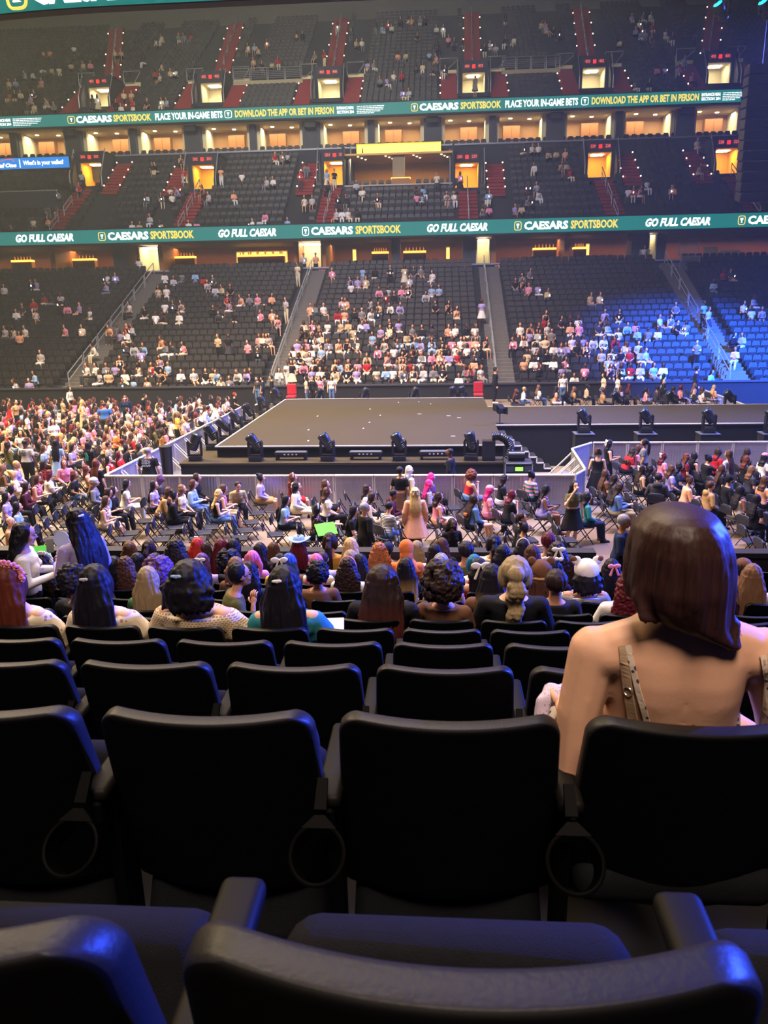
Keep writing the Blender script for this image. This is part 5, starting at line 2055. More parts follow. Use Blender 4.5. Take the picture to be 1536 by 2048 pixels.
# ---- people sitting in the near stand, seen from behind
W_ = 'in the near stand'
near = [
    (27, 1152, dict(row=4, hair='xlong', hc='auburn', top='off', tc='cream', pat=('floral', 'cream', 'tan', 26), skin=2, extra=(('flowers', 'pink'),), say='person with long auburn hair and pink flower crown, lower left edge of the crowd')),
    (150, 1138, dict(row=5, hair='curly', hc='black', top='tee', tc='black', skin=1)),
    (192, 1140, dict(row=4, hair='xlong', hc='black', top='off', tc='cream', pat=('floral', 'cream', 'tan', 24), skin=2, build=1.06, extra=(('clip', 'light grey'),), say='person with very long black hair, floral cream off-shoulder top, beside the flower crown')),
    (293, 1148, dict(row=6, hair='xlong', hc='ash blonde', top='tee', tc='green', skin=0, tips='ash blonde')),
    (320, 1132, dict(row=7, hair='bigcurly', hc='purple', top='long', tc='lavender', skin=0)),
    (384, 1124, dict(row=4, hair='bob', hc='black', top='off', tc='cream', pat=('crochet', 'cream', 'tan', 22), skin=0, build=1.24, extra=(('clip', 'light blue'),), say='broad person with black bob in a white open-knit crochet top')),
    (437, 1143, dict(row=6, hair='short', hc='black', top='tee', tc='olive', skin=1, face=-65, pose='chin', extra=(('glasses', 'black'),), say='man with glasses and short black hair resting his chin on a hand')),
    (567, 1157, dict(row=4, hair='xlong', hc='black', top='off', tc='teal', skin=0, build=1.08, extra=(('clip', 'white'),), say='person with very long black hair with butterfly clips, satin teal sleeves')),
    (257, 1087, dict(row=11, hair='mid', hc='brown', top='tee', tc='peach', skin=0, extra=(('headband', 'tan'),))),
    (297, 1083, dict(row=11, hair='ponytail', hc='dark brown', top='tee', tc='cream', skin=0)),
    (353, 1080, dict(row=10, hair='wavy', hc='black', top='tee', tc='beige', skin=1, build=1.12)),
    (393, 1078, dict(row=11, hair='mid', hc='red', top='tee', tc='dark red', skin=0)),
    (412, 1087, dict(row=11, hair='long', hc='dark brown', top='long', tc='white', skin=1)),
    (440, 1080, dict(row=11, hair='long', hc='dark red', top='tee', tc='black', skin=0)),
    (468, 1080, dict(row=11, hair='mid', hc='black', top='tee', tc='cream', skin=1, extra=(('sunglasses', 'black'),))),
    (277, 1112, dict(row=9, hair='long', hc='black', top='tee', tc='grey', skin=0)),
    (313, 1113, dict(row=9, hair='long', hc='black', top='tee', tc='cream', skin=0)),
    (253, 1125, dict(row=8, hair='wavy', hc='brown', top='tee', tc='black', skin=0)),
    (227, 1128, dict(row=8, hair='mid', hc='black', top='hoodie', tc='black', skin=0)),
    (460, 1112, dict(row=9, hair='bigcurly', hc='black', top='tee', tc='black', skin=4)),
    (403, 1110, dict(row=9, hair='mid', hc='purple', top='tee', tc='lavender', skin=0, extra=(('bow', 'white'),))),
    (472, 1140, dict(row=8, hair='bob', hc='light brown', top='tee', tc='brown', skin=0)),
    (500, 1157, dict(row=7, hair='long', hc='black', top='tee', tc='navy', skin=1)),
    (505, 1116, dict(row=10, hair='pigtails', hc='pink', top='tee', tc='pink', skin=0)),
    (92, 1110, dict(row=8, hair='wavy', hc='dark brown', top='long', tc='white', skin=1, extra=(('flowers', 'white'),))),
    (522, 1088, dict(row=11, hair='xlong', hc='black', top='tee', tc='black', skin=0)),
    (548, 1087, dict(row=12, hair='long', hc='brown', top='tee', tc='black', skin=0)),
    (597, 1074, dict(row=12, hair='xlong', hc='dark red', top='long', tc='lavender', skin=0, extra=(('cowboy', 'light blue'),), say='person in a light blue cowboy hat and lavender top, long dark red hair')),
    (660, 1068, dict(row=11, hair='ponytail', hc='dark brown', top='tee', tc='mustard', skin=1)),
    (702, 1078, dict(row=11, hair='long', hc='blonde', top='tee', tc='white', skin=2)),
    (758, 1088, dict(row=10, hair='wavy', hc='ginger', top='long', tc='yellow', pat=('plaid', 'cream', 'green', 22), skin=2)),
    (813, 1082, dict(row=10, hair='hijab', hc='orange', top='long', tc='orange', skin=1, say='person in an orange headscarf and peach orange top')),
    (776, 1088, dict(row=12, hair='short', hc='dark brown', top='tee', tc='dark grey', skin=1, extra=(('cap', 'navy'),))),
    (832, 1084, dict(row=12, hair='mid', hc='ash blonde', top='tee', tc='light blue', skin=0)),
    (868, 1090, dict(row=11, hair='long', hc='black', top='tee', tc='cream', skin=1)),
    (885, 1078, dict(row=12, hair='mid', hc='brown', top='tee', tc='black', skin=0)),
    (577, 1110, dict(row=9, hair='long', hc='blue', top='tee', tc='brown', skin=0)),
    (632, 1115, dict(row=9, hair='long', hc='pink', top='tee', tc='cream', skin=0)),
    (643, 1108, dict(row=10, hair='buzz', hc='dark brown', top='tee', tc='light blue', pat=('plaid', 'light blue', 'tan', 22), skin=1, build=1.1)),
    (560, 1120, dict(row=9, hair='mid', hc='black', top='tee', tc='yellow', skin=0, extra=(('bigbow', 'white'),))),
    (713, 1105, dict(row=9, hair='ponytail', hc='ash blonde', top='tee', tc='light blue', skin=2, face=-45)),
    (697, 1128, dict(row=8, hair='wavy', hc='dark brown', top='tee', tc='white', skin=1, extra=(('headband', 'pink'),), say='person in a white tee with wavy dark hair and pink headband')),
    (632, 1143, dict(row=7, hair='curly', hc='black', top='tee', tc='brown', skin=1)),
    (723, 1136, dict(row=9, hair='long', hc='black', top='tee', tc='dark grey', skin=0)),
    (765, 1133, dict(row=5, hair='long', hc='dark brown', tips='auburn', top='vback', tc='black', skin=2, build=1.22, say='broad person with long brown hair in a black low-backed top')),
    (810, 1143, dict(row=8, hair='long', hc='black', tips='blonde', top='tee', tc='navy', skin=0)),
    (884, 1126, dict(row=9, hair='mid', hc='grey', top='tee', tc='beige', skin=0, extra=(('headband', 'light grey'),))),
    (888, 1142, dict(row=7, hair='xlong', hc='black', top='tank', tc='mustard', skin=1)),
    (890, 1193, dict(row=5, hair='bigcurly', hc='dark brown', top='tee', tc='brown', skin=1, extra=(('halo', 'white'),), say='person with a big round mass of dark brown curls and thin headband')),
    (947, 1117, dict(row=9, hair='ponytail', hc='teal', top='tee', tc='cream', skin=0)),
    (930, 1085, dict(row=10, hair='short', hc='black', top='tee', tc='olive', skin=1, build=1.1)),
    (987, 1072, dict(row=11, hair='ponytail', hc='black', top='tee', tc='cream', skin=1)),
    (1003, 1092, dict(row=10, hair='mid', hc='black', top='tee', tc='black', skin=0)),
    (1097, 1067, dict(row=11, hair='short', hc='dark red', top='tee', tc='white', skin=1)),
    (1063, 1092, dict(row=10, hair='long', hc='brown', top='tee', tc='black', skin=0)),
    (1113, 1087, dict(row=9, hair='wavy', hc='dark brown', top='tee', tc='black', skin=0, extra=(('bow', 'white'),))),
    (1045, 1080, dict(row=12, hair='mid', hc='black', top='tee', tc='white', skin=0, extra=(('halo', 'white'),))),
    (1030, 1117, dict(row=5, hair='braid', hc='ash blonde', top='long', tc='black', skin=2, build=1.15, say='broad person in black with a long wavy ash blonde braid down the back')),
    (980, 1133, dict(row=6, hair='xlong', hc='black', tips='blonde', top='tee', tc='brown', skin=1)),
    (955, 1147, dict(row=8, hair='mid', hc='black', top='tank', tc='red', skin=0, extra=(('bigbow', 'white'),))),
    (1082, 1148, dict(row=7, hair='mid', hc='brown', top='tee', tc='brown', skin=0, extra=(('bearhat', 'brown'), ('hatbrim', 'tan')), say='person in a fluffy brown plush hat with round ears')),
    (1110, 1147, dict(row=6, hair='short', hc='dark brown', top='tee', tc='black', skin=1, build=1.12)),
    (1108, 1128, dict(row=8, hair='pigtails', hc='black', top='tee', tc='black', skin=0, extra=(('bows', 'white'),))),
    (1137, 1117, dict(row=9, hair='mid', hc='dark brown', top='tee', tc='dark grey', skin=0)),
    (1172, 1128, dict(row=7, hair='bob', hc='black', top='off', tc='white', pat=('crochet', 'black', 'white', 34), skin=1, build=1.1, extra=(('bearhat', 'white'), ('ears', 'brown')), say='person in a white fluffy hat with brown ears, bare shoulders')),
    (1218, 1135, dict(row=8, hair='long', hc='black', top='tee', tc='black', skin=1, extra=(('bow', 'pink'),))),
    (1258, 1148, dict(row=6, hair='wavy', hc='dark red', top='tee', tc='white', skin=0, build=1.15)),
    (1506, 1132, dict(row=7, hair='xlong', hc='light brown', top='tee', tc='cream', skin=0)),
    (1488, 1122, dict(row=8, hair='short', hc='dark brown', top='tee', tc='brown', skin=1, extra=(('cap', 'brown'),))),
]
for px, py, kw in near:
    person(px, py, 'near', where='' if kw.get('say') else W_, **kw)
# two people standing in the near stand, facing each other
person(26, 1055, 'near', row=7, hair='mid', hc='black', top='long', tc='white', bc='black', pose='hold', face=-70, skin=1, build=1.18, say='woman in a puffy white blouse facing right, standing at the left edge')
person(150, 1026, 'near', row=7, hair='xlong', hc='black', top='long', tc='lavender', bot='skirt', bc='black', pose='hold', face=62, skin=3, build=1.15, extra=(('clip', 'white'),), say='woman in a lilac top and black skirt holding a phone, standing at left')
# ================================================================ seats of the near stand
M_shell = mat('near_seat_black_shell', '#1c1b1c', 0.45, vary=0.25, vscale=5, bump=0.08, bscale=160, spec=.25)
M_rear_shade = mat('near_seat_painted_rear_shade', '#060608', 0.6, vary=0.2, vscale=8, spec=.12)  # darker copy of the shell colour, paints shade onto the backrest rear
M_fabric = mat('near_seat_mesh_fabric', '#101015', 0.85, vary=0.3, vscale=60, bump=0.45, bscale=620, sheen=.0, spec=.15)
M_arm = mat('armrest_plastic', '#12100f', 0.55, vary=0.1, vscale=10, spec=.12)
M_metal = mat('seat_post_metal', '#08080a', 0.6, 0.0, spec=.06)


def seat_shell():
    nu, zt, zb, r, T = 27, .86, .36, .046, .044
    zsamp = [zb, zb+.006, zb+.02, zb+.05, .48, .56, .64, .70, .75, .785]+[zt-r+r*math.sin(a) for a in [math.pi/2*i/9 for i in range(10)]]

    def hw(z):
        w = .229 - .016*max(0, (z-.5)/.36)
        if z > zt-r:
            t = min(1, (z-(zt-r))/r)
            w -= r*(1-math.sqrt(max(0, 1-t*t)))
        return w
    G = []
    for side in (-1, 1):
        rows = []
        for z in zsamp:
            w = hw(z)
            row = []
            for i in range(nu):
                u = -1+2*i/(nu-1)
                u = math.copysign(1-(1-abs(u))**1.6, u) if abs(u) > 1e-9 else 0
                x = u*w
                d = min(w-abs(x), zt-z, z-zb)
                e = min(1, max(0, d/.010))
                h = T/2*(.55+.45*math.sqrt(1-(1-e)**2))
                y = side*h + (.86-z)*.23 + .050*(x/.22)**2 + .02*(1-(z-zb)/(zt-zb))**2
                row.append((x, y+.02, z))
            rows.append(row)
        G.append(rows)
    nz = len(zsamp)
    mb = MB()
    vs = [p for s in G for rw in s for p in rw]
    idx = lambda s, j, i: s*nz*nu+j*nu+i
    fs = []
    for s in (0, 1):
        for j in range(nz-1):
            for i in range(nu-1):
                fs.append((idx(s, j, i), idx(s, j, i+1), idx(s, j+1, i+1), idx(s, j+1, i)))
    border = [(0, i) for i in range(nu)]+[(j, nu-1) for j in range(1, nz)]+[(nz-1, i) for i in range(nu-2, -1, -1)]+[(j, 0) for j in range(nz-2, 0, -1)]
    for a, b in zip(border, border[1:]+border[:1]):
        fs.append((idx(0, *a), idx(0, *b), idx(1, *b), idx(1, *a)))
    mb.add(vs, fs)
    for q in range((nz-1)*(nu-1)):                       # rear faces coloured deep black to stand in for shade, rim left paler
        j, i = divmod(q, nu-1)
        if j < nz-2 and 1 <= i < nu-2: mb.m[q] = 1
    me = mb.mesh('backrest', [M_shell, M_rear_shade], True)
    fixn(me)
    if hasattr(me, 'set_sharp_from_angle'): me.set_sharp_from_angle(angle=math.radians(60))
    return me


def seat_pan(down):
    mb = MB()
    n = 7
    b = MB(); b.box((0, 0, 0), (.425, .44, .095))
    me = b.mesh('seat_pan', M_fabric)
    bevelled(me, .04, 4)
    bb = bmesh.new(); bb.from_mesh(me)
    ang = 0.0 if down else math.radians(64)
    M = (Matrix.Translation((0, .33, .42)) if down else Matrix.Translation((0, .245, .385)) @ Matrix.Rotation(ang, 4, 'X') @ Matrix.Translation((0, .02, 0)))
    for v in bb.verts:
        t = (v.co.y+.22)/.44
        v.co.x *= 1-.06*t**2
        v.co.z += .018*math.cos(v.co.x/.21*1.5)*(1 if v.co.z > 0 else 0)
    bmesh.ops.transform(bb, matrix=M, verts=bb.verts)
    for f in bb.faces: f.smooth = True
    bb.to_mesh(me); bb.free()
    return me


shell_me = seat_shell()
pan_up, pan_down = seat_pan(False), seat_pan(True)
b_ = MB(); b_.box((.24, .185, .665), (.052, .285, .030)); arm_me = b_.mesh('armrest', M_arm); bevelled(arm_me, .012, 3)
for p_ in arm_me.polygons: p_.use_smooth = True
b_ = MB(); b_.bbox(.226, .254, .10, .19, .0, .64); b_.bbox(.222, .258, .05, .24, 0, .02); b_.bbox(.228, .252, .04, .26, .60, .652); post_me = b_.mesh('post', M_metal); bevelled(post_me, .006, 1)
b_ = MB()
Mr = Matrix.Translation((.232, -.055, .625)) @ Matrix.Rotation(math.radians(42), 4, 'X')
rings = []
for k in range(33):
    a = 2*math.pi*k/32
    rings.append([Mr @ Vector(((.051+.0045*math.cos(q))*math.cos(a), (.053+.0045*math.cos(q))*math.sin(a), .0055*math.sin(q))) for q in [2*math.pi*i/8 for i in range(8)]])
b_.loft(rings, 0, False)
wall = []
for k in range(33):
    a = 2*math.pi*k/32
    wall.append([Mr @ Vector((.047*math.cos(a), .050*math.sin(a), 0)), Mr @ Vector((.042*math.cos(a), .045*math.sin(a), -.055))])
b_.loft(wall, 0, False, False)
b_.loft([[Mr @ Vector((x, y, z)) for x, y in ((-.034, .046), (.034, .046), (.010, .070), (-.010, .070))] for z in (-.006, .006)])
b_.loft([[Mr @ Vector((x, y, z)) for x, y in ((-.012, .08), (.012, .08), (.010, .14), (-.010, .14))] for z in (-.006, .006)])
cup_me = b_.mesh('cup_holder', mat('cup_holder_grey', '#070606', .6, spec=.05), True); fixn(cup_me)
if hasattr(cup_me, 'set_sharp_from_angle'): cup_me.set_sharp_from_angle(angle=math.radians(40))

ROWW = ['bottom row of the photo', 'row of the bare-backed woman'] + ['%s row up from the bottom' % nth(k) for k in range(3, 20)]
NEAR_OCC.setdefault(1, []).append(0.50)
for n in range(NR):
    x0, x1 = at_y(-70, 1280 if n > 2 else 1500, ROWY[n]).x, at_y(1606, 1280 if n > 2 else 1500, ROWY[n]).x
    vis = [k for k in range(-40, 40) if x0-.22 < .02+.48*k < x1+.22]
    ks = [k for k in range(-40, 40) if x0-1.4 < .02+.48*k < x1+1.6]
    for j, k in enumerate(ks):
        x = .02+.48*k
        if n >= 7 and 3.4 < x < 4.7: continue              # aisle leading to the gate
        r = empty('arena_seat', (x, ROWY[n], TREAD[n]))
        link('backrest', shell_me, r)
        occ = any(abs(x-ox) < .40 for ox in NEAR_OCC.get(n, []))
        link('seat_pan', pan_down if occ else pan_up, r)
        if n < 8:
            link('armrest', arm_me, r); link('post', post_me, r)
        if n < 5: link('cup_holder', cup_me, r)
        if k in vis: where_ = '%s from the left in the %s' % (nth(vis.index(k)+1), ROWW[n])
        else: where_ = 'just past the %s edge, %s' % ('left' if k < vis[0] else 'right', ROWW[n].replace(' of the photo', '').replace(' from the bottom', ''))
        tag(r, 'black plastic arena seat, ' + where_, 'seat', 'seats of the near stand')

# hand rail by the gate
p = at_y(1212, 1160, 11.0)
r = empty('handrail', (p.x, 10.4, TREAD[12]))
mb = MB(); mb.tube([(0, 0, 0), (0, 0, .95), (.32, .5, .80), (.32, .5, 0)], .03, 8); mb.build('pipe', M_lightbody, r)
mb = MB(); mb.tube([(0, 0, .5), (.32, .5, .4)], .02, 8); mb.build('mid_rail', M_lightbody, r)
tag(r, 'black pipe handrail at the head of the gate stairs, left of the staff woman', 'handrail')
# ================================================================ the bare-backed woman in the foreground
from mathutils.bvhtree import BVHTree
HX, HY, HZ = .485, 1.50, TREAD[1]
sk = Sk('rest')
sk.hz = .545
sk.lean = math.radians(-5)
sk.M = Matrix.Translation((0, 0, sk.hz)) @ Matrix.Rotation(-sk.lean, 4, 'X')
sk.T = lambda p: sk.M @ Vector(p)
L_ = lambda p: Vector(p)-Vector((HX, HY, HZ))            # world -> her own frame
head_w = at_y(1360, 1125, 1.46)
sk.hc = L_(head_w) + Vector((0, 0, -.022))
sk.HM = Matrix.Translation(sk.hc) @ Matrix.Rotation(math.radians(-8), 4, 'X') @ Matrix.Rotation(math.radians(-5), 4, 'Y')
sh = {-1: sk.T((-.168, -.005, .392)), 1: sk.T((.168, -.005, .392))}
elL = L_(at_y(1144, 1545, 1.44)); wrL = L_(at_y(1146, 1445, 1.70))
elR = sk.T((.235, -.02, .13)); wrR = sk.T((.16, .24, .10))
mb = MB()
HT = [(-.11, .09, .08, .0), (-.05, .160, .118, 0), (.05, .165, .112, .0), (.16, .136, .092, .004), (.26, .136, .098, .006), (.34, .140, .102, .004), (.40, .146, .086, -.004), (.445, .120, .070, -.008), (.48, .070, .056, -.006)]
rings = []
for i in range(15):
    z = -.11+.59*i/14
    for a, b in zip(HT, HT[1:]):
        if a[0] <= z <= b[0]+1e-6:
            t = (z-a[0])/(b[0]-a[0]); rx, ry, cy = [a[q]+(b[q]-a[q])*t for q in (1, 2, 3)]
            break
    # a spine furrow between two gently raised shoulder blades
    ring = []
    for j in range(36):
        a = 2*math.pi*j/36
        x = rx*math.cos(a)
        y = ry*math.sin(a)
        if y < 0:
            y += .012*math.exp(-(x/.022)**2)*min(1, max(0, (z+.05)/.1)) - .010*math.exp(-((abs(x)-.085)/.04)**2-((z-.32)/.07)**2)
        ring.append(sk.T((x, cy+y, z)))
    rings.append(ring)
mb.loft(rings)
for k in (1, -1):
    mb.ell(sk.T((.07*k, .075, .28)), (.058, .052, .056))
    mb.ell(sk.T((.146*k, -.004, .386)), (.060, .058, .053))
    mb.cap(sk.T((.03*k, -.01, .45)), .038, sk.T((.13*k, -.008, .405)), .046)
    mb.cap(sk.hip[k], .088, sk.kn[k], .060); mb.cap(sk.kn[k], .056, sk.an[k], .038)
    mb.cap(sk.an[k]+Vector((0, -.01, -.03)), .038, sk.an[k]+Vector((0, .14, -.05)), .026)
for k, e, w in ((-1, elL, wrL), (1, elR, wrR)):
    mid = sh[k].lerp(e, .5)+Vector((.008*k, 0, 0))
    mb.cap(sh[k], .051, mid, .046); mb.cap(mid, .046, e, .037)
    m2 = e.lerp(w, .35)
    mb.cap(e, .040, m2, .041); mb.cap(m2, .041, w, .027)
mb.cap(sk.T((0, -.010, .44)), .056, sk.hc+Vector((0, -.015, -.07)), .050)
head_prims(mb, sk.HM)
# palms
palm = {}
for k, e, w in ((-1, elL, wrL), (1, elR, wrR)):
    d = (w-e).normalized() if k == 1 else (Vector((-.10, .85, .35))).normalized()
    nrm = Vector((-.25*k*-1, .2, -1)); nrm = (nrm-d*nrm.dot(d)).normalized()
    s = d.cross(nrm).normalized()
    palm[k] = (w, d, nrm, s)
    mb.ell(w+d*.046, (.038, .017, .052), Matrix((s, nrm, d)).transposed())
body = remesh(mb, .0062, 7)
ex = MB()
for k, (w, d, nrm, s) in palm.items():
    # four fingers of unequal length curled round what they hold, thumb from the side of the palm
    for q, Ln in enumerate((.070, .080, .074, .056)):
        b = w + d*.078 + s*(-.029+.0193*q)
        j1 = b + d*Ln*.45 + nrm*.010
        j2 = j1 + (d*.35+nrm*.95).normalized()*Ln*.33
        j3 = j2 + (d*-.5+nrm*.9).normalized()*Ln*.26
        ex.tube([b-d*.02, b, j1, j2, j3, j3+(j3-j2)*.18], [.0085, .0098, .0092, .0085, .0074, .003], 10)
    b = w + d*.022 - s*.028*k*-1
    t1 = b + (d*.6 - s*.7*k*-1 + nrm*.3).normalized()*.040
    t2 = t1 + (d*.8+nrm*.6).normalized()*.030
    ex.tube([b-d*.01, b, t1, t2, t2+(t2-t1)*.15], [.011, .0125, .0105, .0085, .003], 10)
for k in (1, -1):
    ex.ell(sk.HM @ Vector((.030*k, .079, .008)), (.015, .007, .008), sk.HM.to_3x3(), 10, 6, 1)
    ex.ell(sk.HM @ Vector((.031*k, .083, .030)), (.019, .006, .004), sk.HM.to_3x3(), 8, 4, 1)
ex.ell(sk.HM @ Vector((0, .086, -.055)), (.021, .008, .007), sk.HM.to_3x3(), 8, 5, 2)
append_mb(body, ex)
M_heroskin = mat('hero_skin', '#d6a88a', 0.5, vary=0.05, vscale=5, col2='#dba888', bump=.03, bscale=120, spec=.3)
body.materials.clear()
for m in (M_heroskin, M_eye, M_lip): body.materials.append(m)
hero = link('person', body)
hero.location = (HX, HY, HZ)
tag(hero, 'woman with straight dark brown hair and bare back, thin straps, large in the foreground', 'person')

# hair: a straight, heavy fall swept over her right shoulder
mb = MB()
secs = [(1012, 1362, 20, .030), (1018, 1361, 48, .062), (1030, 1360, 72, .086), (1052, 1358, 90, .102), (1085, 1358, 101, .112), (1120, 1358, 107, .114), (1160, 1357, 108, .106), (1195, 1359, 105, .092), (1222, 1366, 99, .076), (1245, 1384, 88, .060), (1264, 1412, 68, .045), (1280, 1442, 42, .034), (1292, 1462, 20, .02)]
rings = []
n = 40
for i, (py, pcx, hw, dy) in enumerate(secs):
    yc = 1.455-.045*max(0, (py-1120)/170)
    if py > 1200: yc -= .018*((py-1200)/90)
    c = at_y(pcx, py, yc)
    w = abs(at_y(pcx+hw, py, yc).x-c.x)
    tilt = .35 if py > 1210 else 0
    ring = []
    for j in range(n):
        a = 2*math.pi*j/n
        x, y = w*math.cos(a), dy*math.sin(a)
        rip = 1+.035*math.sin(11*a+.4*math.sin(i*.5))*min(1, i/5)
        ring.append(L_(c)+Vector((x*rip, y*rip, -tilt*x*.6)))
    rings.append(ring)
mb.loft(rings)
rnd = random.Random(5)
for q in range(26):                                      # separate lock ends along the lower edge
    t = q/25
    px = 1266+196*t
    py = 1228+62*t**1.1+rnd.uniform(-4, 4)
    a = L_(at_y(px+8, py-40, 1.40)); b = L_(at_y(px+rnd.uniform(8, 20), py+rnd.uniform(6, 14), 1.375))
    mb.cap(a, .013, b, .004, 8)
hm = remesh(mb, .0052, 7)
for v in hm.vertices:
    c = v.co
    nz = mnoise.noise(Vector((c.x*120, c.y*120, c.z*4.0)))+.5*mnoise.noise(Vector((c.x*260, c.y*260, c.z*7)))
    v.co = c+v.normal*nz*.0030*max(0.0, 1-1.3*abs(v.normal.z))
M_herohair = mat('hero_hair', '#241614', 0.48, vary=0.55, vscale=4.0, col2='#38201c', stretch=(42, 42, 1.6), bump=0.08, bscale=4.0, spec=.35)
hm.materials.append(M_herohair)
hh = link('hair', hm, hero)
# fine loose strands at both sides of the fall
for q in range(22):
    sd = 1 if q % 3 else -1
    y0 = rnd.uniform(1120, 1210)
    x0 = (1250 if sd < 0 else 1462)+rnd.uniform(-6, 6)
    pts = [L_(at_y(x0+sd*rnd.uniform(0, 5)+j*(.6 if sd < 0 else 2.6), y0+j*(9 if sd < 0 else 16), 1.42)) for j in range(5)]
    mb = MB(); mb.tube(pts, [.0006, .0008, .0007, .0006, .0003], 5)
    mb.build('loose_strand', M_herohair, hh)

# straps laid on her back
dg = bpy.context.evaluated_depsgraph_get()
bvh = BVHTree.FromPolygons([v.co.copy() for v in body.vertices], [tuple(p.vertices) for p in body.polygons])


def on_back(px, py, lift=.003):
    d = pray(px, py).normalized()
    h = bvh.ray_cast(EYEP-Vector((HX, HY, HZ)), d)
    if h[0] is None: return None, None
    return h[0]+h[1]*lift, h[1]


def strap(name, pts, w, m, over=None, lift=.003):
    P = []
    for k in range(len(pts)-1):
        for j in range(6):
            t = j/6
            P.append((pts[k][0]+(pts[k+1][0]-pts[k][0])*t, pts[k][1]+(pts[k+1][1]-pts[k][1])*t))
    P.append(pts[-1])
    rows = []
    H = [on_back(*p, lift) for p in P]
    H = [h for h in H if h[0] is not None]
    if over: H = [(Vector(o), Vector(nn)) for o, nn in over]+H
    for i, (h, nn) in enumerate(H):
        t = (H[min(i+1, len(H)-1)][0]-H[max(0, i-1)][0]).normalized()
        s = t.cross(nn).normalized()
        rows.append([h-s*w/2, h+s*w/2, h+s*w/2+nn*.0022, h-s*w/2+nn*.0022])
    mb = MB(); mb.loft(rows)
    return mb.build(name, m, hero, smooth=False)


M_beige = mat('beige_elastic', '#b59878', 0.6, vary=.08, vscale=60)
M_flor = mat('floral_cami_cloth', '#d9c7b0', 0.8, pattern='floral', col2='#3c3a48', pscale=55)
strap('bra_strap', [(1248, 1290), (1252, 1330), (1258, 1380), (1266, 1430), (1274, 1492)], .021, M_beige)
strap('camisole_strap', [(1256, 1290), (1264, 1320), (1278, 1380), (1292, 1430), (1306, 1492)], .0115, M_flor, lift=.0035)
strap('bra_strap', [(1534, 1318), (1540, 1360), (1536, 1420), (1522, 1490)], .021, M_beige)
strap('camisole_strap', [(1524, 1310), (1534, 1360), (1540, 1420), (1516, 1492)], .0115, M_flor, lift=.0035)
for px, py in ((1259, 1381),):
    c, nn = on_back(px, py, .006)
    t = nn.orthogonal().normalized(); s = nn.cross(t)
    mb = MB()
    mb.tube([c+(t*math.cos(a)+s*math.sin(a))*.0095 for a in [2*math.pi*i/20 for i in range(21)]], .0018, 8)
    mb.build('strap_ring', mat('silver_ring', '#e4dcc8', .25, .9), hero, smooth=True)
for px, py in ((1268, 1444), (1529, 1462)):
    c, nn = on_back(px, py, .005)
    mb = MB()
    s = Vector((1, 0, 0)); t = nn.cross(s).normalized()
    mb.loft([[c-s*.013+t*.005, c+s*.013+t*.005, c+s*.013+t*.005+nn*.004, c-s*.013+t*.005+nn*.004], [c-s*.013-t*.005, c+s*.013-t*.005, c+s*.013-t*.005+nn*.004, c-s*.013-t*.005+nn*.004]])
    mb.build('strap_slider', mat('clear_slider', '#c9b69a', .2), hero)
c, nn = on_back(1387, 1453, .0)
mb = MB(); mb.ell(c, (.0040, .003, .0062)); mb.build('mole', mat('mole_brown', '#5a2e1c', .6), hero, smooth=True)
# dress
sk2 = sk
mb = MB()
rings = []
for i in range(9):
    z = -.06+.30*i/8
    for a, b in zip(HT, HT[1:]):
        if a[0] <= z <= b[0]+1e-6:
            t = (z-a[0])/(b[0]-a[0]); rx, ry, cy = [a[q]+(b[q]-a[q])*t for q in (1, 2, 3)]
            break
    rings.append([sk.T(((rx+.010)*math.cos(2*math.pi*j/28), cy+(ry+.010)*math.sin(2*math.pi*j/28), z-(.03 if math.sin(2*math.pi*j/28) < 0 else 0)*(i/8))) for j in range(28)])
mb.loft(rings)
mb.build('camisole', M_flor, hero, smooth=True)
mb = MB()
for k in (1, 0, -1): mb.cap(Vector((.085*k, 0, .53)), .118, Vector((.12*k, .40, .53)), .092)
mb.cap(Vector((-.2, .0, .50)), .05, Vector((-.235, .05, .36)), .03); mb.cap(Vector((-.2, .12, .50)), .05, Vector((-.235, .12, .34)), .03)
me = remesh(mb, .014, 3); me.materials.append(M_flor); link('skirt', me, hero)
# the cloth in her left hand
w, d, nrm, s = palm[-1]
mb = MB()
c = w+d*.09+nrm*.012
mb.ell(c, (.040, .034, .028))
for a, b, ra, rb in (((-.02, .01, .008), (-.055, -.01, -.012), .020, .015), ((-.055, -.01, -.012), (-.07, -.02, -.085), .015, .010), ((-.04, -.01, .0), (-.05, -.035, -.07), .014, .010),
                     ((.01, .01, .01), (.03, .02, -.05), .020, .012), ((-.03, .02, .01), (-.06, .01, -.06), .016, .010), ((-.055, -.005, -.03), (-.075, -.015, -.115), .011, .006)):
    mb.cap(c+Vector(a), ra, c+Vector(b), rb)
me = remesh(mb, .006, 3)
for v in me.vertices:
    v.co += v.normal*(.004*mnoise.noise(Vector((v.co.x*60, v.co.y*60, v.co.z*25))))
me.materials.append(mat('lilac_cloth', '#c9bccf', 0.85, pattern='floral', col2='#a690a8', pscale=110))
o = link('cloth', me); o.location = (HX, HY, HZ)
tag(o, 'pale lilac cloth bunched in the left hand of the bare-backed woman', 'cloth')

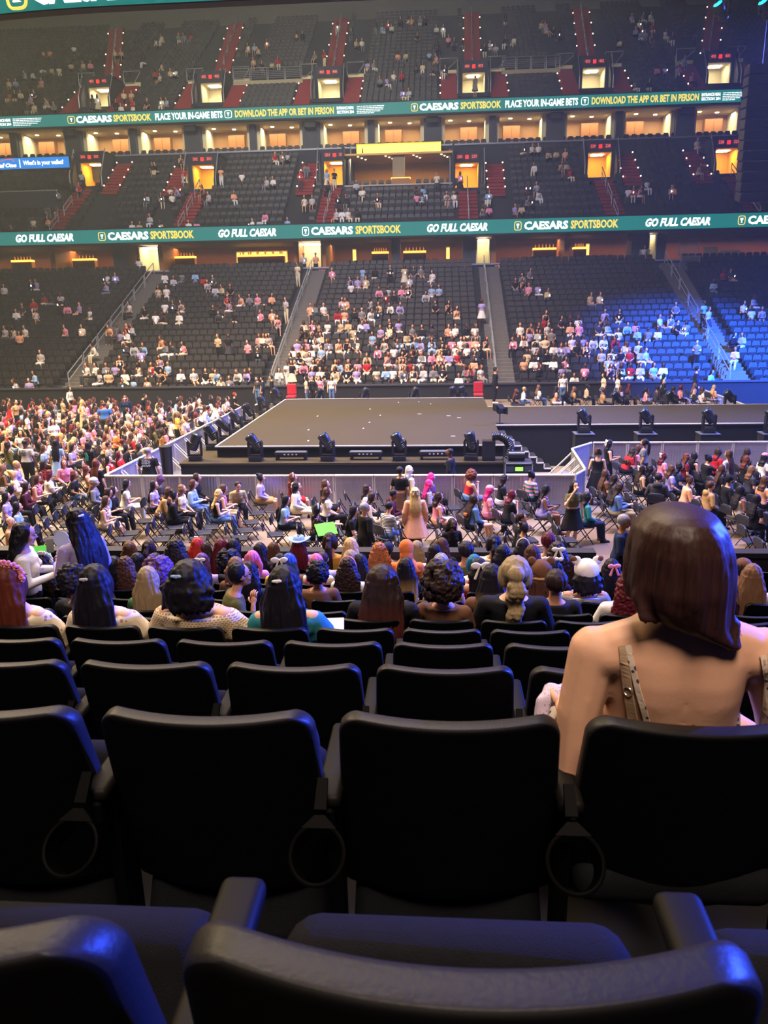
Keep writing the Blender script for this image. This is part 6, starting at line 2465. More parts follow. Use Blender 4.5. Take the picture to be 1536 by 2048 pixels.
# small things between the near seats
p = at_y(1066, 1462, 1.66)
r = empty('bottle', (p.x, 1.66, HZ+.45))
h = p.z-(HZ+.45)
mb = MB(); mb.lathe([(.026, 0), (.030, .01), (.030, h-.05), (.024, h-.03)], n=20); mb.build('body', mat('amber_drink', '#a8641c', .15, trans=.3), r, smooth=True)
mb = MB(); mb.ell((0, 0, h-.012), (.021, .021, .024)); mb.build('cap', mat('amber_dome_cap', '#c8862c', .15, spec=.8), r, smooth=True)
tag(r, 'small bottle with shiny amber domed cap beside the lilac cloth', 'bottle')
p = at_y(106, 1446, 1.36)
r = empty('drink_cup', (p.x, 1.36, p.z-.12))
mb = MB(); mb.lathe([(.030, 0), (.033, .06), (.040, .118), (.042, .122), (.038, .118), (.031, .06), (.028, .004)], n=28); mb.build('cup', mat('clear_plastic_cup', '#8c9094', .12, alpha=.42), r, smooth=True)
mb = MB(); mb.lathe([(.001, 0), (.029, .0), (.033, .07), (.001, .072)], n=20); mb.build('drink', mat('dark_drink', '#2a2220', .1), r)
mb = MB(); mb.ell((.005, -.008, .075), (.018, .012, .008)); mb.build('lime_wedge', mat('lime_peel', '#6c9a2c', .4), r)
mb = MB(); mb.ell((-.008, .012, .078), (.014, .010, .008)); mb.build('berry', mat('red_berry', '#a0304a', .4), r)
tag(r, 'clear plastic cup with a lime wedge in dark drink, held between two near seats', 'cup')
p = at_y(618, 1550, 1.62)
mb = MB(); mb.ell((0, 0, 0), (.042, .10, .085)); mb.ell((.0, -.02, .05), (.034, .07, .05))
me = remesh(mb, .012, 3); me.materials.append(mat('black_quilted_bag', '#17171f', .5, bump=.6, bscale=50))
r = link('bag', me); r.location = (p.x-.02, 1.66, HZ+.545)
tag(r, 'small black quilted bag on a folded seat, blue light on its side', 'bag')
# ================================================================ people on the floor
S, T, ST = 'sit', 'stand', 'stand'


def P(px, py, where, **kw):
    return person(px, py, 'floor', where='' if kw.get('say') else where, **kw)


WF = 'on the floor before the stage'
mid_floor = [
    (181, 957, dict(hair='wavy', hc='light brown', top='long', tc='grey', bot='longskirt', bc='grey', build=1.15, extra=(('beanie', 'light grey'),))),
    (201, 993, dict(hair='long', hc='brown', top='tank', tc='cream', bot='skirt', bc='beige', pose='phone', skin=0)),
    (207, 977, dict(hair='mid', hc='dark brown', top='tee', tc='light blue', pose='phone', extra=(('glasses', 'black'),))),
    (220, 973, dict(hair='mid', hc='black', top='hoodie', tc='black')),
    (243, 960, dict(hair='mid', hc='black', top='tee', tc='white', bc='white', pose='phone')),
    (302, 962, dict(hair='long', hc='black', top='tee', tc='lavender')),
    (315, 950, dict(hair='mid', hc='purple', top='tee', tc='dark grey', skin=3)),
    (314, 977, dict(hair='mid', hc='brown', top='long', tc='tan', pose='desk', bc='brown')),
    (337, 984, dict(hair='bun', hc='black', top='hoodie', tc='black', pose='phone', bc='black')),
    (358, 970, dict(hair='wavy', hc='light brown', top='tee', tc='cream')),
    (377, 960, dict(hair='mid', hc='brown', top='long', tc='light blue', bc='denim', pose='phone')),
    (388, 947, dict(hair='mid', hc='dark brown', top='long', tc='black')),
    (427, 980, dict(hair='wavy', hc='blonde', top='tank', tc='black', bc='denim', pose='phone', skin=2)),
    (437, 970, dict(hair='mid', hc='brown', top='tank', tc='pink', bot='shorts', bc='white', pose='phone')),
    (470, 960, dict(hair='short', hc='dark brown', top='tee', tc='khaki', pose='desk', face=-150, say='man in a khaki shirt with short dark hair bent over a white board')),
    (516, 948, dict(hair='bun', hc='black', top='long', tc='lavender', bot='skirt', bc='tan')),
    (580, 947, dict(hair='mid', hc='auburn', top='tee', tc='dark red', bot='skirt', bc='red', extra=(('headband', 'white'),))),
    (587, 964, dict(hair='bob', hc='black', top='long', tc='white', bc='cream', pose='lap', build=1.08, extra=(('bow', 'white'),))),
    (562, 991, dict(hair='xlong', hc='black', top='tee', tc='light blue', bc='black', pose='phone', say='person with very long black hair and black trousers looking down at a phone')),
    (645, 960, dict(hair='mid', hc='brown', top='tee', tc='black', bot='skirt', bc='black')),
    (648, 976, dict(hair='mid', hc='brown', top='tee', tc='white', bc='black', build=1.08, extra=(('headband', 'black'),))),
    (627, 1009, dict(hair='mid', hc='black', top='tee', tc='black', pat=('floral', 'black', 'pink', 26), bot='skirt', bc='black', pose='reach', face=-75, extra=(('headband', 'white'),), say='person in a dark floral dress holding a bright green sheet')),
    (697, 1012, dict(hair='long', hc='black', top='tee', tc='black', bc='beige', pose='phone')),
    (727, 1006, dict(hair='short', hc='grey', top='long', tc='black', bc='black', pose='stand', face=-50, skin=1, build=1.1, say='grey haired man in a black suit, standing in the seat rows')),
    (728, 970, dict(hair='mid', hc='dark brown', top='tee', tc='white', extra=(('sunglasses', 'black'),))),
    (722, 987, dict(hair='long', hc='dark brown', top='long', tc='cream', bc='cream', pose='desk')),
    (777, 980, dict(hair='short', hc='black', top='hoodie', tc='maroon', bc='khaki', pose='phone', skin=3)),
    (771, 1006, dict(hair='short', hc='black', top='long', tc='white', pat=('stripe', 'white', 'black', 9), bc='denim', pose='phone', face=-40)),
    (799, 934, dict(hair='short', hc='black', top='crop', tc='black', bot='longskirt', bc='brown', pose='stand', face=-15, say='person in a black hooded crop top and long brown skirt, standing at the barricade')),
    (817, 932, dict(hair='mid', hc='white', top='long', tc='cream', bot='skirt', bc='white', pose='stand', face=-60, say='person with platinum hair in a cream top, standing at the barricade')),
    (830, 976, dict(hair='long', hc='blonde', tips='green', top='long', tc='peach', bot='skirt', bc='peach', pose='stand', face=8, build=1.12, extra=(('bow', 'white'),), say='person with blonde and green hair in a tiered peach dress, standing')),
    (858, 947, dict(hair='wavy', hc='hot pink', top='tee', tc='purple', bc='black')),
    (853, 960, dict(hair='wavy', hc='hot pink', top='long', tc='purple', pat=('stripe', 'purple', 'white', 12), bot='shorts', bc='black')),
    (872, 985, dict(hair='mid', hc='dark brown', top='tank', tc='pink', bot='longskirt', bc='peach')),
    (902, 1036, dict(hair='wavy', hc='black', top='tee', tc='black', bc='black', face=-160, skin=4, extra=(('mask', 'black'),))),
    (934, 943, dict(hair='bigcurly', hc='auburn', top='strapless', tc='red', bot='skirt', bc='denim', pose='chin', build=1.1)),
    (974, 972, dict(hair='mid', hc='hot pink', top='tee', tc='pink', bot='skirt', bc='pink', pose='lap', extra=(('cap', 'pink'),), say='child in a pink cap and pink outfit')),
    (942, 990, dict(hair='xlong', hc='dark brown', top='long', tc='denim', bot='shorts', bc='black', build=1.12, say='person with long brown hair in a pale denim jacket with an orange emblem')),
    (1000, 950, dict(hair='mid', hc='black', top='tee', tc='black', bot='skirt', bc='white', pose='phone', extra=(('glasses', 'black'),))),
    (1013, 980, dict(hair='mid', hc='dark red', top='tee', tc='black', pose='chin')),
    (1060, 943, dict(hair='bun', hc='black', top='long', tc='teal', pat=('stripe', 'teal', 'pink', 3), bc='black', face=-50)),
    (1083, 970, dict(hair='long', hc='black', top='tank', tc='lavender', bot='shorts', bc='lavender', pose='phone', skin=3)),
    (1148, 962, dict(hair='mid', hc='black', top='crop', tc='olive', bot='skirt', bc='black', pose='face', face=-160, skin=0, say='person in an olive top and black skirt with a hand at the face, standing')),
    (1170, 985, dict(hair='mid', hc='black', top='long', tc='teal', bc='navy', pose='lap')),
    (1037, 1026, dict(hair='short', hc='dark brown', top='tee', tc='black', face=-100, skin=1)),
    (1040, 1046, dict(hair='bun', hc='black', top='tee', tc='black', pose='reach', face=-80, skin=1, build=1.1, extra=(('glasses', 'black'),), say='person with glasses and a black tee reaching out a hand near the front wall')),
    (1243, 1030, dict(Y=13.0, lift=.92, hair='short', hc='grey', top='long', tc='navy', bc='black', pose='hold', face=-110, skin=3, build=1.12, say='staff woman with grey hair in a dark jacket with a badge, standing by the gate')),
    (1197, 897, dict(hair='bun', hc='brown', top='tank', tc='black', bot='skirt', bc='black', pose='stand', face=-8, skin=0, say='person in a short black dress with bare shoulders, standing at the right barricade')),
    (1217, 880, dict(hair='mid', hc='black', top='tank', tc='black', bot='longskirt', bc='black', pose='hold', face=-85, extra=(('bigbow', 'white'),), say='person with a white hair bow in a long black dress, standing at the right barricade')),
    (1291, 878, dict(hair='ponytail', hc='black', top='tee', tc='grey', pose='stand', face=65, skin=1, say='person with a black ponytail and grey tee, standing by the right barricade')),
    (902, 897, dict(Y=23.1, lift=.05, hair='buzz', hc='black', top='long', tc='black', bc='black', pose='stand', face=70, skin=4, build=1.1, say='security man in black, standing in the pit before the stage')),
]
for px, py, kw in mid_floor: P(px, py, WF, **kw)
WR = 'in the right floor block'
right_floor = [
    (1250, 897, dict(hair='wavy', hc='dark brown', top='tee', tc='red', pose='desk')), (1273, 890, dict(hair='long', hc='brown', top='tee', tc='pink', pose='lap', skin=3)),
    (1207, 940, dict(hair='long', hc='brown', top='tee', tc='brown')), (1225, 948, dict(hair='mid', hc='dark brown', top='tee', tc='dark grey')),
    (1230, 966, dict(hair='long', hc='dark brown', top='long', tc='denim', bc='khaki', pose='phone', build=1.08)), (1280, 930, dict(hair='long', hc='dark brown', top='tank', tc='beige', extra=(('bow', 'white'),))),
    (1297, 930, dict(hair='mid', hc='black', top='tee', tc='black')), (1324, 905, dict(hair='mid', hc='dark red', top='tee', tc='pink', bot='longskirt', bc='pink', extra=(('bow', 'white'),))),
    (1317, 948, dict(hair='short', hc='black', top='hoodie', tc='dark grey', face=-20, build=1.15)), (1370, 907, dict(hair='wavy', hc='auburn', top='tee', tc='dark red')),
    (1386, 905, dict(hair='long', hc='black', top='tank', tc='black')), (1412, 910, dict(hair='bun', hc='black', top='tee', tc='black', pose='reach', build=1.12, extra=(('glasses', 'black'),))),
    (1434, 897, dict(hair='mid', hc='dark brown', top='hoodie', tc='red', build=1.08)), (1460, 900, dict(hair='xlong', hc='brown', top='long', tc='light grey', bot='longskirt', bc='grey', pose='stand', face=40)),
    (1492, 897, dict(hair='mid', hc='dark brown', top='tee', tc='black')), (1490, 912, dict(hair='mid', hc='auburn', top='tee', tc='black')),
    (1527, 907, dict(hair='mid', hc='black', top='tee', tc='white', extra=(('cap', 'pink'),))), (1371, 953, dict(hair='bun', hc='brown', top='long', tc='peach', bc='denim', pose='phone')),
    (1417, 963, dict(hair='short', hc='brown', top='hoodie', tc='tan')), (1454, 952, dict(hair='short', hc='black', top='long', tc='black', extra=(('mask', 'black'), ('beanie', 'black')))),
    (1500, 932, dict(hair='mid', hc='light brown', top='tee', tc='dark grey')), (1477, 972, dict(hair='long', hc='black', top='tank', tc='cream', bc='khaki', skin=3, build=1.08)),
    (1527, 953, dict(hair='mid', hc='brown', top='tee', tc='peach')), (1355, 925, dict(hair='mid', hc='black', top='tee', tc='navy')), (1440, 930, dict(hair='long', hc='brown', top='tee', tc='black')),
    (1340, 930, dict(hair='mid', hc='brown', top='tee', tc='lavender')), (1510, 990, dict(hair='long', hc='black', top='tee', tc='black')),
]
for px, py, kw in right_floor: P(px, py, WR, **kw)

WB = 'beyond the catwalk'
TOPS = ['white', 'cream', 'black', 'pink', 'light blue', 'lavender', 'grey', 'beige', 'peach', 'white', 'black', 'dark grey', 'red', 'olive', 'tan']
HAIRS = ['long', 'mid', 'long', 'wavy', 'bob', 'bun', 'ponytail', 'short', 'xlong', 'curly']
HCS = ['black', 'dark brown', 'brown', 'black', 'dark brown', 'light brown', 'auburn', 'black', 'blonde', 'dark red']
rp = random.Random(21)


def rand_look(i):
    return dict(hair=rp.choice(HAIRS), hc=rp.choice(HCS), top=rp.choice(('tee', 'long', 'tank', 'tee', 'off')), tc=TOPS[(i*7+rp.randrange(3)) % len(TOPS)], bot=rp.choice(('pants', 'pants', 'skirt')), bc=rp.choice(('black', 'denim', 'cream', 'dark grey', 'white')), skin=rp.randrange(6))


for i, (px, py) in enumerate(((1030, 778), (1046, 776), (1075, 775), (1110, 772), (1146, 776), (1172, 778), (1205, 778), (1240, 776), (1256, 778), (1290, 784), (1312, 780), (1326, 770), (1345, 774), (1360, 775), (1386, 782), (1402, 786), (1424, 796))):
    person(px, py, 'far', where=WB, Y=37.4+(i%3)*.9, **rand_look(i))
for px, py, tc, say in ((1127, 746, 'white', 'person in a white top and jeans, standing far beyond the catwalk'), (1209, 746, 'cream', 'person in a cream top with hands on hips, standing far beyond the catwalk'), (1237, 752, 'white', 'person in a loose white jumper, standing far beyond the catwalk'),
                        (1327, 756, 'beige', 'person in a beige top, standing near the slanted far barricade'), (1394, 732, 'navy', 'guard in navy, standing by the far right curtain'), (990, 733, 'black', 'large man in black, standing at the foot of the third far stair'),
                        (515, 770, 'dark grey', 'bearded man in dark grey, standing behind the left back corner of the stage'), (543, 751, 'black', 'guard in black, standing by the far curtain behind the stage'), (525, 760, 'navy', 'person in navy, standing between two guards behind the stage'),
                        (613, 766, 'cream', 'person in cream, standing behind the far stage edge'), (626, 758, 'black', 'person with long hair in black, standing behind the far stage edge'), (663, 766, 'white', 'person in a white tee seen from behind, beyond the far stage edge'), (640, 768, 'pink', 'person in pink, standing behind the far stage edge')):
    person(px, py, 'far', Y=41.6 if px < 1000 else 40.6, where='', hair='short' if 'man' in say or 'guard' in say else 'long', hc='black', top='long' if tc in ('black', 'navy') else 'tee', tc=tc, bc='black' if tc in ('black', 'navy') else 'denim', pose='stand', face=rp.choice((150, -90, 180, 100)), say=say, build=1.12 if 'man' in say else 1.0)

WL = 'in the left floor crowd'
left = [
    (30, 799, dict(hair='short', hc='black', top='tee', tc='tan', pose='stand', face=-120, say='man in a tan polo shirt, standing at the left edge of the crowd')),
    (50, 823, dict(hair='long', hc='dark brown', top='tee', tc='white', pose='stand', face=-60, say='person in white with long dark hair, standing near the left edge')),
    (71, 829, dict(hair='xlong', hc='black', top='tank', tc='black', bot='longskirt', bc='black', pose='stand', face=-30, say='person in a long black dress with very long black hair, standing')),
    (137, 773, dict(hair='mid', hc='black', top='long', tc='white', pose='stand', face=-100, say='person in a white top, standing at the back of the left crowd')),
    (162, 800, dict(hair='long', hc='blonde', top='long', tc='beige', bot='longskirt', bc='beige', pose='hold', face=-70, say='blonde person in a beige dress, standing in the left crowd')),
    (175, 802, dict(hair='long', hc='brown', top='tee', tc='pink', bot='longskirt', bc='cream', pose='hold', face=100, say='person in a pink and cream dress, standing close to a blonde one')),
    (207, 805, dict(hair='buzz', hc='brown', top='tee', tc='blue', bc='dark grey', pose='stand', face=10, build=1.4, skin=1, say='man with cropped hair in a bright blue shirt seen from behind, standing')),
    (250, 790, dict(hair='buzz', hc='black', top='long', tc='navy', pose='stand', face=-170, build=1.12, skin=3, extra=(('mask', 'white'),), say='guard in navy with a white mask, standing at the far left floor')),
    (275, 790, dict(hair='short', hc='black', top='long', tc='black', pose='bend', face=-90, say='man in black leaning over the crowd, standing')),
    (48, 880, dict(hair='buzz', hc='black', top='tee', tc='light grey', bc='black', pose='stand', face=-8, skin=4, build=1.18, say='security man in a light grey staff tee seen from behind, standing at left')),
    (110, 880, dict(hair='xlong', hc='black', top='tee', tc='light blue', bot='skirt', bc='light blue', pose='stand', face=5, say='person in a pale blue dress with long black hair seen from behind, standing')),
    (13, 883, dict(hair='mid', hc='dark brown', top='long', tc='olive', bc='denim', pose='stand', face=-40, say='person in an olive jacket and jeans, standing at the left edge')),
    (293, 893, dict(Y=23.05, lift=.05, hair='buzz', hc='grey', top='tee', tc='black', bc='black', pose='stand', face=0, skin=0, build=1.2, say='security man in a black staff tee seen from behind, standing at the barricade corner')),
    (400, 815, dict(hair='short', hc='black', top='long', tc='white', pose='bend', face=-80, say='person in white bending forward at the left barricade')),
    (352, 822, dict(hair='ponytail', hc='ash blonde', top='tee', tc='yellow', pose='stand', face=-60, say='person in a pale yellow top, standing at the left barricade')),
    (127, 918, dict(hair='mid', hc='dark red', top='long', tc='pink', face=-150, pose='lap', say='person in a coral pink top with dark red hair facing the viewer')),
    (175, 884, dict(hair='mid', hc='black', top='tee', tc='black', pose='stand', face=-20, say='person in a black tee with a teal print, standing in the left crowd')),
    (190, 920, dict(hair='xlong', hc='auburn', top='tee', tc='black', pose='stand', face=-20, say='person with very long auburn hair in black, standing in the left crowd')),
    (212, 884, dict(hair='short', hc='black', top='long', tc='black', pat=('stripe', 'cream', 'black', 8), say='person in a black and cream striped top in the left crowd')),
    (248, 888, dict(hair='mid', hc='black', top='hoodie', tc='black')), (273, 887, dict(hair='mid', hc='dark brown', top='hoodie', tc='dark grey')),
    (40, 860, dict(hair='bob', hc='black', top='tee', tc='white', face=-150)), (3, 868, dict(hair='wavy', hc='dark brown', top='tank', tc='cream')),
    (165, 860, dict(hair='mid', hc='dark brown', top='tee', tc='pink', pose='up')), (137, 888, dict(hair='long', hc='black', top='tee', tc='lavender', pose='phone')),
    (82, 890, dict(hair='mid', hc='brown', top='tee', tc='light blue')), (228, 858, dict(hair='short', hc='brown', top='tee', tc='orange', build=1.1)),
    (263, 856, dict(hair='short', hc='black', top='tee', tc='cream')), (276, 868, dict(hair='mid', hc='white', top='tee', tc='grey')), (207, 868, dict(hair='mid', hc='auburn', top='tee', tc='peach')),
    (310, 834, dict(hair='long', hc='dark brown', top='tee', tc='red')), (272, 832, dict(hair='mid', hc='light brown', top='tee', tc='light blue')), (296, 822, dict(hair='curly', hc='black', top='tee', tc='pink', skin=4)),
    (320, 858, dict(hair='mid', hc='dark brown', top='tank', tc='mustard', skin=3)), (105, 838, dict(hair='mid', hc='black', top='tee', tc='white', pose='up', face=-140)), (133, 828, dict(hair='mid', hc='dark brown', top='hoodie', tc='black', pose='chin')),
    (10, 842, dict(hair='mid', hc='red', top='tee', tc='cream')), (42, 965, dict(hair='long', hc='dark brown', top='long', tc='maroon', pose='phone')), (65, 950, dict(hair='long', hc='brown', top='tank', tc='pink', pose='phone')),
    (17, 970, dict(hair='mid', hc='black', top='long', tc='black')), (5, 985, dict(hair='mid', hc='black', top='tee', tc='lavender')), (27, 1005, dict(hair='long', hc='black', top='tee', tc='light blue')),
    (12, 1035, dict(hair='bald', hc='grey', top='tee', tc='tan', skin=0, say='bald man in tan at the left edge beside empty folding chairs')),
    (352, 782, dict(hair='mid', hc='brown', top='tee', tc='light blue')), (366, 780, dict(hair='mid', hc='brown', top='tee', tc='beige')), (395, 786, dict(hair='mid', hc='black', top='tee', tc='white', bc='cream')),
    (418, 790, dict(hair='long', hc='dark brown', top='tee', tc='black')), (434, 793, dict(hair='mid', hc='brown', top='tee', tc='dark grey')), (466, 785, dict(hair='short', hc='red', top='tee', tc='black')), (452, 792, dict(hair='mid', hc='black', top='tee', tc='white')),
]
for px, py, kw in left: P(px, py, WL, **kw)
rp = random.Random(4)
pts = [(o.location.x, o.location.y) for o, *_ in PEOPLE]
cand = []
y = 22.8
while y < 41.0:
    x = -11.3
    while x > -30:
        jx, jy = x+rp.uniform(-.2, .2), y+rp.uniform(-.15, .15)
        q = proj((jx, jy, 1.28))
        if -12 < q[0] < 505 and all((jx-a)**2+(jy-b)**2 > .42 for a, b in pts): cand.append((jx, jy, q))
        x -= .92
    y += .74
rp.shuffle(cand)
LEFTFILL = []
cand = [c for c in cand if rp.random() < .82]
cand.sort(key=lambda c: c[1])
NIND = max(0, 297-len(PEOPLE))
for i, (x, y, q) in enumerate(cand):
    if i < NIND:
        P(q[0], q[1], WL, pose=rp.choice(('lap', 'lap', 'phone', 'up')), face=-62+rp.uniform(-35, 25), **rand_look(i))
    else:
        LEFTFILL.append((x, y, 0.0, -62+rp.uniform(-35, 25), 'sit'))

# ---- writing and badges on clothes
M_print = mat('pale_shirt_print', '#c9cdd2', .7)


def shirt_text(o, lines, m, w=.20, z0=1.33, front=False):
    bw = o.scale.x
    for k, t in enumerate(lines):
        me = text_mesh(t, -w/2, w/2, z0-.075*k, z0-.075*k+.06, -.128 if not front else -.13, depth=.004, weight=.04)
        me.materials.append(m)
        l = link('shirt_lettering', me, o)
        if front: l.rotation_euler.z = math.pi


def find(word):
    return next(o for o, b, *_ in PEOPLE if word in b)


shirt_text(find('light grey staff tee'), ('CSC', 'EVENT', 'STAFF'), mat('dark_shirt_print', '#3a3a40', .7))
shirt_text(find('black staff tee'), ('CSC', 'EVENT', 'STAFF'), M_print)
o = find('staff woman')
mb = MB(); mb.box((.06, .135, 1.27), (.055, .006, .09)); mb.build('badge', mat('white_badge', '#f0f0f0', .4), o)
mb = MB(); mb.prism([(-.12, 1.36), (-.07, 1.375), (-.07, 1.355), (-.12, 1.34)], .125, .135); mb.build('chest_logo', M_print, o)
o = find('pale denim jacket')
mb = MB(); mb.ell((0, -.135, .84), (.07, .012, .045)); mb.ell((.05, -.135, .87), (.035, .012, .03)); mb.build('back_emblem', mat('orange_emblem', '#d8783c', .7), o)
o = find('black tee with a teal print')
mb = MB(); mb.prism([(-.08, 1.12), (.06, 1.10), (.09, 1.25), (.02, 1.38), (-.06, 1.36), (-.03, 1.24)], -.135, -.122); mb.build('back_print', mat('teal_print', '#2a9a98', .7), o)

# ---- things people hold
p = at_z(652, 1058, .95)
o = find('bright green sheet')
mb = MB(); mb.box((0, 0, 0), (.50, .012, .36), .5, 0, -.9)
s = mb.build('paper_sheet', mat('lime_green_card', '#58d818', .7)); s.location = p
tag(s, 'bright lime green sheet held by the person in the dark floral dress', 'sheet')
p = at_z(472, 997, .72)
mb = MB(); mb.box((0, 0, 0), (.34, .26, .012), .3); s = mb.build('drawing_board', mat('white_board', '#e8e4dc', .6)); s.location = p
tag(s, 'white board on the lap of the man in the khaki shirt', 'board')
p = at_y(640, 1258, ROWY[5]-.15)
mb = MB(); mb.box((0, 0, 0), (.26, .01, .15), .1, 0, -1.0); s = mb.build('paper_sheet', mat('white_paper', '#efe6dc', .7)); s.location = (at_y(645, 1258, ROWY[4]+.42).x, ROWY[4]+.42, at_y(645, 1258, ROWY[4]+.42).z)
tag(s, 'white printed sheet held beside the satin teal sleeves', 'sheet')
p = at_y(123, 1078, ROWY[8]+.5)
mb = MB(); mb.lathe([(.001, 0), (.085, .0), (.085, .012), (.001, .012)], n=24); mb.box((0, -.12, .006), (.02, .10, .012))
s = mb.build('hand_fan', mat('pale_round_fan', '#c8d4f0', .3)); s.location = p; s.rotation_euler = (1.3, .3, 0)
tag(s, 'pale round hand fan held between the two standing women at left', 'fan')
p = at_y(100, 1092, ROWY[8]+.45)
mb = MB(); mb.box((0, 0, 0), (.075, .010, .15), .4, 0, -.5); s = mb.build('phone', mat('dark_phone', '#101018', .2)); s.location = p
tag(s, 'dark phone in the hands of the woman in the lilac top', 'phone')
p = at_y(78, 1104, ROWY[9]+.5)
mb = MB(); mb.box((0, 0, 0), (.26, .01, .16), .5, 0, -.7); s = mb.build('paper_sheet', mat('lime_green_card', '#58d818', .7)); s.location = p
tag(s, 'small lime green sheet below the round fan at left', 'sheet')
p = at_z(1233, 1010, .80)

# ================================================================ folding chairs
M_chair = mat('chair_black_metal', '#14151a', .45, .2)
M_chairpad = mat('chair_black_vinyl', '#2a2c38', .45, vary=.15, vscale=12)


def folding_chair():
    r = empty('folding_chair')
    mb = MB(); mb.box((0, .02, .445), (.40, .40, .04)); me = bevelled(mb.mesh('seat', M_chairpad), .014, 2); link('seat', me, r)
    mb = MB()
    prof = [(-.205, .60), (.205, .60), (.215, .74), (.19, .81), (.12, .845), (-.12, .845), (-.19, .81), (-.215, .74)]
    mb.loft([[(x, -.235-(z-.6)*.15+.03*(x/.2)**2*-1+dy, z) for x, z in prof] for dy in (-.016, .016)])
    me = bevelled(mb.mesh('backrest', M_chairpad), .008, 2); link('backrest', me, r)
    for s in (-1, 1):
        mb = MB(); mb.tube([(s*.215, .20, 0), (s*.215, -.10, .46), (s*.212, -.235, .70), (s*.20, -.262, .80)], .013, 6); mb.build('front_leg', M_chair, r)
        mb = MB(); mb.tube([(s*.195, -.24, 0), (s*.20, .19, .43)], .012, 6); mb.build('rear_leg', M_chair, r)
    mb = MB(); mb.tube([(-.215, .16, .10), (.215, .16, .10)], .009, 6); mb.build('stretcher', M_chair, r)
    return r


spots = []                                               # x, y, rz, occupied
for x, y, rz in CHAIR_SPOTS: spots.append((x, y, rz, True))


def free(x, y, d=.46): return all((x-a)**2+(y-b)**2 > d*d for a, b, *_ in spots)


EMPTY = [(455, 1047), (467, 1033), (480, 1017), (493, 1000), (372, 1050), (384, 1037), (398, 1027), (298, 1050), (311, 1037), (327, 1027), (223, 1050), (238, 1038), (253, 1027), (267, 1015), (166, 1037), (77, 1050), (97, 1037), (115, 1023), (132, 1012), (152, 1002),
         (55, 1022), (75, 1010), (92, 998), (103, 990), (122, 982), (142, 972), (157, 963), (93, 968), (110, 960), (528, 1040), (598, 1050), (148, 1048), (180, 1025)]
for px, py in EMPTY:
    p = at_z(px, py, .845)
    if free(p.x-.25, p.y, .40): spots.append((p.x+.25, p.y, math.radians(-78), False))
rc = random.Random(9)
x = -2.6
while x < 3.6:                                           # rows before the stage, right half
    y = 17.3
    while y < 21.9:
        if free(x+.03*(y-17), y, .52): spots.append((x+.03*(y-17), y, math.radians(-80+rc.uniform(-3, 3)), False))
        y += .50
    x += .95
x = 5.6
while x < 13.0:                                          # right block
    y = 17.2
    while y < 26.8:
        q = proj((x, y, .8))
        if free(x, y, .52) and q[0] < 1560 and not (1235 < q[0] < 1480 and q[1] > 1015): spots.append((x, y, math.radians(-84+rc.uniform(-3, 3)), False))
        y += .52
    x += .98
spots.sort(key=lambda s: s[1])
spots = spots[:298]
proto = folding_chair()
rowsz = {}
for i, (x, y, rz, occ) in enumerate(spots):
    o = proto if i == 0 else dup(proto)
    c, s = math.cos(rz), math.sin(rz)
    o.location = (x, y, RISER if y > 36.5 and x > -9 else 0.012 if (x > 3.6 and y < 21.5) else 0)
    o.rotation_euler = (0, 0, rz)
    o.scale = (1.05, 1.05, 1.03)
    q = proj((x, y, .8))
    zone = 'left floor block' if x < -10.6 else 'floor rows before the stage' if x < 4.2 else 'right floor block' if y < 28 else 'area beyond the catwalk'
    if y > 28 and x < 4.2 and x > -10: zone = 'area behind the stage'
    rowsz.setdefault((zone, occ), []).append((q[0], o))
for (zone, occ), rows in rowsz.items():
    rows.sort(key=lambda r: r[0])
    for k, (px, o) in enumerate(rows):
        if k < 79: w = nth(k+1) + ' from the left'
        else:
            kk = len(rows)-k
            w = nth(min(79, kk)) + ' from the right'
        tag(o, '%s black folding chair in the %s, %s' % ('occupied' if occ else 'empty', zone, w), 'chair', 'folding chairs on the floor')

# ================================================================ the far crowd: one mass (about five hundred more people)
LOWS = []
for pose, hair, top, bot in (('lap', 'long', 'tee', 'pants'), ('phone', 'mid', 'long', 'pants'), ('up', 'short', 'tee', 'shorts'), ('chin', 'wavy', 'tank', 'skirt'), ('desk', 'bun', 'long', 'pants'), ('stand', 'long', 'tee', 'skirt'), ('hold', 'short', 'tee', 'pants')):
    parts = []
    for me in (body_mesh(pose, 'far'), hair_mesh(pose, hair, 'far'), top_mesh(pose, top, 'far'), bottom_mesh(pose, bot, 'far')):
        n = len(me.vertices); co = np.empty(n*3); me.vertices.foreach_get('co', co)
        parts.append((co.reshape(-1, 3), [tuple(p.vertices) for p in me.polygons]))
    LOWS.append((POSES[pose][0], parts))
palette = [skinmat(0), skinmat(1), skinmat(4), hairmat(HAIRC['black']), hairmat(HAIRC['brown']), hairmat(HAIRC['auburn'])]
tnames = ['white', 'white', 'cream', 'black', 'pink', 'light blue', 'grey', 'beige', 'lavender', 'red', 'black', 'dark grey', 'peach', 'light grey']
palette += [cmat(t) for t in tnames]
phone_i = len(palette)
palette.append(mat('lit_phone_screen', '#eef2ff', emit=5.0))
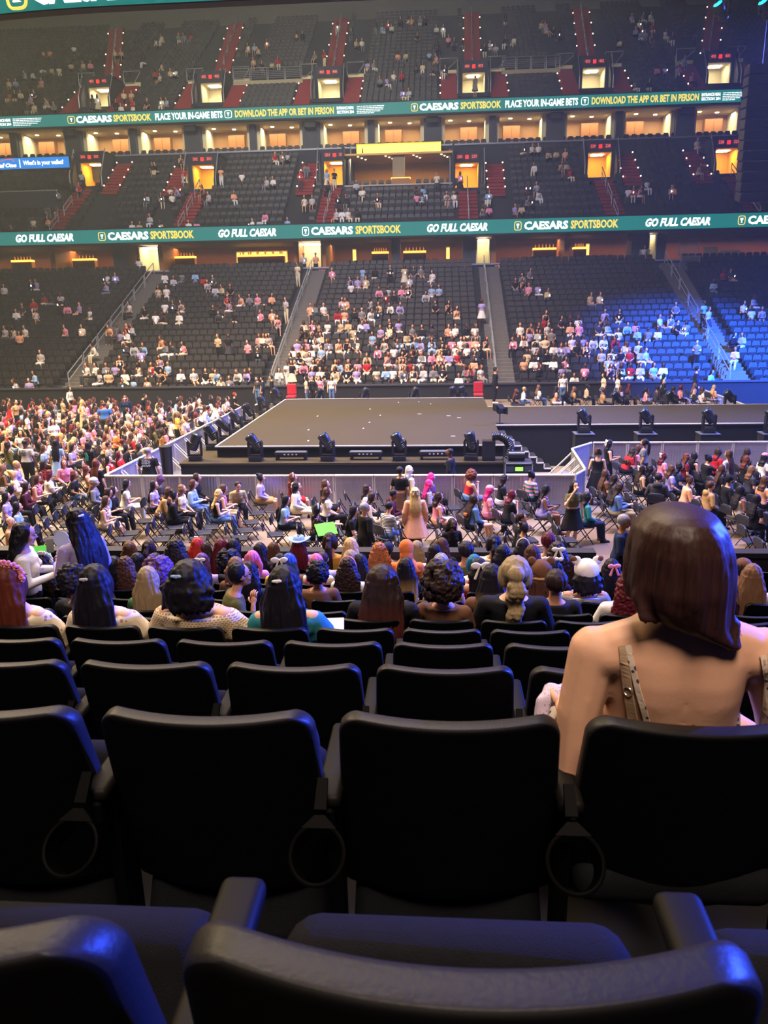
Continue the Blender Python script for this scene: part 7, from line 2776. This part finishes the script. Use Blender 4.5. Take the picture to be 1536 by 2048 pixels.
rows_txt = {
    'far0': (0, 380, '190 560 215 550 640 520 690 520 640 580 20 580 265 650 310 650 360 640 400 690 470 690 200 670 130 720 95 740 205 730 535 740 80 840 30 850 110 870 150 850 390 830 490 830 660 830 695 820 755 830 795 820 770 870 720 880 570 940 760 940 805 940 855 950 980 900 1000 940 1045 940 1105 930 870 730 930 750 985 750 1075 740 985 680 1035 680 1090 690 775 690 240 980 715 1040 845 1000 955 1010 1275 720 1320 710 1310 750 1405 750 1380 700 1240 580 1290 600 1335 600 1380 600 1360 640 1415 650 1455 650 1495 650 985 520 1035 530 1090 520 1220 530 1275 530 1170 520 945 590 995 590 525 1080 580 1080 635 1085 690 1080 780 1070 835 1080 745 1110 800 1130 885 1130 915 1080 945 1080 1005 1080 1080 1120 1160 1090 1235 1090 1310 1080 1275 1120 1375 1130 1445 1120 1490 1120 105 1150 210 1100 170 1150 600 1130 650 1110 980 1120 720 1150', '1370 890 1490 950 1310 900 360 660'),
    'far1': (512, 380, '455 500 715 490 945 490 990 490 1060 510 570 540 610 560 660 550 570 590 740 590 790 590 870 590 915 590 920 550 1015 630 1055 610 1100 610 510 670 550 670 690 660 780 630 830 620 815 690 860 690 740 690 325 710 360 710 405 710 590 740 530 740 635 740 680 730 720 730 490 740 1080 700 1150 690 1200 720 285 800 330 800 380 800 430 800 510 810 555 810 580 830 620 800 660 800 750 830 800 830 855 790 805 790 940 820 1000 820 1060 820 700 870 1150 830 1195 840 1260 820 1315 820 270 860 310 880 340 850 395 880 245 920 300 920 350 920 430 920 490 920 545 920 600 930 775 910 840 920 900 890 945 920 1000 920 1055 910 1120 910 1260 900 1320 910 1230 920 225 970 290 960 335 960 740 970 780 990 825 960 890 950 940 980 1000 990 1050 990 1110 950 1140 960 1160 1010 1210 1000 1270 960 1310 980 210 1020 285 1040 320 1020 355 1030 400 1060 475 1030 500 1060 610 1030 670 1020 830 1030 875 1020 930 1060 1100 1010 330 1080 380 1110 420 1110 480 1110 560 1060 545 1110 720 1080 780 1070 820 1110 880 1100 945 1080 1010 1070 1065 1080 1220 1110 1275 1080 1310 1050 1345 1100 1265 1060 30 760 95 740 125 780 40 880 75 890 15 910 10 650 45 650 90 650', '640 480 805 470 890 465 190 1060 215 1060 180 670 1355 680 250 465'),
    'far2': (1024, 380, '65 520 105 510 20 570 60 560 100 600 155 590 210 600 470 650 525 650 560 730 650 730 200 740 195 770 105 810 50 820 345 790 400 770 290 800 350 840 210 820 160 870 240 870 20 890 75 890 140 930 200 920 250 930 300 930 360 920 390 950 330 960 560 790 520 820 570 810 640 860 690 830 760 840 820 850 880 870 890 790 950 790 1000 810 1050 800 985 710 490 890 550 890 620 890 680 930 760 950 810 960 710 1000 770 990 540 1000 590 980 640 1010 600 1020 90 1010 140 1010 200 1000 255 1010 300 1080 160 1060 130 1050 440 1060 380 1110 590 1080 655 1070 715 1075 770 1070 850 1060 1190 1100 1270 490 1315 500 1210 570 1390 680 1445 670 1440 740 1500 740 1325 900 1385 900 1345 960', '1180 720 1110 930 1150 690'),
    'mid0': (0, 0, '940 1010 910 1000 1450 1070 1080 970 470 1130 490 1090 1020 1160 1070 1150 880 1180 965 1180 1220 1150 1400 1180 1250 1160', '1325 1020 1105 1040 490 1050'),
    'mid1': (512, 0, '110 940 150 940 190 940 65 1100 105 1100 290 1000 310 1010 600 1110 640 1160 725 1170 965 1140 1000 1150 1145 1160 1190 1160 1395 1160 500 1180 540 1180 435 1100', '265 1050 1085 1050 1225 1040 470 1050 425 1050'),
    'mid2': (1024, 0, '60 890 120 880 160 880 215 920 265 920 320 920 325 1000 290 1000 350 1020 140 1000 100 1130 150 1120 1110 870 1140 880 1120 1000 765 1130 700 1130 810 1110 960 1130 100 1190', ''),
    'mid3': (0, 380, '275 90 325 90 195 190 290 190 70 230 345 20 875 50 965 50 1030 60 1020 10 790 210 830 210 900 180 970 210 1130 200 1180 200 1510 190', ''),
    'mid4': (512, 380, '60 160 20 180 185 170 290 60 335 70 490 50 535 50 725 50 635 20 480 140 515 140 550 140 610 140 965 20 1000 20 1140 40 1190 30 1400 20 1355 110 1400 100', ''),
    'mid5': (1024, 380, '110 50 155 40 20 110 60 110 95 0 730 0 970 0', ''),
    'up0': (0, 0, '260 310 295 310 440 290 265 410 310 410 350 410 425 400 500 400 540 400 150 460 200 440 50 500 90 500 245 500 50 560 85 560 120 560 165 550 205 560 180 600 165 640 205 640 285 600 320 640 690 310 725 310 700 330 865 350 970 390 930 450 955 460 1020 440 1055 440 930 240 975 230 1070 230 1105 220 1145 220 740 560 785 560 690 630 725 640 880 620 970 610 1000 610 1490 290 1525 290 1520 380', '795 610 555 600 585 600'),
    'up1': (512, 0, '20 300 65 250 245 215 275 210 95 380 130 370 350 330 30 390 575 190 600 260 635 260 755 170 785 150 815 160 865 130 910 130 935 120 985 120 1015 120 670 380 705 390 850 330 900 340 960 400 1000 400 1040 330 1085 340 1085 290 1085 260 1155 230 1085 170 1120 180 1190 260 1230 260 965 220 825 450 875 450 745 490 785 490 880 550 920 560 1065 430 1140 420 1370 280 1405 270 1440 280 1500 240 1500 120 490 160', '715 150 410 330 1315 480'),
    'up2': (1024, 0, '170 150 200 140 210 170 245 190 290 200 15 240 765 150 790 190 840 170 770 210 800 210 840 220 850 250 745 180 785 100 720 110 830 100 920 210 960 210 650 250 1030 370 870 420 920 410 1000 410 740 490 820 490 1080 450', ''),
}
CROWD = []
for k, (ox, oy, sit, stn) in rows_txt.items():
    Pm = {'f': FAR, 'm': MID, 'u': UPR}[k[0]]
    for txt, h, mode in ((sit, 1.28, 'sit'), (stn, 1.68, 'stand')):
        v = [int(q) for q in txt.split()]
        for a, b in zip(v[::2], v[1::2]):
            px, py = ox+a/3, oy+(b-22)/3
            p = on_rake(px, py, *Pm, h)
            i = round((p.y-Pm[0])/Pm[2])
            i = max(0, min({'f': 21, 'm': 11, 'u': 24}[k[0]], i))
            y = Pm[0]+Pm[2]*i
            p = at_y(px, py, y+.1)
            CROWD.append((p.x, y+(.10 if mode == 'sit' else -.02), Pm[1]+Pm[3]*i, 180+rp.uniform(-40, 40), mode))
for c in list(CROWD):                                   # the lower centre and right rows are packed
    if c[1] < FY0+FDY*8 and -13 < c[0] < 14 and rp.random() < .45:
        CROWD.append((c[0]+rp.choice((-.55, .55)), c[1], c[2], 180+rp.uniform(-40, 40), 'sit'))
CROWD += LEFTFILL
for px, py, y in ((606, 490, LY+.2), (630, 487, LY+.2), (275, 500, LY+.3), (1290, 478, LY+.3)):
    p = at_y(px, py, y); CROWD.append((p.x, y, 7.95, 200, 'stand'))
VV, FF, MM, off = [], [], [], 0
rq = random.Random(77)
for x, y, z, deg, mode in CROWD:
    st, parts = LOWS[rq.choice((5, 6))] if mode == 'stand' else LOWS[rq.choice((0, 0, 1, 1, 2, 3, 4))]
    a = math.radians(deg)
    c, s = math.cos(a), math.sin(a)
    R = np.array([[c, -s, 0], [s, c, 0], [0, 0, 1]])
    mi = (rq.randrange(3), 3+rq.choice((0, 0, 1, 1, 2)), 6+rq.randrange(len(tnames)), 6+rq.choice((3, 3, 6, 11, 0, 2)))
    for (co, fs), m in zip(parts, mi):
        VV.append(co@R.T*1.05+np.array([x, y, z]))
        FF.extend([tuple(i+off for i in f) for f in fs]); MM.extend([m]*len(fs))
        off += len(co)
    if rq.random() < .20:                                # a lit phone in the hands
        w = np.array([[-.035, .30, .80], [.035, .30, .80], [.035, .33, .92], [-.035, .33, .92], [-.035, .31, .80], [.035, .31, .80], [.035, .34, .92], [-.035, .34, .92]])
        VV.append(w@R.T+np.array([x, y, z+(.35 if st else 0)]))
        FF.extend([tuple(i+off for i in f) for f in ((0, 1, 2, 3), (4, 7, 6, 5), (0, 4, 5, 1), (1, 5, 6, 2), (2, 6, 7, 3), (3, 7, 4, 0))]); MM.extend([phone_i]*6)
        off += 8
me = bpy.data.meshes.new('far_crowd')
me.from_pydata(np.concatenate(VV).tolist(), [], FF)
for m in palette: me.materials.append(m)
me.polygons.foreach_set('material_index', MM)
me.polygons.foreach_set('use_smooth', [True]*len(FF))
me.update()
tag(link('far_crowd', me), 'the rest of the crowd sitting and standing in the far stands', 'crowd', kind='stuff')
# ================================================================ haze
mb = MB(); mb.bbox(-70, 55, 16, 99, -0.5, 42)
hz = mb.build('haze', [])
m = bpy.data.materials.new('thin_stage_haze'); m.use_nodes = True
nt = m.node_tree; nt.nodes.clear()
o_ = nt.nodes.new('ShaderNodeOutputMaterial'); v_ = nt.nodes.new('ShaderNodeVolumePrincipled')
v_.inputs['Color'].default_value = (0.86, 1.0, 0.98, 1)
v_.inputs['Density'].default_value = 0.0011
v_.inputs['Anisotropy'].default_value = 0.25
nt.links.new(v_.outputs[0], o_.inputs['Volume'])
hz.data.materials.append(m)
hz.display_type = 'WIRE'
tag(hz, 'thin stage haze hanging in the air over the floor and far stands', 'haze', kind='stuff')
label_people()
